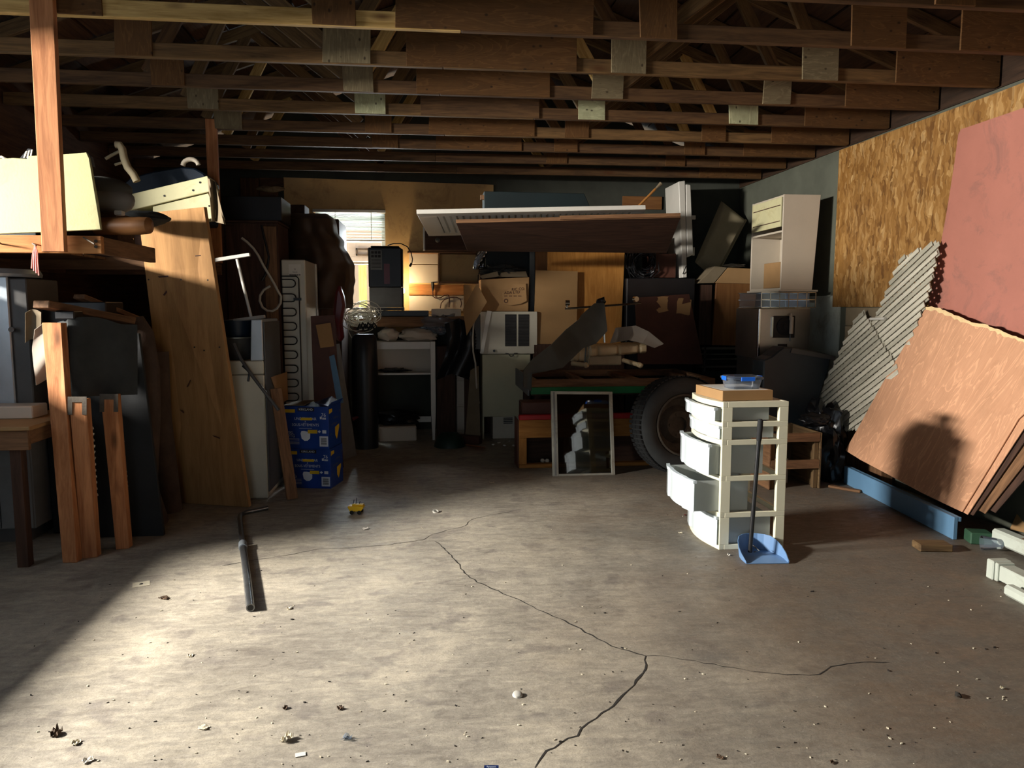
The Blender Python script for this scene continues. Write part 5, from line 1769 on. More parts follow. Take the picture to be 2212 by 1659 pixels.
R_, U_, Nn = V((1, 0, 0)), V((0, 0, 1)), V((0, -1, 0))
tx.text('RIC CO.', PY(1105, 628, yk_ - 0.014), R_ + U_ * 0.06, U_, 0.030, Nn)
tx.text('ADA LTD', PY(1089, 635.5, yk_ - 0.014), R_ + U_ * 0.06, U_, 0.030, Nn)
for i in range(4):
    tx.box(PY(1089 + i * 10, 638, yk_).x, PY(1096 + i * 10, 638, yk_).x, yk_ - 0.0146, yk_ - 0.0142, PY(1095, 640, yk_).z, PY(1095, 638.6, yk_).z)
tx.lathe(PY(1093, 650, yk_ - 0.0138), Nn, [(0.016, 0), (0.024, 0), (0.024, 0.001), (0.016, 0.001), (0.016, 0)], 16)
oc.part('printed_lettering', tx, MT['inkbrown'], kind='stuff')
for i, (px) in enumerate(([(1042, 602), (1078, 597), (1074, 586), (1036, 596)], [(1078, 598), (1140, 598), (1136, 586), (1082, 588)])):
    oc.part('flap', M().quad([(u, v, yk_ + 0.02 + 0.03 * i) for u, v in px], (0, 0.006, 0)), MT['greycard'])
oc.done()
solo('dark_sacking', 'dark crumpled sacking piled on the battered brown carton', 'cloth', M().blob((0.5 * (ox0 + ox1) - 0.02, yk_ + 0.18, oz1 + 0.075), (0.24, 0.14, 0.07), 0.6, 3, 4, 6, flat=-0.035), MT['tarp'])
solo('carton_flap', 'folded cardboard sheet leaning left of the battered carton', 'cardboard', M().slab([PY(1000, 668, 8.28), PY(1008, 725, 8.22), PY(1052, 652, 8.25), PY(1030, 612, 8.28)], (0, 0.006, 0)), MT['cardboard'])
solo('grey_sheet', 'dark grey sheet leaning left of the cream cabinet', 'sheet', M().slab([PZ(1004, 956), PZ(1038, 956), PY(1034, 790, 8.36), PY(1016, 800, 8.36)], (0, 0.008, 0)), MT['greycard'])

# white bedside frame
yt = 8.36
nt = T('white_side_table', 'white open side table with tapered legs below the ledge', 'table')
zT = PY(866, 738, yt).z
xl, xr_ = PY(793, 830, yt).x, PY(941, 830, yt).x
lw = 0.055
for x0_ in (xl, xr_ - lw):
    for yy in (yt, yt + 0.26):
        nt.part('leg', M().slab([(x0_, yy, zT), (x0_ + lw, yy, zT), (x0_ + lw, yy, 0.35), (x0_ + lw * 0.75, yy, 0), (x0_ + lw * 0.25, yy, 0), (x0_, yy, 0.35)], (0, 0.04, 0)), MT['white'], 0.003)
zS = PY(866, 806, yt).z
nt.part('apron', M().box(xl + lw + 0.001, xr_ - lw - 0.001, yt + 0.01, yt + 0.03, zT - 0.085, zT - 0.004), MT['white'], 0.002)
nt.part('back_panel', M().box(xl + lw, xr_ - lw, yt + 0.27, yt + 0.28, zS - 0.0, zT - 0.0), MT['offwhite'])
nt.part('shelf', M().box(xl + lw + 0.001, xr_ - lw - 0.001, yt + 0.0, yt + 0.26, zS - 0.02, zS), MT['white'], 0.002)
nt.part('side_panel', M().box(xl + 0.01, xl + 0.03, yt + 0.041, yt + 0.259, zS, zT), MT['white'])
nt.part('side_panel', M().box(xr_ - 0.03, xr_ - 0.01, yt + 0.041, yt + 0.259, zS, zT), MT['white'])
nt.part('stretcher', M().box(xl + lw + 0.26, xr_ - lw - 0.001, yt + 0.27, yt + 0.29, 0.17, 0.235), MT['white'])
nt.done()
solo('tool_tray', 'dark shallow tray of scraps on the shelf of the white side table', 'tray', M().blob((xl + 0.28, yt + 0.14, zS + 0.022), (0.17, 0.09, 0.024), 0.5, 4, 3, 2, flat=-0.02), MT['black'])
solo('carton_low', 'sagging pale carton on the floor under the white side table', 'carton', rot_box(M(), (xl + 0.32, yt + 0.10, 0), 0.08, 0.42, 0.30, 0, 0.17), MT['offwhite'], bevel=0.012)
solo('black_pouch', 'black bag on the pale carton under the white side table', 'bag', M().blob((xl + 0.31, yt + 0.12, 0.25), (0.26, 0.13, 0.09), 0.3, 2, 3, 4, flat=-0.075), MT['bag'], smooth=True)
for i, (u0, u1, v0, v1) in enumerate(((815, 860, 708, 737), (861, 945, 708, 737))):
    a, c, d, e = RC(u0, u1, v0, v1, yt + 0.06)
    solo('white_bag', ['left white plastic bag lying on the white side table', 'right white plastic bag lying on the white side table'][i], 'bag', M().blob(((a + c) / 2, yt + 0.15, zT + 0.07), ((c - a) / 2, 0.12, 0.085), 0.25, 2, 3, i + 3, flat=-0.065), MT['offwhite'], smooth=True)
a, c, d, e = RC(905, 975, 690, 735, yt + 0.02)
solo('wrap_sheet', 'crumpled clear wrap at the right end of the white side table', 'wrap', M().blob((PY(950, 700, yt).x, yt + 0.10, zT + 0.19), (0.22, 0.09, 0.10), 0.5, 3, 4, 8), MT['clear'])
solo('black_coat', 'black coat hanging from the ledge right of the white side table', 'coat', M().grid(lambda a_, b_: PY(948 + 72 * a_ + 10 * math.sin(b_ * 4) - 14 * (1 - b_) * (1 - a_) * -1, 700 + 120 * b_ - 25 * (0.5 - abs(a_ - 0.5)), yB0 - 0.05 - 0.05 * math.sin(a_ * 9 + b_ * 2)), 14, 18, 0.01), MT['black'], smooth=True)
solo('brown_cabinet', 'narrow brown cabinet right of the white side table', 'cabinet', M().fbox(943, 984, 748, 915, yt + 0.12, 0.3, z0=0), MT['dkbrown'], bevel=0.004)
wb = T('white_dresser', 'dim white drawer block beside the narrow brown cabinet', 'drawer unit')
x0_, x1_, z0_, z1_ = RC(986, 1008, 750, 910, yt + 0.2)
wb.part('body', M().box(x0_, x1_ + 0.08, yt + 0.2, yt + 0.5, 0, z1_), MT['offwhite'], 0.004)
for k in range(3):
    wb.part('drawer', M().box(x0_ + 0.004, x1_ + 0.076, yt + 0.185, yt + 0.199, 0.08 + k * 0.3, 0.36 + k * 0.3), MT['offwhite'], 0.004)
wb.done()
p = PZ(972, 968)
solo('green_bowl', 'dark green upturned bowl on the floor before the brown cabinet', 'bowl', M().lathe((p.x, p.y + 0.12, 0), (0, 0, 1), [(0.17, 0), (0.165, 0.03), (0.14, 0.10), (0.09, 0.145), (0.0, 0.16)], 24), MT['greenpl'], smooth=True)
p = PZ(1024, 962)
wk = T('saw_handle', 'dark red wooden block with an orange end on the floor', 'tool')
wk.part('block', rot_box(M(), (p.x - 0.04, p.y + 0.12, 0), -0.5, 0.26, 0.09, 0, 0.09), MT['redbrown'], 0.006)
wk.part('orange_edge', M().slab([PZ(1006, 961, 0.002), PZ(1048, 967, 0.002), PZ(1047, 967, 0.05), PZ(1007, 961, 0.04)], (0, 0.02, 0)), MT['orange'], 0.003)
wk.done()
rnd = random.Random(5)
for i, (u, v, l) in enumerate(((1066, 962, 'leftmost glinting bit of broken glass before the cream cabinet'), (1078, 958, 'second glinting bit of broken glass from the left before the cream cabinet'), (1090, 964, 'middle glinting bit of broken glass before the cream cabinet'), (1100, 955, 'farthest glinting bit of broken glass before the cream cabinet'), (1111, 964, 'rightmost glinting bit of broken glass before the cream cabinet'))):
    p = PZ(u, v)
    solo('glass_shard', l, 'glass shard', M().blob((p.x, p.y, 0.010), (rnd.uniform(0.012, 0.024), rnd.uniform(0.012, 0.02), 0.010), 0.5, 3, 1, i), MT['white'], 'glass bits before the cream cabinet')
# ================================================================== hanging rack on the left
yr = 4.20
rkk = T('hanging_rack', 'timber storage rack hanging from the trusses along the left wall', 'rack')
A = [PY(68, -60, yr - 0.02), PY(122, -60, yr - 0.02)]
zpb = PY(122, 545, yr - 0.02).z
pL0, pR0, pL1, pR1 = PY(70, 0, yr - 0.02), PY(122, 0, yr - 0.02), PY(98, 545, yr - 0.02), PY(147, 545, yr - 0.02)
ztp = 3.085
ext = lambda a, b_, z: a + (b_ - a) * ((z - a.z) / (b_.z - a.z))
rkk.part('post', M().slab([ext(pL0, pL1, zpb), ext(pR0, pR1, zpb), ext(pR0, pR1, ztp), ext(pL0, pL1, ztp)], (0, -0.038, 0), long=V((0, 0, 1))), MT['redpine'], 0.003)
zr1, zr0 = PY(150, 509, yr).z, PY(150, 547, yr).z
xr1 = PY(219, 530, yr).x
rkk.part('front_rail', M().box(XL + 0.02, xr1, yr, yr + 0.036, zr0, zr1), MT['pine'], 0.003)
rkk.part('side_rail', M().box(xr1 - 0.05, xr1 - 0.012, yr + 0.037, 5.02, zr0, zr1), MT['brown'], 0.003)
rkk.part('back_rail', M().box(XL + 0.005, XL + 0.04, yr + 0.037, 6.8, zr0, zr1), MT['brown'])
for i in range(4):
    ya = yr + 0.06 + i * 0.2
    rkk.part('deck_board', M().box(XL + 0.041, xr1 - 0.052, ya, ya + 0.185, zr1 - 0.02, zr1), MT['brown'], 0.002)
for i in range(5):
    ya = 5.03 + i * 0.185
    rkk.part('deck_board', M().box(XL + 0.041, -2.42, ya, ya + 0.175, zr1 - 0.02, zr1), MT['brown'], 0.002)
for i in range(4):
    ya = 6.0 + i * 0.2
    rkk.part('deck_board', M().box(XL + 0.041, -1.82, ya, ya + 0.185, zr1 - 0.02, zr1), MT['brown'], 0.002)
rkk.part('joist', M().box(XL + 0.041, -1.82, 5.95, 5.985, zr0, zr1), MT['brown'])
rkk.part('joist', M().box(XL + 0.041, -1.82, 6.81, 6.845, zr0, zr1), MT['brown'])
q0, q1 = PY(446, 340, 6.66), PY(470, 340, 6.66)
rkk.part('rear_post', M().box(q0.x, q1.x, 6.66, 6.70, zr1 + 0.001, 3.08), MT['redpine'], 0.003)
for i, (u, v, du, dv) in enumerate(((180, 513, 24, 14), (3, 527, -9, -6), (70, 526, 8, 5))):
    p = PY(u, v, yr)
    rkk.part('nail', M().cyl(p, PY(u + du, v + dv, yr - 0.05), 0.004, 6), MT['rust'])
rkk.part('nail', M().cyl(PY(288, 516, 4.93), PY(272, 522, 4.93), 0.004, 6), MT['chrome'])
for v in (521, 533):
    rkk.part('bolt_head', M().cyl(PY(207, v, yr), PY(207, v, yr - 0.008), 0.009, 8), MT['rust'])
rkk.done()
tw_ = M()
for k in range(4):
    u0 = 76 + (k - 1.5) * 3
    tw_.tube([PY(76, 530, yr - 0.012), PY(u0, 545, yr - 0.018), PY(u0 - 2 + k, 565, yr - 0.02), PY(u0 - 3 + 2.2 * k, 580 + 5 * k, yr - 0.02)], 0.004, 6)
solo('pink_twine', 'pink twine loop hanging from a nail in the rack rail', 'twine', tw_, MT['pinkcord'], smooth=True, kind='thing')
# pale yellow panel on the rail
yp = yr + 0.09
pn_ = T('painted_panel', 'pale yellow green painted panel standing on the rack behind the post', 'panel')
pn_.part('board', M().slab([PY(-60, 508, yp - 0.02), PY(218, 496, yp - 0.02), PY(211, 440, yp), PY(193, 342, yp + 0.03), PY(187, 329, yp + 0.03), PY(140, 333, yp + 0.03), PY(60, 337, yp + 0.03), PY(58, 343, yp + 0.03), PY(30, 341, yp + 0.03), PY(-60, 345, yp + 0.03)], (0, 0.02, 0)), MT['paleyel'], 0.003)
pn_.part('corner_block', M().slab([PY(186, 331, yp + 0.051), PY(196, 338, yp + 0.051), PY(201, 360, yp + 0.051), PY(190, 345, yp + 0.051)], (0, 0.03, 0)), MT['dkgrey'])
pn_.done()
bs = T('stiff_brush', 'small brush with pale stripes poking up behind the painted panel', 'brush')
bs.part('back', M().quad([(40, 345, 4.42), (72, 345, 4.42), (70, 322, 4.42), (60, 321, 4.42)], (0, 0.05, 0)), MT['black'])
for k in range(3):
    bs.part('bristle_row', M().quad([(50 + k * 7, 341, 4.41), (53 + k * 7, 341, 4.41), (58 + k * 6, 326 - k * 1.5, 4.41), (55 + k * 6, 327 - k * 1.5, 4.41)], (0, 0.008, 0)), MT['white'])
bs.done()
solo('wire_hoop', 'pale wire hoop behind the painted panel at the left edge', 'wire', M().tube([PY(-20, 350, 4.42), PY(-8, 340, 4.42), PY(4, 339, 4.42), PY(14, 344, 4.42), PY(16, 352, 4.42)], 0.007, 6), MT['wire'], smooth=True)
solo('rack_box', 'dark box at the left on the hanging rack behind the panel', 'box', M().box(XL + 0.1, PY(72, 400, 4.41).x, 4.41, 4.75, zr1 + 0.001, PY(30, 346, 4.42).z), MT['teal'], bevel=0.005)
# grey rounded case
gc_ = T('grey_case', 'grey rounded case lying on the rack beside the painted panel', 'case')
ca, cb_, cz0, cz1 = RC(196, 262, 407, 462, 4.72)
gc_.part('lower_shell', M().blob(((ca + cb_) / 2 - 0.08, 4.86, cz0 + 0.10), (0.19, 0.13, 0.10), 0.06, 1, 3, 1), MT['grey'], smooth=True)
gc_.part('upper_shell', M().blob(((ca + cb_) / 2 - 0.09, 4.86, cz0 + 0.155), (0.185, 0.125, 0.085), 0.05, 1, 3, 2), MT['foam'], smooth=True)
gc_.done()
solo('case_support', 'dark wooden box on the rack under the grey rounded case', 'box', M().box(ca - 0.2, cb_ - 0.03, 4.72, 4.98, zr1 + 0.001, cz0 + 0.01), MT['dkbrown'], bevel=0.005)
solo('brown_roll', 'short brown roll lying at the front corner of the rack', 'roll', M().tube([PY(214, 490, 4.62), PY(222, 489, 4.60), PY(300, 488, 4.55), PY(322, 487, 4.53), PY(329, 488, 4.53)], 0.052, 16, taper=[1, 1, 1.0, 0.9, 0.45]), MT['laminate'], smooth=True)
solo('white_clip', 'small white block beside the grey rounded case', 'clip', M().fbox(246, 263, 454, 464, 4.62, 0.05), MT['white'], bevel=0.004)
# cream drawer units
yd = 6.05
cu_ = T('cream_cabinet', 'cream cabinet tipped on its side high on the rack', 'cabinet')
cu_.part('front', M().quad([(262, 466, yd), (288, 453, yd), (456, 413, yd), (458, 404, yd), (448, 380, yd), (262, 424, yd), (258, 440, yd)], (0, 0.20, 0)), MT['cream'], 0.004)
cu_.part('front', M().quad([(330, 446, yd + 0.02), (450, 417, yd + 0.02), (474, 470, yd + 0.02), (440, 474, yd + 0.02), (330, 484, yd + 0.02)], (0, 0.18, 0)), MT['cream'], 0.004)
for u, v in ((432, 394), (417, 411), (355, 423), (452, 445)):
    p = PY(u, v, yd - 0.003)
    cu_.part('hole', M().cyl(p, p + V((0, 0.002, 0)), 0.008, 8), MT['black'])
cu_.part('cut_out', M().slab([PY(u, v, yd - 0.003) for u, v in ((262, 430), (276, 423), (286, 424), (289, 431), (282, 440), (264, 452))], (0, 0.002, 0)), MT['black'])
cu_.done()
solo('trunk', 'dark trunk on the rack carrying the cream cabinet', 'trunk', M().box(-2.9, -1.84, 6.06, 6.62, zr1 + 0.001, PY(400, 486, yd).z), MT['dkbrown'], bevel=0.006)
solo('navy_case', 'dark navy rounded case lying on the cream cabinet', 'case', M().slab([PY(u, v, yd + 0.24) for u, v in ((268, 484), (448, 484), (450, 388), (440, 374), (420, 363), (390, 360), (330, 370), (280, 384), (262, 400))], (0, 0.32, 0)), MT['navy'], bevel=0.012)
solo('white_hose', 'pale coiled hose end standing on the navy case', 'hose', M().tube([PY(395 + 17 - 17 * math.cos(t * 0.38), 358 - 14 * math.sin(t * 0.38), yd + 0.2) for t in range(9)], 0.018, 10), MT['offwhite'], smooth=True)
solo('tube_frame', 'pale bent tube frame in the dark above the rack', 'frame', M().tube([PY(u, v, 6.0) for u, v in ((250, 313), (258, 313), (264, 322), (268, 342), (276, 362), (288, 376), (296, 392))], 0.028, 10).tube([PY(262, 325, 6.0), PY(240, 336, 6.0), PY(228, 343, 6.0)], 0.012, 8).tube([PY(268, 350, 6.0), PY(248, 356, 6.0)], 0.010, 8), MT['beigefab'], smooth=True)
solo('grey_wrap', 'grey crumpled sheet hanging from the right end of the cream cabinet', 'wrap', M().grid(lambda a, b_: PY(449 + 8 * b_ + (16 + 14 * b_) * a, 385 + 92 * b_ + 8 * a, yd - 0.015 - 0.04 * math.sin(a * 6 + b_ * 3)), 8, 16, 0.003), MT['greycard'], smooth=True)
solo('dark_cloth', 'dark cloth bundle on the rack above the leaning tan door', 'cloth', M().blob(PY(300, 462, 5.3) + V((-0.06, 0.1, -0.02)), (0.22, 0.15, 0.055), 0.12, 1.6, 4, 6), MT['tarp'], smooth=True)

# ================================================================== below the rack
# tan door
td = T('tan_door', 'tall tan door slab leaning at a slant beside the washing machine', 'door')
B0, B1 = PZ(374, 1086), PZ(538, 1096)
T0, T1 = PY(298, 462, 5.62), PY(441, 447, 5.60)
nd = (B1 - B0).cross(T0 - B0).normalized()
if nd.y < 0:
    nd = -nd
td.part('leaf', M().slab([B0, B1, T1, T0], nd * 0.035, long=V((0, 0, 1))), MT['plank'], 0.003)
for u, v in ((321, 604), (391, 604), (449, 605), (420, 750), (441, 757), (474, 750)):
    p = PP(u, v, B0, nd)
    td.part('screw_hole', M().cyl(p - nd * 0.002, p + nd * 0.001, 0.006, 8), MT['black'])
for px in ([(403, 836), (411, 820), (412, 822), (406, 836)], [(459, 940), (475, 945), (475, 948), (462, 943)], [(341, 597), (363, 595), (364, 598), (344, 600)], [(352, 637), (360, 627), (361, 632), (355, 639)], [(422, 552), (434, 551), (434, 553), (422, 554)], [(388, 884), (398, 890), (397, 893), (391, 888)]):
    td.part('scuff', M().slab([PP(u, v, B0, nd) - nd * 0.001 for u, v in px], nd * 0.0008), MT['inkbrown'])
td.done()
we = T('white_board', 'narrow white panel edge showing left of the tan door foot', 'panel')
we.part('board', M().slab([PZ(378, 1080) + V((-0.02, 0.13, 0)), PZ(402, 1080) + V((0, 0.13, 0)), PY(392, 970, 6.02), PY(368, 970, 6.02)], (0, 0.02, 0)), MT['offwhite'], 0.002)
we.done()
# washing machine
yw = PZ(545, 1086).y + 0.12
x0_, x1_, z0_, z1_ = RC(420, 575, 810, 1086, yw)
wm = T('washing_machine', 'white washing machine seen from its side with a tall control console', 'washing machine')
zl = PY(540, 788, yw).z
wm.part('body', M().box(x1_ - 0.66, x1_, yw, yw + 0.62, 0.0, z1_), MT['applwhite'], 0.008)
wm.part('lid', M().box(x1_ - 0.66, x1_ - 0.002, yw + 0.002, yw + 0.61, z1_ + 0.004, zl + 0.03), MT['applwhite'], 0.006)
zc_ = PY(555, 690, yw).z
wm.part('console', M().slab([(x1_ - 0.10, yw + 0.003, zl + 0.031), (x1_ - 0.002, yw + 0.003, zl + 0.031), (x1_ - 0.002, yw + 0.003, zc_), (x1_ - 0.085, yw + 0.003, zc_)], (0, 0.60, 0)), MT['galv'], 0.006)
wm.part('rear_panel', M().box(x1_ + 0.001, x1_ + 0.012, yw + 0.02, yw + 0.60, 0.05, zc_ - 0.02), MT['dkgrey'], 0.002)
wm.done()
solo('paper_label', 'buff paper label stuck on the rear panel of the washing machine', 'label', M().slab([PX(u, v, x1_ + 0.0145) for u, v in ((585, 815), (620, 803), (622, 864), (604, 872))], (0.001, 0, 0)), MT['cardboard'])
pt = T('cooking_pot', 'dark pot with a pale rim on top of the washing machine', 'pot')
pc_ = V((PY(508, 740, yw + 0.2).x, yw + 0.25, zl + 0.031))
pt.part('bowl', M().lathe(pc_, (0, 0, 1), [(0.0, 0), (0.12, 0), (0.14, 0.16), (0.145, 0.17), (0.13, 0.165), (0.11, 0.02), (0, 0.02)], 24), MT['dkgrey'], smooth=True)
pt.part('rim', M().lathe(pc_ + V((0, 0, 0.168)), (0, 0, 1), [(0.141, 0), (0.150, 0), (0.150, 0.008), (0.141, 0.008), (0.141, 0)], 24), MT['alu'], smooth=True)
pt.done()
pt2 = M().lathe(pc_ + V((0.01, 0.0, 0.178)), (0, 0, 1), [(0.0, 0), (0.10, 0), (0.125, 0.13), (0.12, 0.13), (0.09, 0.01), (0, 0.01)], 24)
solo('dark_bucket', 'dark bucket stacked in the pot on the washing machine', 'bucket', pt2, MT['navy'], smooth=True)
# dark brown wardrobe standing behind
wd = T('wardrobe', 'dark brown wardrobe side in the gloom behind the washing machine', 'wardrobe')
ywd = 6.95
x0_, x1w, z0_, z1w = RC(440, 606, 476, 900, ywd)
wd.part('side', M().box(x0_, x1w, ywd, ywd + 0.5, 0.0, z1w - 0.02), MT['dkbrown'], 0.004)
wd.part('top', M().box(x0_ - 0.02, x1w + 0.01, ywd - 0.02, ywd + 0.52, z1w - 0.019, z1w), MT['dkbrown'], 0.003)
xs = PY(600, 600, ywd).x
wd.part('stile', M().box(xs - 0.11, xs, ywd - 0.012, ywd - 0.001, 0.0, z1w - 0.05), MT['brown'], 0.002)
wd.part('stile', M().box(x0_ + 0.22, x0_ + 0.30, ywd - 0.012, ywd - 0.001, 0.0, z1w - 0.05), MT['dkbrown'], 0.002)
wd.done()
solo('dark_chest', 'dark box on top of the wardrobe under the roof', 'box', M().fbox(476, 608, 424, 474, ywd + 0.02, 0.45, z0=z1w + 0.001), MT['black'], bevel=0.005)
# T shaped stand
ts = T('t_stand', 'white T shaped metal stand leaning behind the tan door', 'stand')
yts = 6.2
ts.part('top_bar', M().slab([PY(456, 567, yts), PY(540, 553, yts), PY(538, 546, yts), (PY(455, 559, yts))], (0, 0.04, 0)), MT['white'], 0.003)
ts.part('stem', M().tube([PY(512, 560, yts + 0.02), PY(542, 684, yts + 0.0)], 0.012, 10), MT['white'])
ts.part('bottom_bar', M().slab([PY(504, 697, yts), PY(572, 687, yts), PY(570, 680, yts), PY(503, 689, yts)], (0, 0.05, 0)), MT['white'], 0.003)
ts.part('foot_bar', M().slab([PY(481, 698, yts + 0.06), PY(508, 694, yts + 0.06), PY(508, 689, yts + 0.06), PY(481, 692, yts + 0.06)], (0, 0.03, 0)), MT['alu'])
ts.done()
wl = [(522, 514), (534, 523), (548, 537), (558, 552), (568, 572), (580, 592), (592, 612), (601, 630), (607, 640), (606, 655), (598, 667), (588, 672), (577, 671), (567, 664), (561, 650), (562, 638), (570, 626), (584, 618)]
solo('white_cable', 'pale cable hanging in a long loop before the wardrobe', 'cable', M().tube([PY(u, v, ywd - 0.06) for u, v in wl], 0.011, 8), MT['wire'], smooth=True)
solo('black_cable', 'black cable hanging down the face of the wardrobe', 'cable', M().tube([PY(u, v, ywd - 0.03) for u, v in ((565, 486), (569, 505), (575, 530), (581, 555), (578, 575), (574, 592), (566, 606))], 0.010, 8), MT['black'], smooth=True)
# dark rod and timber
solo('iron_rod', 'long dark iron rod slanting down across the washing machine', 'rod', M().tube([PY(505, 742, yw - 0.03), PY(520, 775, yw - 0.05), PY(545, 812, yw - 0.08), PY(602, 886, yw - 0.14)], 0.013, 8), MT['dkgrey'], smooth=True)
solo('hook', 'small black hook lying against the washing machine lid', 'hook', M().tube([PY(524, 790, yw - 0.02), PY(534, 799, yw - 0.03), PY(539, 806, yw - 0.03), PY(536, 824, yw - 0.03)], 0.009, 8), MT['black'], smooth=True)
b0 = PZ(620, 1086); b1 = PZ(643, 1076)
tt0, tt1 = PY(582, 840, b0.y + 0.12), PY(608, 838, b0.y + 0.14)
solo('wood_stud', 'short reddish timber stud leaning by the blue cartons', 'timber', M().bar((b0 + b1) / 2 + V((0, 0, 0.012)), (tt0 + tt1) / 2, 0.085, 0.045, up=V((-0.35, 1, 0))), MT['brown'], bevel=0.003)

# fridge seen from the back
yf = 7.0
x0_, x1_, z0_, z1_ = RC(611, 663, 561, 870, yf)
z0_ = 0
fg = T('fridge', 'white fridge seen from behind with black condenser coils', 'fridge')
fg.part('body', M().box(x0_ + 0.004, x1_, yf, yf + 0.60, 0.02, z1_), MT['applwhite'], 0.008)
fg.part('door', M().box(x0_ + 0.004, x1_ + 0.012, yf + 0.605, yf + 0.66, 0.05, z1_), MT['white'], 0.008)
cl = M()
n = 10
zt_ = PY(630, 604, yf).z
xm0, xm1 = x0_ + 0.01, x1_ - 0.085
pth = []
for k in range(n):
    za = zt_ - k * 0.13
    rr_ = 0.035
    cl.tube([(xm0, yf - 0.03, za)] + [(xm1 - rr_ + rr_ * math.sin(t * math.pi / 6), yf - 0.03, za - rr_ + rr_ * math.cos(t * math.pi / 6)) for t in range(7)] + [(xm0, yf - 0.03, za - 2 * rr_)], 0.006, 6)
cl.tube([(xm0, yf - 0.03, zt_ + 0.03), (xm1 + 0.01, yf - 0.03, zt_ + 0.03), (xm1 + 0.03, yf - 0.03, zt_ + 0.005), (xm1 + 0.03, yf - 0.03, 0.3)], 0.006, 6)
fg.part('condenser_coil', cl, MT['black'], smooth=True)
fg.part('coil_clip', M().box(xm1 - 0.02, xm1 + 0.045, yf - 0.04, yf - 0.001, zt_ - 0.19, zt_ - 0.165), MT['black'])
pz1, pz0 = PY(630, 571, yf).z, PY(630, 596, yf).z
pa_ = fg.part('paper_note', M().box(x0_ + 0.07, x0_ + 0.18, yf - 0.003, yf - 0.001, pz0, pz1), MT['paper'])
nx = M()
nx.text('FS', (x0_ + 0.125, yf - 0.0032, pz1 - 0.050), (1, 0, 0), (0, 0, 1), 0.012, (0, -1, 0), 'CENTER')
nx.text('Needs', (x0_ + 0.125, yf - 0.0032, pz1 - 0.075), (1, 0, 0), (0, 0, 1), 0.012, (0, -1, 0), 'CENTER')
for i in range(6):
    nx.box(x0_ + 0.075 + i * 0.017, x0_ + 0.088 + i * 0.017, yf - 0.0042, yf - 0.0034, pz0 + 0.005, pz0 + 0.013)
fg.part('note_print', nx, MT['inkblack'], of=pa_, kind='stuff')
fg.done()

# brown hide cover over a tall stack
yh = 7.75
hc_ = [(-0.02, 0), (0, 0), ]


def hide(a, b_):
    # outline: left column at u 596, right contour bulges
    vt = 462 + 205 * b_ if True else 0
    cont = [(0.0, 722), (0.08, 727), (0.17, 729), (0.25, 742), (0.32, 744), (0.42, 756), (0.52, 765), (0.7, 765), (0.85, 763), (1.0, 760)]
    for (t0, r0), (t1, r1) in zip(cont[:-1], cont[1:]):
        if t0 <= b_ <= t1:
            ur = r0 + (r1 - r0) * (b_ - t0) / (t1 - t0)
            break
    u = 598 + (ur - 598) * a
    top = 12 * max(0, a - 0.85) / 0.15 * (1 - b_)
    y = yh + 0.35 - 0.36 * math.sin(min(1, a * 1.02) * math.pi * 0.5) ** 0.6 * min(1, b_ / 0.05 + 0.25) + 0.05 * noise.noise(V((a * 6, b_ * 7, 1))) + 0.25 * max(0, a - 0.9) / 0.1
    return PY(u + 3 * noise.noise(V((a * 3, b_ * 11, 4))), vt + top + 2 * noise.noise(V((a * 7, b_ * 3, 2))), y)


hd = T('hide_cover', 'dark brown hide cover draped over the tall stack left of the window', 'cover')
hd.part('drape', M().grid(hide, 34, 40, 0.006), MT['hide'], smooth=True)
hd.done()
solo('covered_stack', 'dark stack of furniture beneath the brown hide cover', 'furniture', M().box(PY(600, 600, 8.35).x, PY(735, 600, 8.35).x, 8.35, 9.05, 0.0, PY(660, 470, 8.25).z), MT['dkbrown'], bevel=0.01)
dt = T('small_box', 'small dark box with a red end on top of the hide cover', 'box')
dt.part('body', M().fbox(621, 658, 442, 463, 8.3, 0.3, z0=PY(660, 470, 8.25).z + 0.001), MT['dkbrown'], 0.003)
xq = PY(621, 450, 8.3).x
dt.part('red_end', M().box(xq - 0.05, xq - 0.001, 8.3, 8.6, PY(660, 470, 8.25).z + 0.001, PY(640, 441, 8.3).z), MT['maroon'], 0.003)
dt.done()
# tangle of wire
m = M()
rnd = random.Random(3)
cc = PY(780, 685, 8.15)
for i in range(34):
    a0, tilt, r_ = rnd.uniform(0, 6.28), rnd.uniform(-1.2, 1.2), rnd.uniform(0.06, 0.17)
    ctr = cc + V((rnd.uniform(-0.06, 0.06), rnd.uniform(-0.05, 0.05), rnd.uniform(-0.05, 0.06)))
    pts = []
    for t in range(12):
        an = a0 + t * 0.42
        pts.append(ctr + V((r_ * math.cos(an), r_ * math.sin(an) * math.sin(tilt) * 0.6, r_ * math.sin(an) * math.cos(tilt) * 0.8)))
    m.tube(pts, 0.0045, 5)
m.tube([PY(758, 690, 8.12), PY(752, 715, 8.12), PY(765, 740, 8.12), PY(772, 760, 8.12)], 0.006, 6)
solo('wire_tangle', 'tangle of pale wire at the left end of the ledge', 'wire', m, MT['wire'], smooth=True, kind='stuff')
solo('maroon_seat', 'maroon vinyl seat flap standing below the hide cover', 'seat', M().slab([PY(u, v, 7.35) for u, v in ((728, 740), (742, 735), (738, 700), (745, 660), (742, 640), (733, 613), (724, 630), (718, 690))], (0, 0.14, 0)), MT['maroon'], bevel=0.025, smooth=True)
mr = T('cabinet_door', 'brown framed cabinet door with a pale panel leaning by the fridge', 'door')
Y1, Y2 = 6.72, 6.92
f4 = [PY(690, 880, Y1), PY(713, 880, Y1), PY(716, 681, Y2), PY(671, 683, Y2)]
mr.part('frame', M().slab([PZ(684, 1014), PZ(742, 1010), PY(722, 680, Y2), PY(671, 683, Y2)], (0, 0.02, 0)), MT['redbrown'], 0.002)
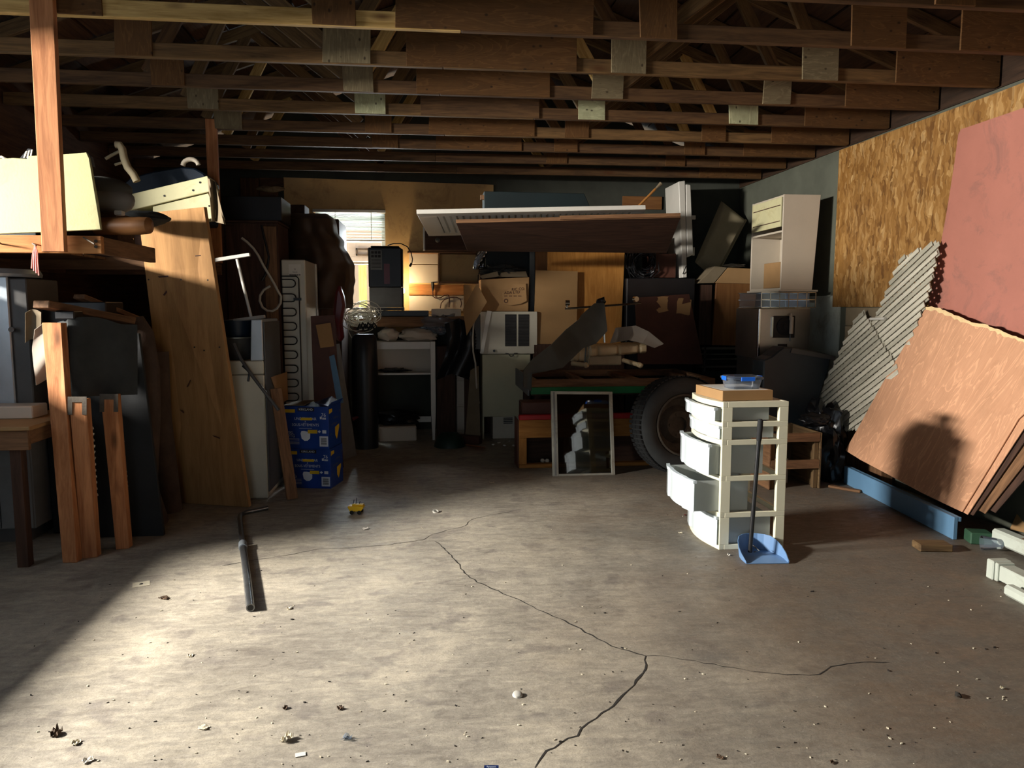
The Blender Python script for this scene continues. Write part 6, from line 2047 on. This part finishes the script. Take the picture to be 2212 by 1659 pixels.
mr.part('inner_panel', M().slab([PY(692, 752, Y2 - 0.055), PY(722, 748, Y2 - 0.055), PY(714, 697, Y2 - 0.02), PY(682, 702, Y2 - 0.02)], (0, 0.004, 0)), MT['cardboard'], 0.001)
mr.done()
ms = T('metal_sheet', 'grey framed metal sheet with a pale blue strip leaning right of the brown cabinet door', 'sheet')
ms.part('sheet', M().slab([PZ(733, 1000) + V((0, 0.12, 0)), PZ(768, 990) + V((0, 0.12, 0)), PY(733, 742, 6.95), PY(704, 748, 6.95)], (0, 0.015, 0)), MT['grey'], 0.002)
ms.part('blue_strip', M().slab([PY(728, 872, 6.70), PY(742, 870, 6.70), PY(722, 766, 6.86), PY(711, 770, 6.86)], (0, 0.01, 0)), MT['bluepaint'])
ms.done()
solo('golf_bag', 'tall black bag with glossy straps left of the white side table', 'bag', M().lathe((PY(788, 800, 8.0).x, 8.0, 0), (0, 0, 1), [(0, 0), (0.13, 0), (0.135, 0.3), (0.14, 0.9), (0.13, 1.18), (0.10, 1.22), (0, 1.2)], 18), MT['black'], smooth=True)
m = M()
for i in range(6):
    p = PY(778 + i * 6, 706 - 3 * (i % 2), 7.95)
    m.tube([p + V((-0.03, 0, -0.03)), p + V((0, -0.02, 0.03)), p + V((0.03, 0, -0.02))], 0.012, 6)
solo('glossy_strap', 'glossy black straps on top of the tall black bag', 'strap', m, MT['bag'], smooth=True, kind='stuff')
solo('red_tool', 'dim red tool frame standing on the floor left of the white side table', 'tool', M().tube([PY(762, 905, 7.9), PY(785, 897, 7.9), PY(790, 925, 7.9)], 0.02, 8), MT['maroon'])

# blue cartons
def carton(label, u0, u1, vt, vb, flap):
    base = PZ((u0 + u1) / 2, 1056)
    return base


bp = PZ(715, 1056)
rz = math.radians(-13)
ex = V((math.cos(rz), math.sin(rz), 0)); ey = V((-math.sin(rz), math.cos(rz), 0))


def bluebox(label, z0, z1, shift, open_top):
    W_, D_ = 0.395, 0.30
    o = bp + ex * (-W_ + shift) + V((0, 0, z0 - bp.z))
    H = z1 - z0
    P = lambda a, b_, c: o + ex * (a * W_) + ey * (b_ * D_) + V((0, 0, c * H))
    t_ = T('carton', label, 'carton', 'blue cartons of underwear')
    body = t_.part('body', M().slab([P(0, 0, 0), P(1, 0, 0), P(1, 0, 1), P(0, 0, 1)], ey * D_), MT['boxblue'], 0.002)
    n_ = -ey
    w = M()
    q = lambda a, c: o + ex * (a * W_) + V((0, 0, c * H)) + n_ * 0.001
    fr_ = lambda m, a0, a1, c0, c1, e=0.0: m.slab([q(a0, c0) + n_ * e, q(a1, c0) + n_ * e, q(a1, c1) + n_ * e, q(a0, c1) + n_ * e], n_ * 0.0006)
    w.text('KIRKLAND', q(0.52, 0.905), ex, (0, 0, 1), H * 0.05, n_, 'CENTER', 1.0)
    w.text('UNDERWEAR', q(0.50, 0.68), ex, (0, 0, 1), H * 0.062, n_, 'CENTER')
    w.text('&', q(0.50, 0.625), ex, (0, 0, 1), H * 0.035, n_, 'CENTER')
    w.text('SOUS-VÊTEMENTS', q(0.50, 0.535), ex, (0, 0, 1), H * 0.062, n_, 'CENTER', 0.92)
    w.text('76', q(0.90, 0.765), ex, (0, 0, 1), H * 0.085, n_, 'CENTER')
    w.text('L/XL', q(0.07, 0.345), ex, (0, 0, 1), H * 0.065, n_)
    w.text('G/TG', q(0.07, 0.265), ex, (0, 0, 1), H * 0.065, n_)
    fr_(w, 0.82, 0.86, 0.705, 0.765)
    fr_(w, 0.87, 0.95, 0.722, 0.74); fr_(w, 0.87, 0.95, 0.70, 0.714)
    fr_(w, 0.36, 0.64, 0.478, 0.486)
    for c in (0.225, 0.195, 0.15, 0.13, 0.105):
        fr_(w, 0.07, 0.36, c, c + 0.006)
    fr_(w, 0.80, 0.985, 0.06, 0.30)
    w.slab([q(0.80, 0.375), q(0.835, 0.41), q(0.80, 0.445) , q(0.765, 0.41)], n_ * 0.0006)
    fr_(w, 0.865, 0.95, 0.37, 0.445)
    # briefs picture
    w.slab([q(a, c) for a, c in ((0.39, 0.36), (0.41, 0.415), (0.47, 0.42), (0.56, 0.40), (0.60, 0.345), (0.595, 0.25), (0.54, 0.19), (0.47, 0.185), (0.41, 0.24))], n_ * 0.0006)
    t_.part('printed_lettering', w, MT['inkwhite'], of=body, kind='stuff')
    y_ = M()
    fr_(y_, 0.05, 0.28, 0.85, 0.93); fr_(y_, 0.55, 0.755, 0.365, 0.45, 0.0008); fr_(y_, 0.40, 0.65, 0.675, 0.735, 0.001)
    qs = lambda b_, c: o + ex * W_ + ey * (b_ * D_) + V((0, 0, c * H)) + ex * 0.001
    y_.slab([qs(0.06, 0.82), qs(0.30, 0.85), qs(0.30, 0.93), qs(0.06, 0.93)], ex * 0.0006)
    y_.slab([qs(0.50, 0.27), qs(0.62, 0.15), qs(0.82, 0.42), qs(0.82, 0.50), qs(0.5, 0.46)], ex * 0.0006)
    t_.part('yellow_label', y_, MT['inkyellow'], of=body, kind='stuff')
    k_ = M()
    for c in range(9):
        fr_(k_, 0.83, 0.955, 0.095 + c * 0.019, 0.095 + c * 0.019 + (0.012 if c % 3 else 0.007), 0.0008)
    fr_(k_, 0.34, 0.70, 0.885, 0.975, -0.0004)
    t_.part('barcode', k_, MT['inkblack'], of=body, kind='stuff')
    s_ = M()
    s_.text('UNDERWEAR', qs(0.38, 0.66), ey, (0, 0, 1), H * 0.05, ex, 'LEFT', 0.8)
    s_.text('SOUS-VÊTEMENTS', qs(0.20, 0.52), ey, (0, 0, 1), H * 0.05, ex, 'LEFT', 0.7)
    s_.text('L/XL', qs(0.05, 0.30), ey, (0, 0, 1), H * 0.055, ex)
    s_.text('76', qs(0.82, 0.78), ey, (0, 0, 1), H * 0.07, ex)
    t_.part('side_lettering', s_, MT['grey'], of=body, kind='stuff')
    if open_top:
        t_.part('flap', M().slab([P(1, 0, 1) + V((0, 0, 0.002)), P(1, 1, 1), P(0.80, 1, 1.0) + V((0, 0, 0.05)), P(0.70, 0.05, 1.0) + V((0, 0, 0.03))], (0, 0, 0.004)), MT['boxdk'])
        t_.part('flap', M().slab([P(0, 0.02, 1) + V((0, 0, 0.002)), P(0.48, 0.02, 1.02), P(0.45, 0.9, 1.05), P(0, 0.98, 1.0) + V((0, 0, 0.002))], (0, 0, 0.004)), MT['greycard'])
        t_.part('flap', M().slab([P(1, 0, 1) + V((0, 0, 0.003)), P(1, 1, 1) + V((0, 0, 0.003)), P(1.06, 1.0, 1.10), P(1.05, 0.1, 1.09)], (0, 0, 0.003)), MT['boxblue'])
    t_.done()


zmid = PP(660, 969, bp, -ey).z
ztop = PP(660, 878, bp, -ey).z
bluebox('lower blue printed carton standing on the floor', 0.0, zmid - 0.001, 0.0, False)
bluebox('upper blue printed carton with open flaps, stacked on the other', zmid, ztop, -0.008, True)

# ------------------------------------------------ dark pile at the far left
yl = 4.62
ut = T('upended_table', 'upended table with three brown legs and metal corner brackets at the left', 'table')
l1 = [PZ(135, 1216), PZ(166, 1216), PY(132, 698, 4.62), PY(90, 697, 4.62)]
ut.part('leg', M().slab(l1, (0, 0.07, 0), long=V((0, 0, 1))), MT['redpine'], 0.003)
y2 = PZ(195, 1205).y
l2 = [PZ(177, 1207), PZ(210, 1204), PY(186, 862, y2), PY(149, 864, y2)]
ut.part('leg', M().slab(l2, (0, 0.06, 0), long=V((0, 0, 1))), MT['redpine'], 0.003)
y3 = PZ(265, 1187).y
l3 = [PZ(250, 1188), PZ(279, 1185), PY(252, 852, y3), PY(217, 856, y3)]
ut.part('leg', M().slab(l3, (0, 0.06, 0), long=V((0, 0, 1))), MT['redpine'], 0.003)
for (u0, u1, v0, v1, yy) in ((146, 187, 857, 896, y2 - 0.006), (215, 255, 851, 890, y3 - 0.006)):
    b_ = M()
    du = (u1 - u0) * 0.24
    b_.quad([(u0, v1, yy), (u0 + du, v1, yy), (u0 + du, v0, yy), (u0, v0, yy)], (0, 0.004, 0))
    b_.quad([(u1 - du, v1, yy), (u1, v1, yy), (u1, v0, yy), (u1 - du, v0, yy)], (0, 0.004, 0))
    b_.quad([(u0 + du, v0 + 12, yy), (u1 - du, v0 + 12, yy), (u1 - du, v0, yy), (u0 + du, v0, yy)], (0, 0.004, 0))
    ut.part('bracket', b_, MT['rust'])
ut.part('table_top', M().slab([PZ(120, 1190) + V((0, 0.25, 0)), PZ(330, 1178) + V((0, 0.2, 0)), PY(300, 720, 5.05), PY(100, 720, 5.05)], (0, 0.03, 0)), MT['blackmat'], 0.003)
chn = M()
for k in range(12):
    p = PY(199 + k * 0.8, 925 + k * 13, y2 + 0.08)
    chn.blob(p, (0.012, 0.01, 0.014), 0.4, 3, 1, k)
    p = PY(262 + k * 1.0, 930 + k * 11, y3 + 0.08)
    chn.blob(p, (0.012, 0.01, 0.014), 0.4, 3, 1, k + 20)
ut.part('upholstery_tack', chn, MT['alu'], kind='stuff')
ut.done()
def tarp(a, b_):
    prof = [(0, 126, 4.80), (0.06, 138, 4.74), (0.14, 149, 4.70), (0.3, 175, 4.74), (0.6, 230, 4.86), (1, 296, 5.0)]
    for (t0, u0, y0), (t1, u1, y1) in zip(prof[:-1], prof[1:]):
        if t0 <= a <= t1:
            t = (a - t0) / (t1 - t0)
            u, y = u0 + (u1 - u0) * t, y0 + (y1 - y0) * t
            break
    left = 5 * math.sin(b_ * 3.1) * (1 - a) - 12 * max(0, b_ - 0.6) / 0.4 * max(0, 1 - a / 0.3)
    top = 696 - 14 * math.sin(min(1, a * 1.3) * 3.1) + 6 * a
    bot = 858 - 6 * a
    return PY(u + left, top + (bot - top) * b_, y + 0.02 * noise.noise(V((a * 4, b_ * 2, 3))))


solo('dark_tarp', 'dark grey tarpaulin draped over the tallest leg of the upended table', 'tarpaulin', M().grid(tarp, 30, 16, 0.006), MT['tarp'], smooth=True)
solo('tarp_tail', 'hanging end of stiff grey sheet left of the tallest brown leg', 'sheet', M().grid(lambda a, b_: PY(76 + 18 * a + 10 * (0.5 - abs(b_ - 0.35)) * -1.2 * (1 - a) + 8 * a * b_, 712 + 120 * b_ - 14 * a, 4.76 + 0.03 * math.sin(b_ * 6 + a)), 8, 16, 0.004), MT['foamlight'], smooth=True)
solo('loose_plank', 'rough plank lying slantwise on top of the pile at the left', 'plank', M().bar(PY(88, 657, 4.66), PY(284, 694, 5.3), 0.12, 0.045), MT['brown'], bevel=0.004)
solo('loose_plank', 'second dim plank crossing behind the rough plank at the left', 'plank', M().bar(PY(170, 640, 5.1), PY(300, 692, 5.5), 0.10, 0.03), MT['brown'], bevel=0.004)
solo('black_case', 'small black case beneath the rough plank at the left', 'case', M().fbox(118, 160, 672, 690, 4.70, 0.12), MT['black'], bevel=0.006)
solo('pale_card', 'curled pale card beside the small black case at the left', 'card', M().grid(lambda a, b_: PY(54 + 36 * a, 676 + 64 * b_ - 8 * math.sin(a * 3), 4.84 + 0.04 * math.sin(a * 3)), 8, 8, 0.004), MT['greycard'], smooth=True)
solo('carpet_roll', 'tall brown carpet roll standing between the pile and the tan door', 'carpet roll', M().tube([PZ(302, 1150) + V((0, 0.22, 0.0)), PY(305, 1050, 5.2), PY(318, 900, 5.25), PY(318, 800, 5.3), PY(306, 720, 5.3), PY(295, 686, 5.3)], 0.085, 16, taper=[1.3, 1.2, 1.0, 0.95, 0.9, 0.5]), MT['carpet'], smooth=True)
solo('carpet_roll', 'second dark carpet roll behind the first, next to the tan door', 'carpet roll', M().tube([PZ(345, 1120) + V((0, 0.2, 0)), PY(342, 900, 5.6), PY(336, 760, 5.62)], 0.09, 14), MT['carpet'], smooth=True)
# cabinet, tabletop and metal tub at the left edge
yc_ = 4.92
x0_, x1_, z0_, z1_ = RC(-170, 68, 958, 1142, yc_)
x0_ = max(x0_, XL + 0.02)
z0_ = 0.0
gk = T('grey_cabinet', 'grey metal cabinet at the far left under the wooden tabletop', 'cabinet')
gk.part('body', M().box(x0_, x1_, yc_ + 0.02, yc_ + 0.5, z0_ + 0.09, z1_), MT['grey'], 0.005)
for i in range(3):
    w_ = (x1_ - x0_) / 3
    gk.part('door', M().box(x0_ + i * w_ + 0.004, x0_ + (i + 1) * w_ - 0.004, yc_, yc_ + 0.019, z0_ + 0.10, z1_ - 0.01), MT['grey'], 0.003)
gk.part('plinth', M().box(x0_ + 0.03, x1_ - 0.05, yc_ + 0.05, yc_ + 0.46, 0, z0_ + 0.089), MT['dkgrey'])
gk.done()
yt_ = 4.42
tt = T('wooden_tabletop', 'wooden tabletop with a brown edge at the far left', 'tabletop')
zt1 = PY(30, 930, yt_ + 0.0).z
zt0 = PY(30, 962, yt_).z
xe = PY(60, 940, yt_).x
tt.part('top', M().box(x0_ - 0.0, xe + 0.02, yt_ - 0.02, yc_ + 0.45, zt1, zt1 + 0.022), MT['hardboard'], 0.004)
tt.part('apron', M().box(x0_, xe, yt_, yt_ + 0.03, zt0 - 0.03, zt1 - 0.001), MT['brown'], 0.003)
tt.part('apron', M().box(xe - 0.03, xe, yt_ + 0.031, yc_ - 0.03, zt0 + 0.0, zt1 - 0.001), MT['brown'], 0.003)
for xx in (x0_ + 0.05, xe - 0.12):
    tt.part('leg', M().box(xx, xx + 0.06, yt_ + 0.031, yt_ + 0.09, 0, zt0 - 0.001), MT['dkbrown'])
tt.done()
zy = zt1 + 0.023
solo('plastic_tray', 'white plastic tray at the back of the wooden tabletop', 'tray', M().box(x0_ + 0.1, PY(76, 890, 4.75).x, 4.72, 4.9, zy, PY(40, 878, 4.72).z), MT['offwhite'], bevel=0.006)
ub = T('steel_tub', 'tall steel tub with a round lid at the far left edge', 'tub')
yu = 4.93
xa_, xb_, za_, zb_ = RC(-140, 24, 597, 880, yu)
xa_ = max(xa_, XL + 0.02)
ub.part('front_sheet', M().box(xa_, xb_, yu, yu + 0.02, zy + 0.001, zb_), MT['galv'], 0.006)
ub.part('casing', M().box(xa_, xb_ + 0.10, yu + 0.021, yu + 0.42, zy + 0.001, zb_ - 0.01), MT['dkgrey'], 0.006)
ub.part('lid_rim', M().lathe(((xa_ + xb_) / 2 + 0.02, yu + 0.22, zb_ + 0.001), (0, 0, 1), [(0.20, 0), (0.27, 0.0), (0.275, 0.02), (0.26, 0.05), (0.20, 0.055), (0.19, 0.04), (0.20, 0)], 32), MT['galv'], smooth=True)
ub.part('knob', M().cyl(PY(24, 712, yu + 0.0), PY(24, 712, yu - 0.03), 0.016, 10), MT['chrome'])
ub.done()
solo('added_shade_block', 'tall dark block added to shade the tan door, behind the tarpaulin and the crossing planks', 'crate', M().box(PY(85, 700, 5.12).x, PY(225, 700, 5.08).x, 5.12, 5.4, 0.0, PY(140, 652, 5.1).z), MT['black'], bevel=0.006)  # dark block added in the pile to shade the door slab

# ================================================================== things lying on the floor
fp = T('steel_pipe', 'long bent steel pipe lying on the concrete floor', 'pipe')
rp = 0.021
zc_ = rp + 0.002
pp_ = [PZ(u, v, rp) for u, v in ((541, 1313), (534, 1250), (525, 1183))]
fp.part('outer_tube', M().tube([pp_[0], pp_[1], pp_[2]], rp, 16), MT['pipe'], smooth=True)
fp.part('inner_bore', M().tube([pp_[0] + (pp_[0] - pp_[1]).normalized() * 0.0008, pp_[0] + (pp_[0] - pp_[1]).normalized() * 0.001], rp * 0.72, 14), MT['black'])
fp.part('collar', M().tube([PZ(525, 1184, rp), PZ(524.2, 1174, rp)], rp * 1.22, 16), MT['galv'], smooth=True)
fp.part('thin_tube', M().tube([PZ(u, v, rp * 0.8) for u, v in ((524, 1174), (520, 1140), (518, 1120), (520, 1112), (530, 1107), (548, 1103), (578, 1097))], rp * 0.8, 12), MT['pipe'], smooth=True)
fp.done()
# toy loader
p = PZ(771, 1109)
ang = -0.15
tx = V((math.cos(ang), math.sin(ang), 0)); ty_ = V((-math.sin(ang), math.cos(ang), 0))
tl = T('toy_truck', 'small yellow toy loader standing on the sunlit floor', 'toy')
def tb(a0, a1, b0_, b1_, c0, c1):
    return M().slab([p + tx * a0 + ty_ * b0_ + V((0, 0, c0)), p + tx * a1 + ty_ * b0_ + V((0, 0, c0)), p + tx * a1 + ty_ * b1_ + V((0, 0, c0)), p + tx * a0 + ty_ * b1_ + V((0, 0, c0))], (0, 0, c1 - c0))
tl.part('hull', M().slab([p + tx * a + ty_ * -0.03 + V((0, 0, c)) for a, c in ((-0.045, 0.022), (0.035, 0.022), (0.055, 0.05), (0.05, 0.06), (-0.06, 0.06), (-0.06, 0.05))], ty_ * 0.06), MT['yellow'], 0.002)
tl.part('deck', tb(-0.03, 0.05, -0.02, 0.02, 0.0605, 0.072), MT['yellow'], 0.002)
for a in (-0.03, 0.025):
    for b_ in (-0.036, 0.030):
        c0 = p + tx * a + ty_ * b_ + V((0, 0, 0.015))
        tl.part('wheel', M().cyl(c0, c0 + ty_ * 0.008, 0.015, 12), MT['black'])
for a, h_ in ((-0.025, 0.03), (-0.005, 0.045), (0.02, 0.02)):
    tl.part('lever', M().cyl(p + tx * a + V((0, 0, 0.072)), p + tx * (a + 0.006) + V((0, 0, 0.072 + h_)), 0.0022, 6), MT['black'])
tl.done()
bt = T('battery', 'dark blue battery lying at the bottom edge of the picture', 'battery')
p0, p1 = PZ(1046, 1662, 0.013), PZ(1077, 1662, 0.013)
bt.part('cell', M().cyl(p0, p1, 0.0125, 20), MT['boxdk'], smooth=False)
tq = M()
dx_ = (p1 - p0).normalized()
cz = (p0 + p1) / 2
nb_ = V((0, -0.55, 0.83)).normalized()
tq.text('Panasonic', cz + nb_ * 0.0127 - dx_ * 0.0, dx_, V((0, 0.83, 0.55)), 0.0055, nb_, 'CENTER')
bt.part('cell_lettering', tq, MT['inkwhite'], kind='stuff')
bt.part('terminal', M().cyl(p0 - dx_ * 0.002, p0, 0.005, 10), MT['chrome'])
bt.done()
cp = T('bottle_cap', 'crumpled white bottle cap on the floor near the centre crack', 'bottle cap')
p = PZ(1118, 1503)
cp.part('cap', M().lathe(p + V((0, 0, 0.004)), (0.12, -0.15, 1), [(0.0, 0.006), (0.012, 0.006), (0.017, 0.004), (0.0195, -0.003), (0.0205, -0.003), (0.018, 0.006), (0.012, 0.009), (0, 0.009)], 18), MT['white'], smooth=True)
cp.done()
p = PZ(941, 1107)
solo('white_ring', 'small white plastic ring on the floor behind the crack', 'ring', M().lathe(p + V((0, 0, 0.008)), (0.2, -0.3, 1), [(0.016, -0.006), (0.022, -0.006), (0.022, 0.006), (0.016, 0.006), (0.016, -0.006)], 20), MT['white'], smooth=True)


def scrap(u, v, name, label, cat, mat, r_, seed, hz=0.35):
    p = PZ(u, v)
    rnd = random.Random(seed)
    m = M()
    R0 = rnd.uniform(0, 6.28)

    def fn(a, b_):
        x, y = (a - 0.5) * 2, (b_ - 0.5) * 2
        k = 1 - 0.35 * abs(x) ** 2 + 0.3 * noise.noise(V((a * 3, b_ * 3, seed)))
        z = abs(noise.noise(V((a * 2.5, b_ * 2.5, seed * 1.7)))) * r_ * hz * 2 + 0.002
        X, Y = x * r_ * k, y * r_ * 0.55 * k
        return p + V((X * math.cos(R0) - Y * math.sin(R0), X * math.sin(R0) + Y * math.cos(R0), z))
    m.grid(fn, 6, 6, 0.0012)
    return solo(name, label, cat, m, mat)


SCR = [
    (620, 1599, 'dry_leaf', 'curled pale dry leaf near the bottom edge, left of the middle', 'leaf', 'litter', 0.030, 1, 0.6),
    (440, 1573, 'dry_leaf', 'flat pale dry leaf on the bright floor at lower left', 'leaf', 'litter', 0.026, 2, 0.3),
    (122, 1587, 'dry_leaf', 'dark brown crumpled leaf at the lower left corner', 'leaf', 'leaf', 0.028, 3, 0.8),
    (165, 1606, 'paper_scrap', 'small pale scrap right of the dark crumpled leaf', 'scrap', 'litter', 0.022, 4, 0.3),
    (190, 1645, 'paper_scrap', 'white twisted scrap at the bottom left edge', 'scrap', 'paper', 0.022, 5, 0.5),
    (625, 1315, 'dry_leaf', 'small yellowish leaf right of the pipe end', 'leaf', 'litter', 0.020, 6, 0.5),
    (735, 1531, 'twig_bit', 'thin brown curled leaf stem on the lower floor', 'twig', 'leaf', 0.020, 7, 0.5),
    (616, 1531, 'twig_bit', 'dark short twig on the bright floor above the curled leaf', 'twig', 'leaf', 0.015, 8, 0.6),
    (355, 1293, 'dry_leaf', 'brown dry leaf on the shadow edge left of the pipe', 'leaf', 'leaf', 0.034, 9, 0.3),
    (790, 1143, 'paper_scrap', 'white torn scrap on the floor before the toy loader', 'scrap', 'paper', 0.030, 10, 0.3),
    (1062, 1043, 'paper_scrap', 'dim pale scrap on the floor before the storm window', 'scrap', 'litter', 0.032, 11, 0.2),
    (750, 1597, 'paper_scrap', 'clear crumpled film on the floor at the bottom', 'scrap', 'clear', 0.024, 12, 0.5),
    (412, 1417, 'wood_chip', 'pale splinter on the bright floor left of the middle', 'chip', 'litter', 0.018, 13, 0.3),
    (1480, 1113, 'paper_scrap', 'small reddish scrap left of the drawer tower', 'scrap', 'maroon', 0.014, 14, 0.3),
    (1470, 1152, 'paper_scrap', 'small pale scrap at the foot of the drawer tower', 'scrap', 'litter', 0.018, 15, 0.3),
    (1575, 1200, 'paper_scrap', 'small white scrap in front of the drawer tower corner', 'scrap', 'paper', 0.014, 16, 0.5),
    (2165, 1488, 'pebble', 'grey pebble on the floor at the lower right', 'pebble', 'litter', 0.012, 17, 0.8),
    (2070, 1505, 'dark_clod', 'dark clod of dirt on the floor at the lower right', 'clod', 'crack', 0.022, 18, 0.5),
    (1797, 1648, 'wood_chip', 'small brown chip near the bottom right edge', 'chip', 'leaf', 0.012, 19, 0.5),
    (1555, 1637, 'wood_chip', 'dark splinter near the bottom edge right of the crack', 'chip', 'leaf', 0.016, 20, 0.3),
]
for (u, v, n_, l, c, m_, r_, sd_, hz) in SCR:
    scrap(u, v, n_, l, c, MT[m_], r_, sd_, hz)
p = PZ(305, 1262)
ctg = T('card_tag', 'pale square card with a hole lying in the floor shade', 'card')
ctg.part('card', rot_box(M(), (p.x, p.y, 0), 0.35, 0.085, 0.075, 0.0, 0.0015), MT['litter'])
ctg.part('hole', M().cyl((p.x, p.y, 0.0014), (p.x, p.y, 0.0021), 0.010, 12), MT['crack'])
ctg.done()
p = PZ(649, 1631)
rot_b = rot_box(M(), (p.x, p.y, 0), 0.2, 0.034, 0.022, 0.001, 0.003)
solo('paper_tag', 'small white folded tag on the floor at the bottom', 'tag', rot_b, MT['paper'])
# countless crumbs of grit
g = M()
rnd = random.Random(99)
for i in range(260):
    u, v = rnd.uniform(60, 2180), 1080 + 575 * rnd.random() ** 0.7
    p = PZ(u, v)
    if p.x < -2.0 or p.x > 3.2:
        continue
    r_ = rnd.uniform(0.0008, 0.0026) * (1 if rnd.random() < 0.93 else 2)
    d = V((rnd.uniform(-1, 1), rnd.uniform(-1, 1), 0)).normalized()
    s_ = V((-d.y, d.x, 0))
    k = rnd.uniform(1, 3.0)
    g.slab([p + d * r_ * k, p + s_ * r_, p - d * r_ * k, p - s_ * r_ * 0.8], (0, 0, r_ * 1.1))
solo('floor_grit', 'scattered crumbs of grit and bark over the whole floor', 'grit', g, MT['crack'], kind='stuff')
g = M()
for i in range(130):
    u, v = rnd.uniform(60, 2180), 1080 + 575 * rnd.random() ** 0.7
    p = PZ(u, v)
    if p.x < -2.0 or p.x > 3.2:
        continue
    r_ = rnd.uniform(0.0012, 0.004)
    d = V((rnd.uniform(-1, 1), rnd.uniform(-1, 1), 0)).normalized()
    s_ = V((-d.y, d.x, 0))
    g.slab([p + d * r_ * 1.6, p + s_ * r_, p - d * r_ * 1.6, p - s_ * r_], (0, 0, r_))
solo('pale_grit', 'scattered pale specks of plaster over the whole floor', 'grit', g, MT['litter'], kind='stuff')
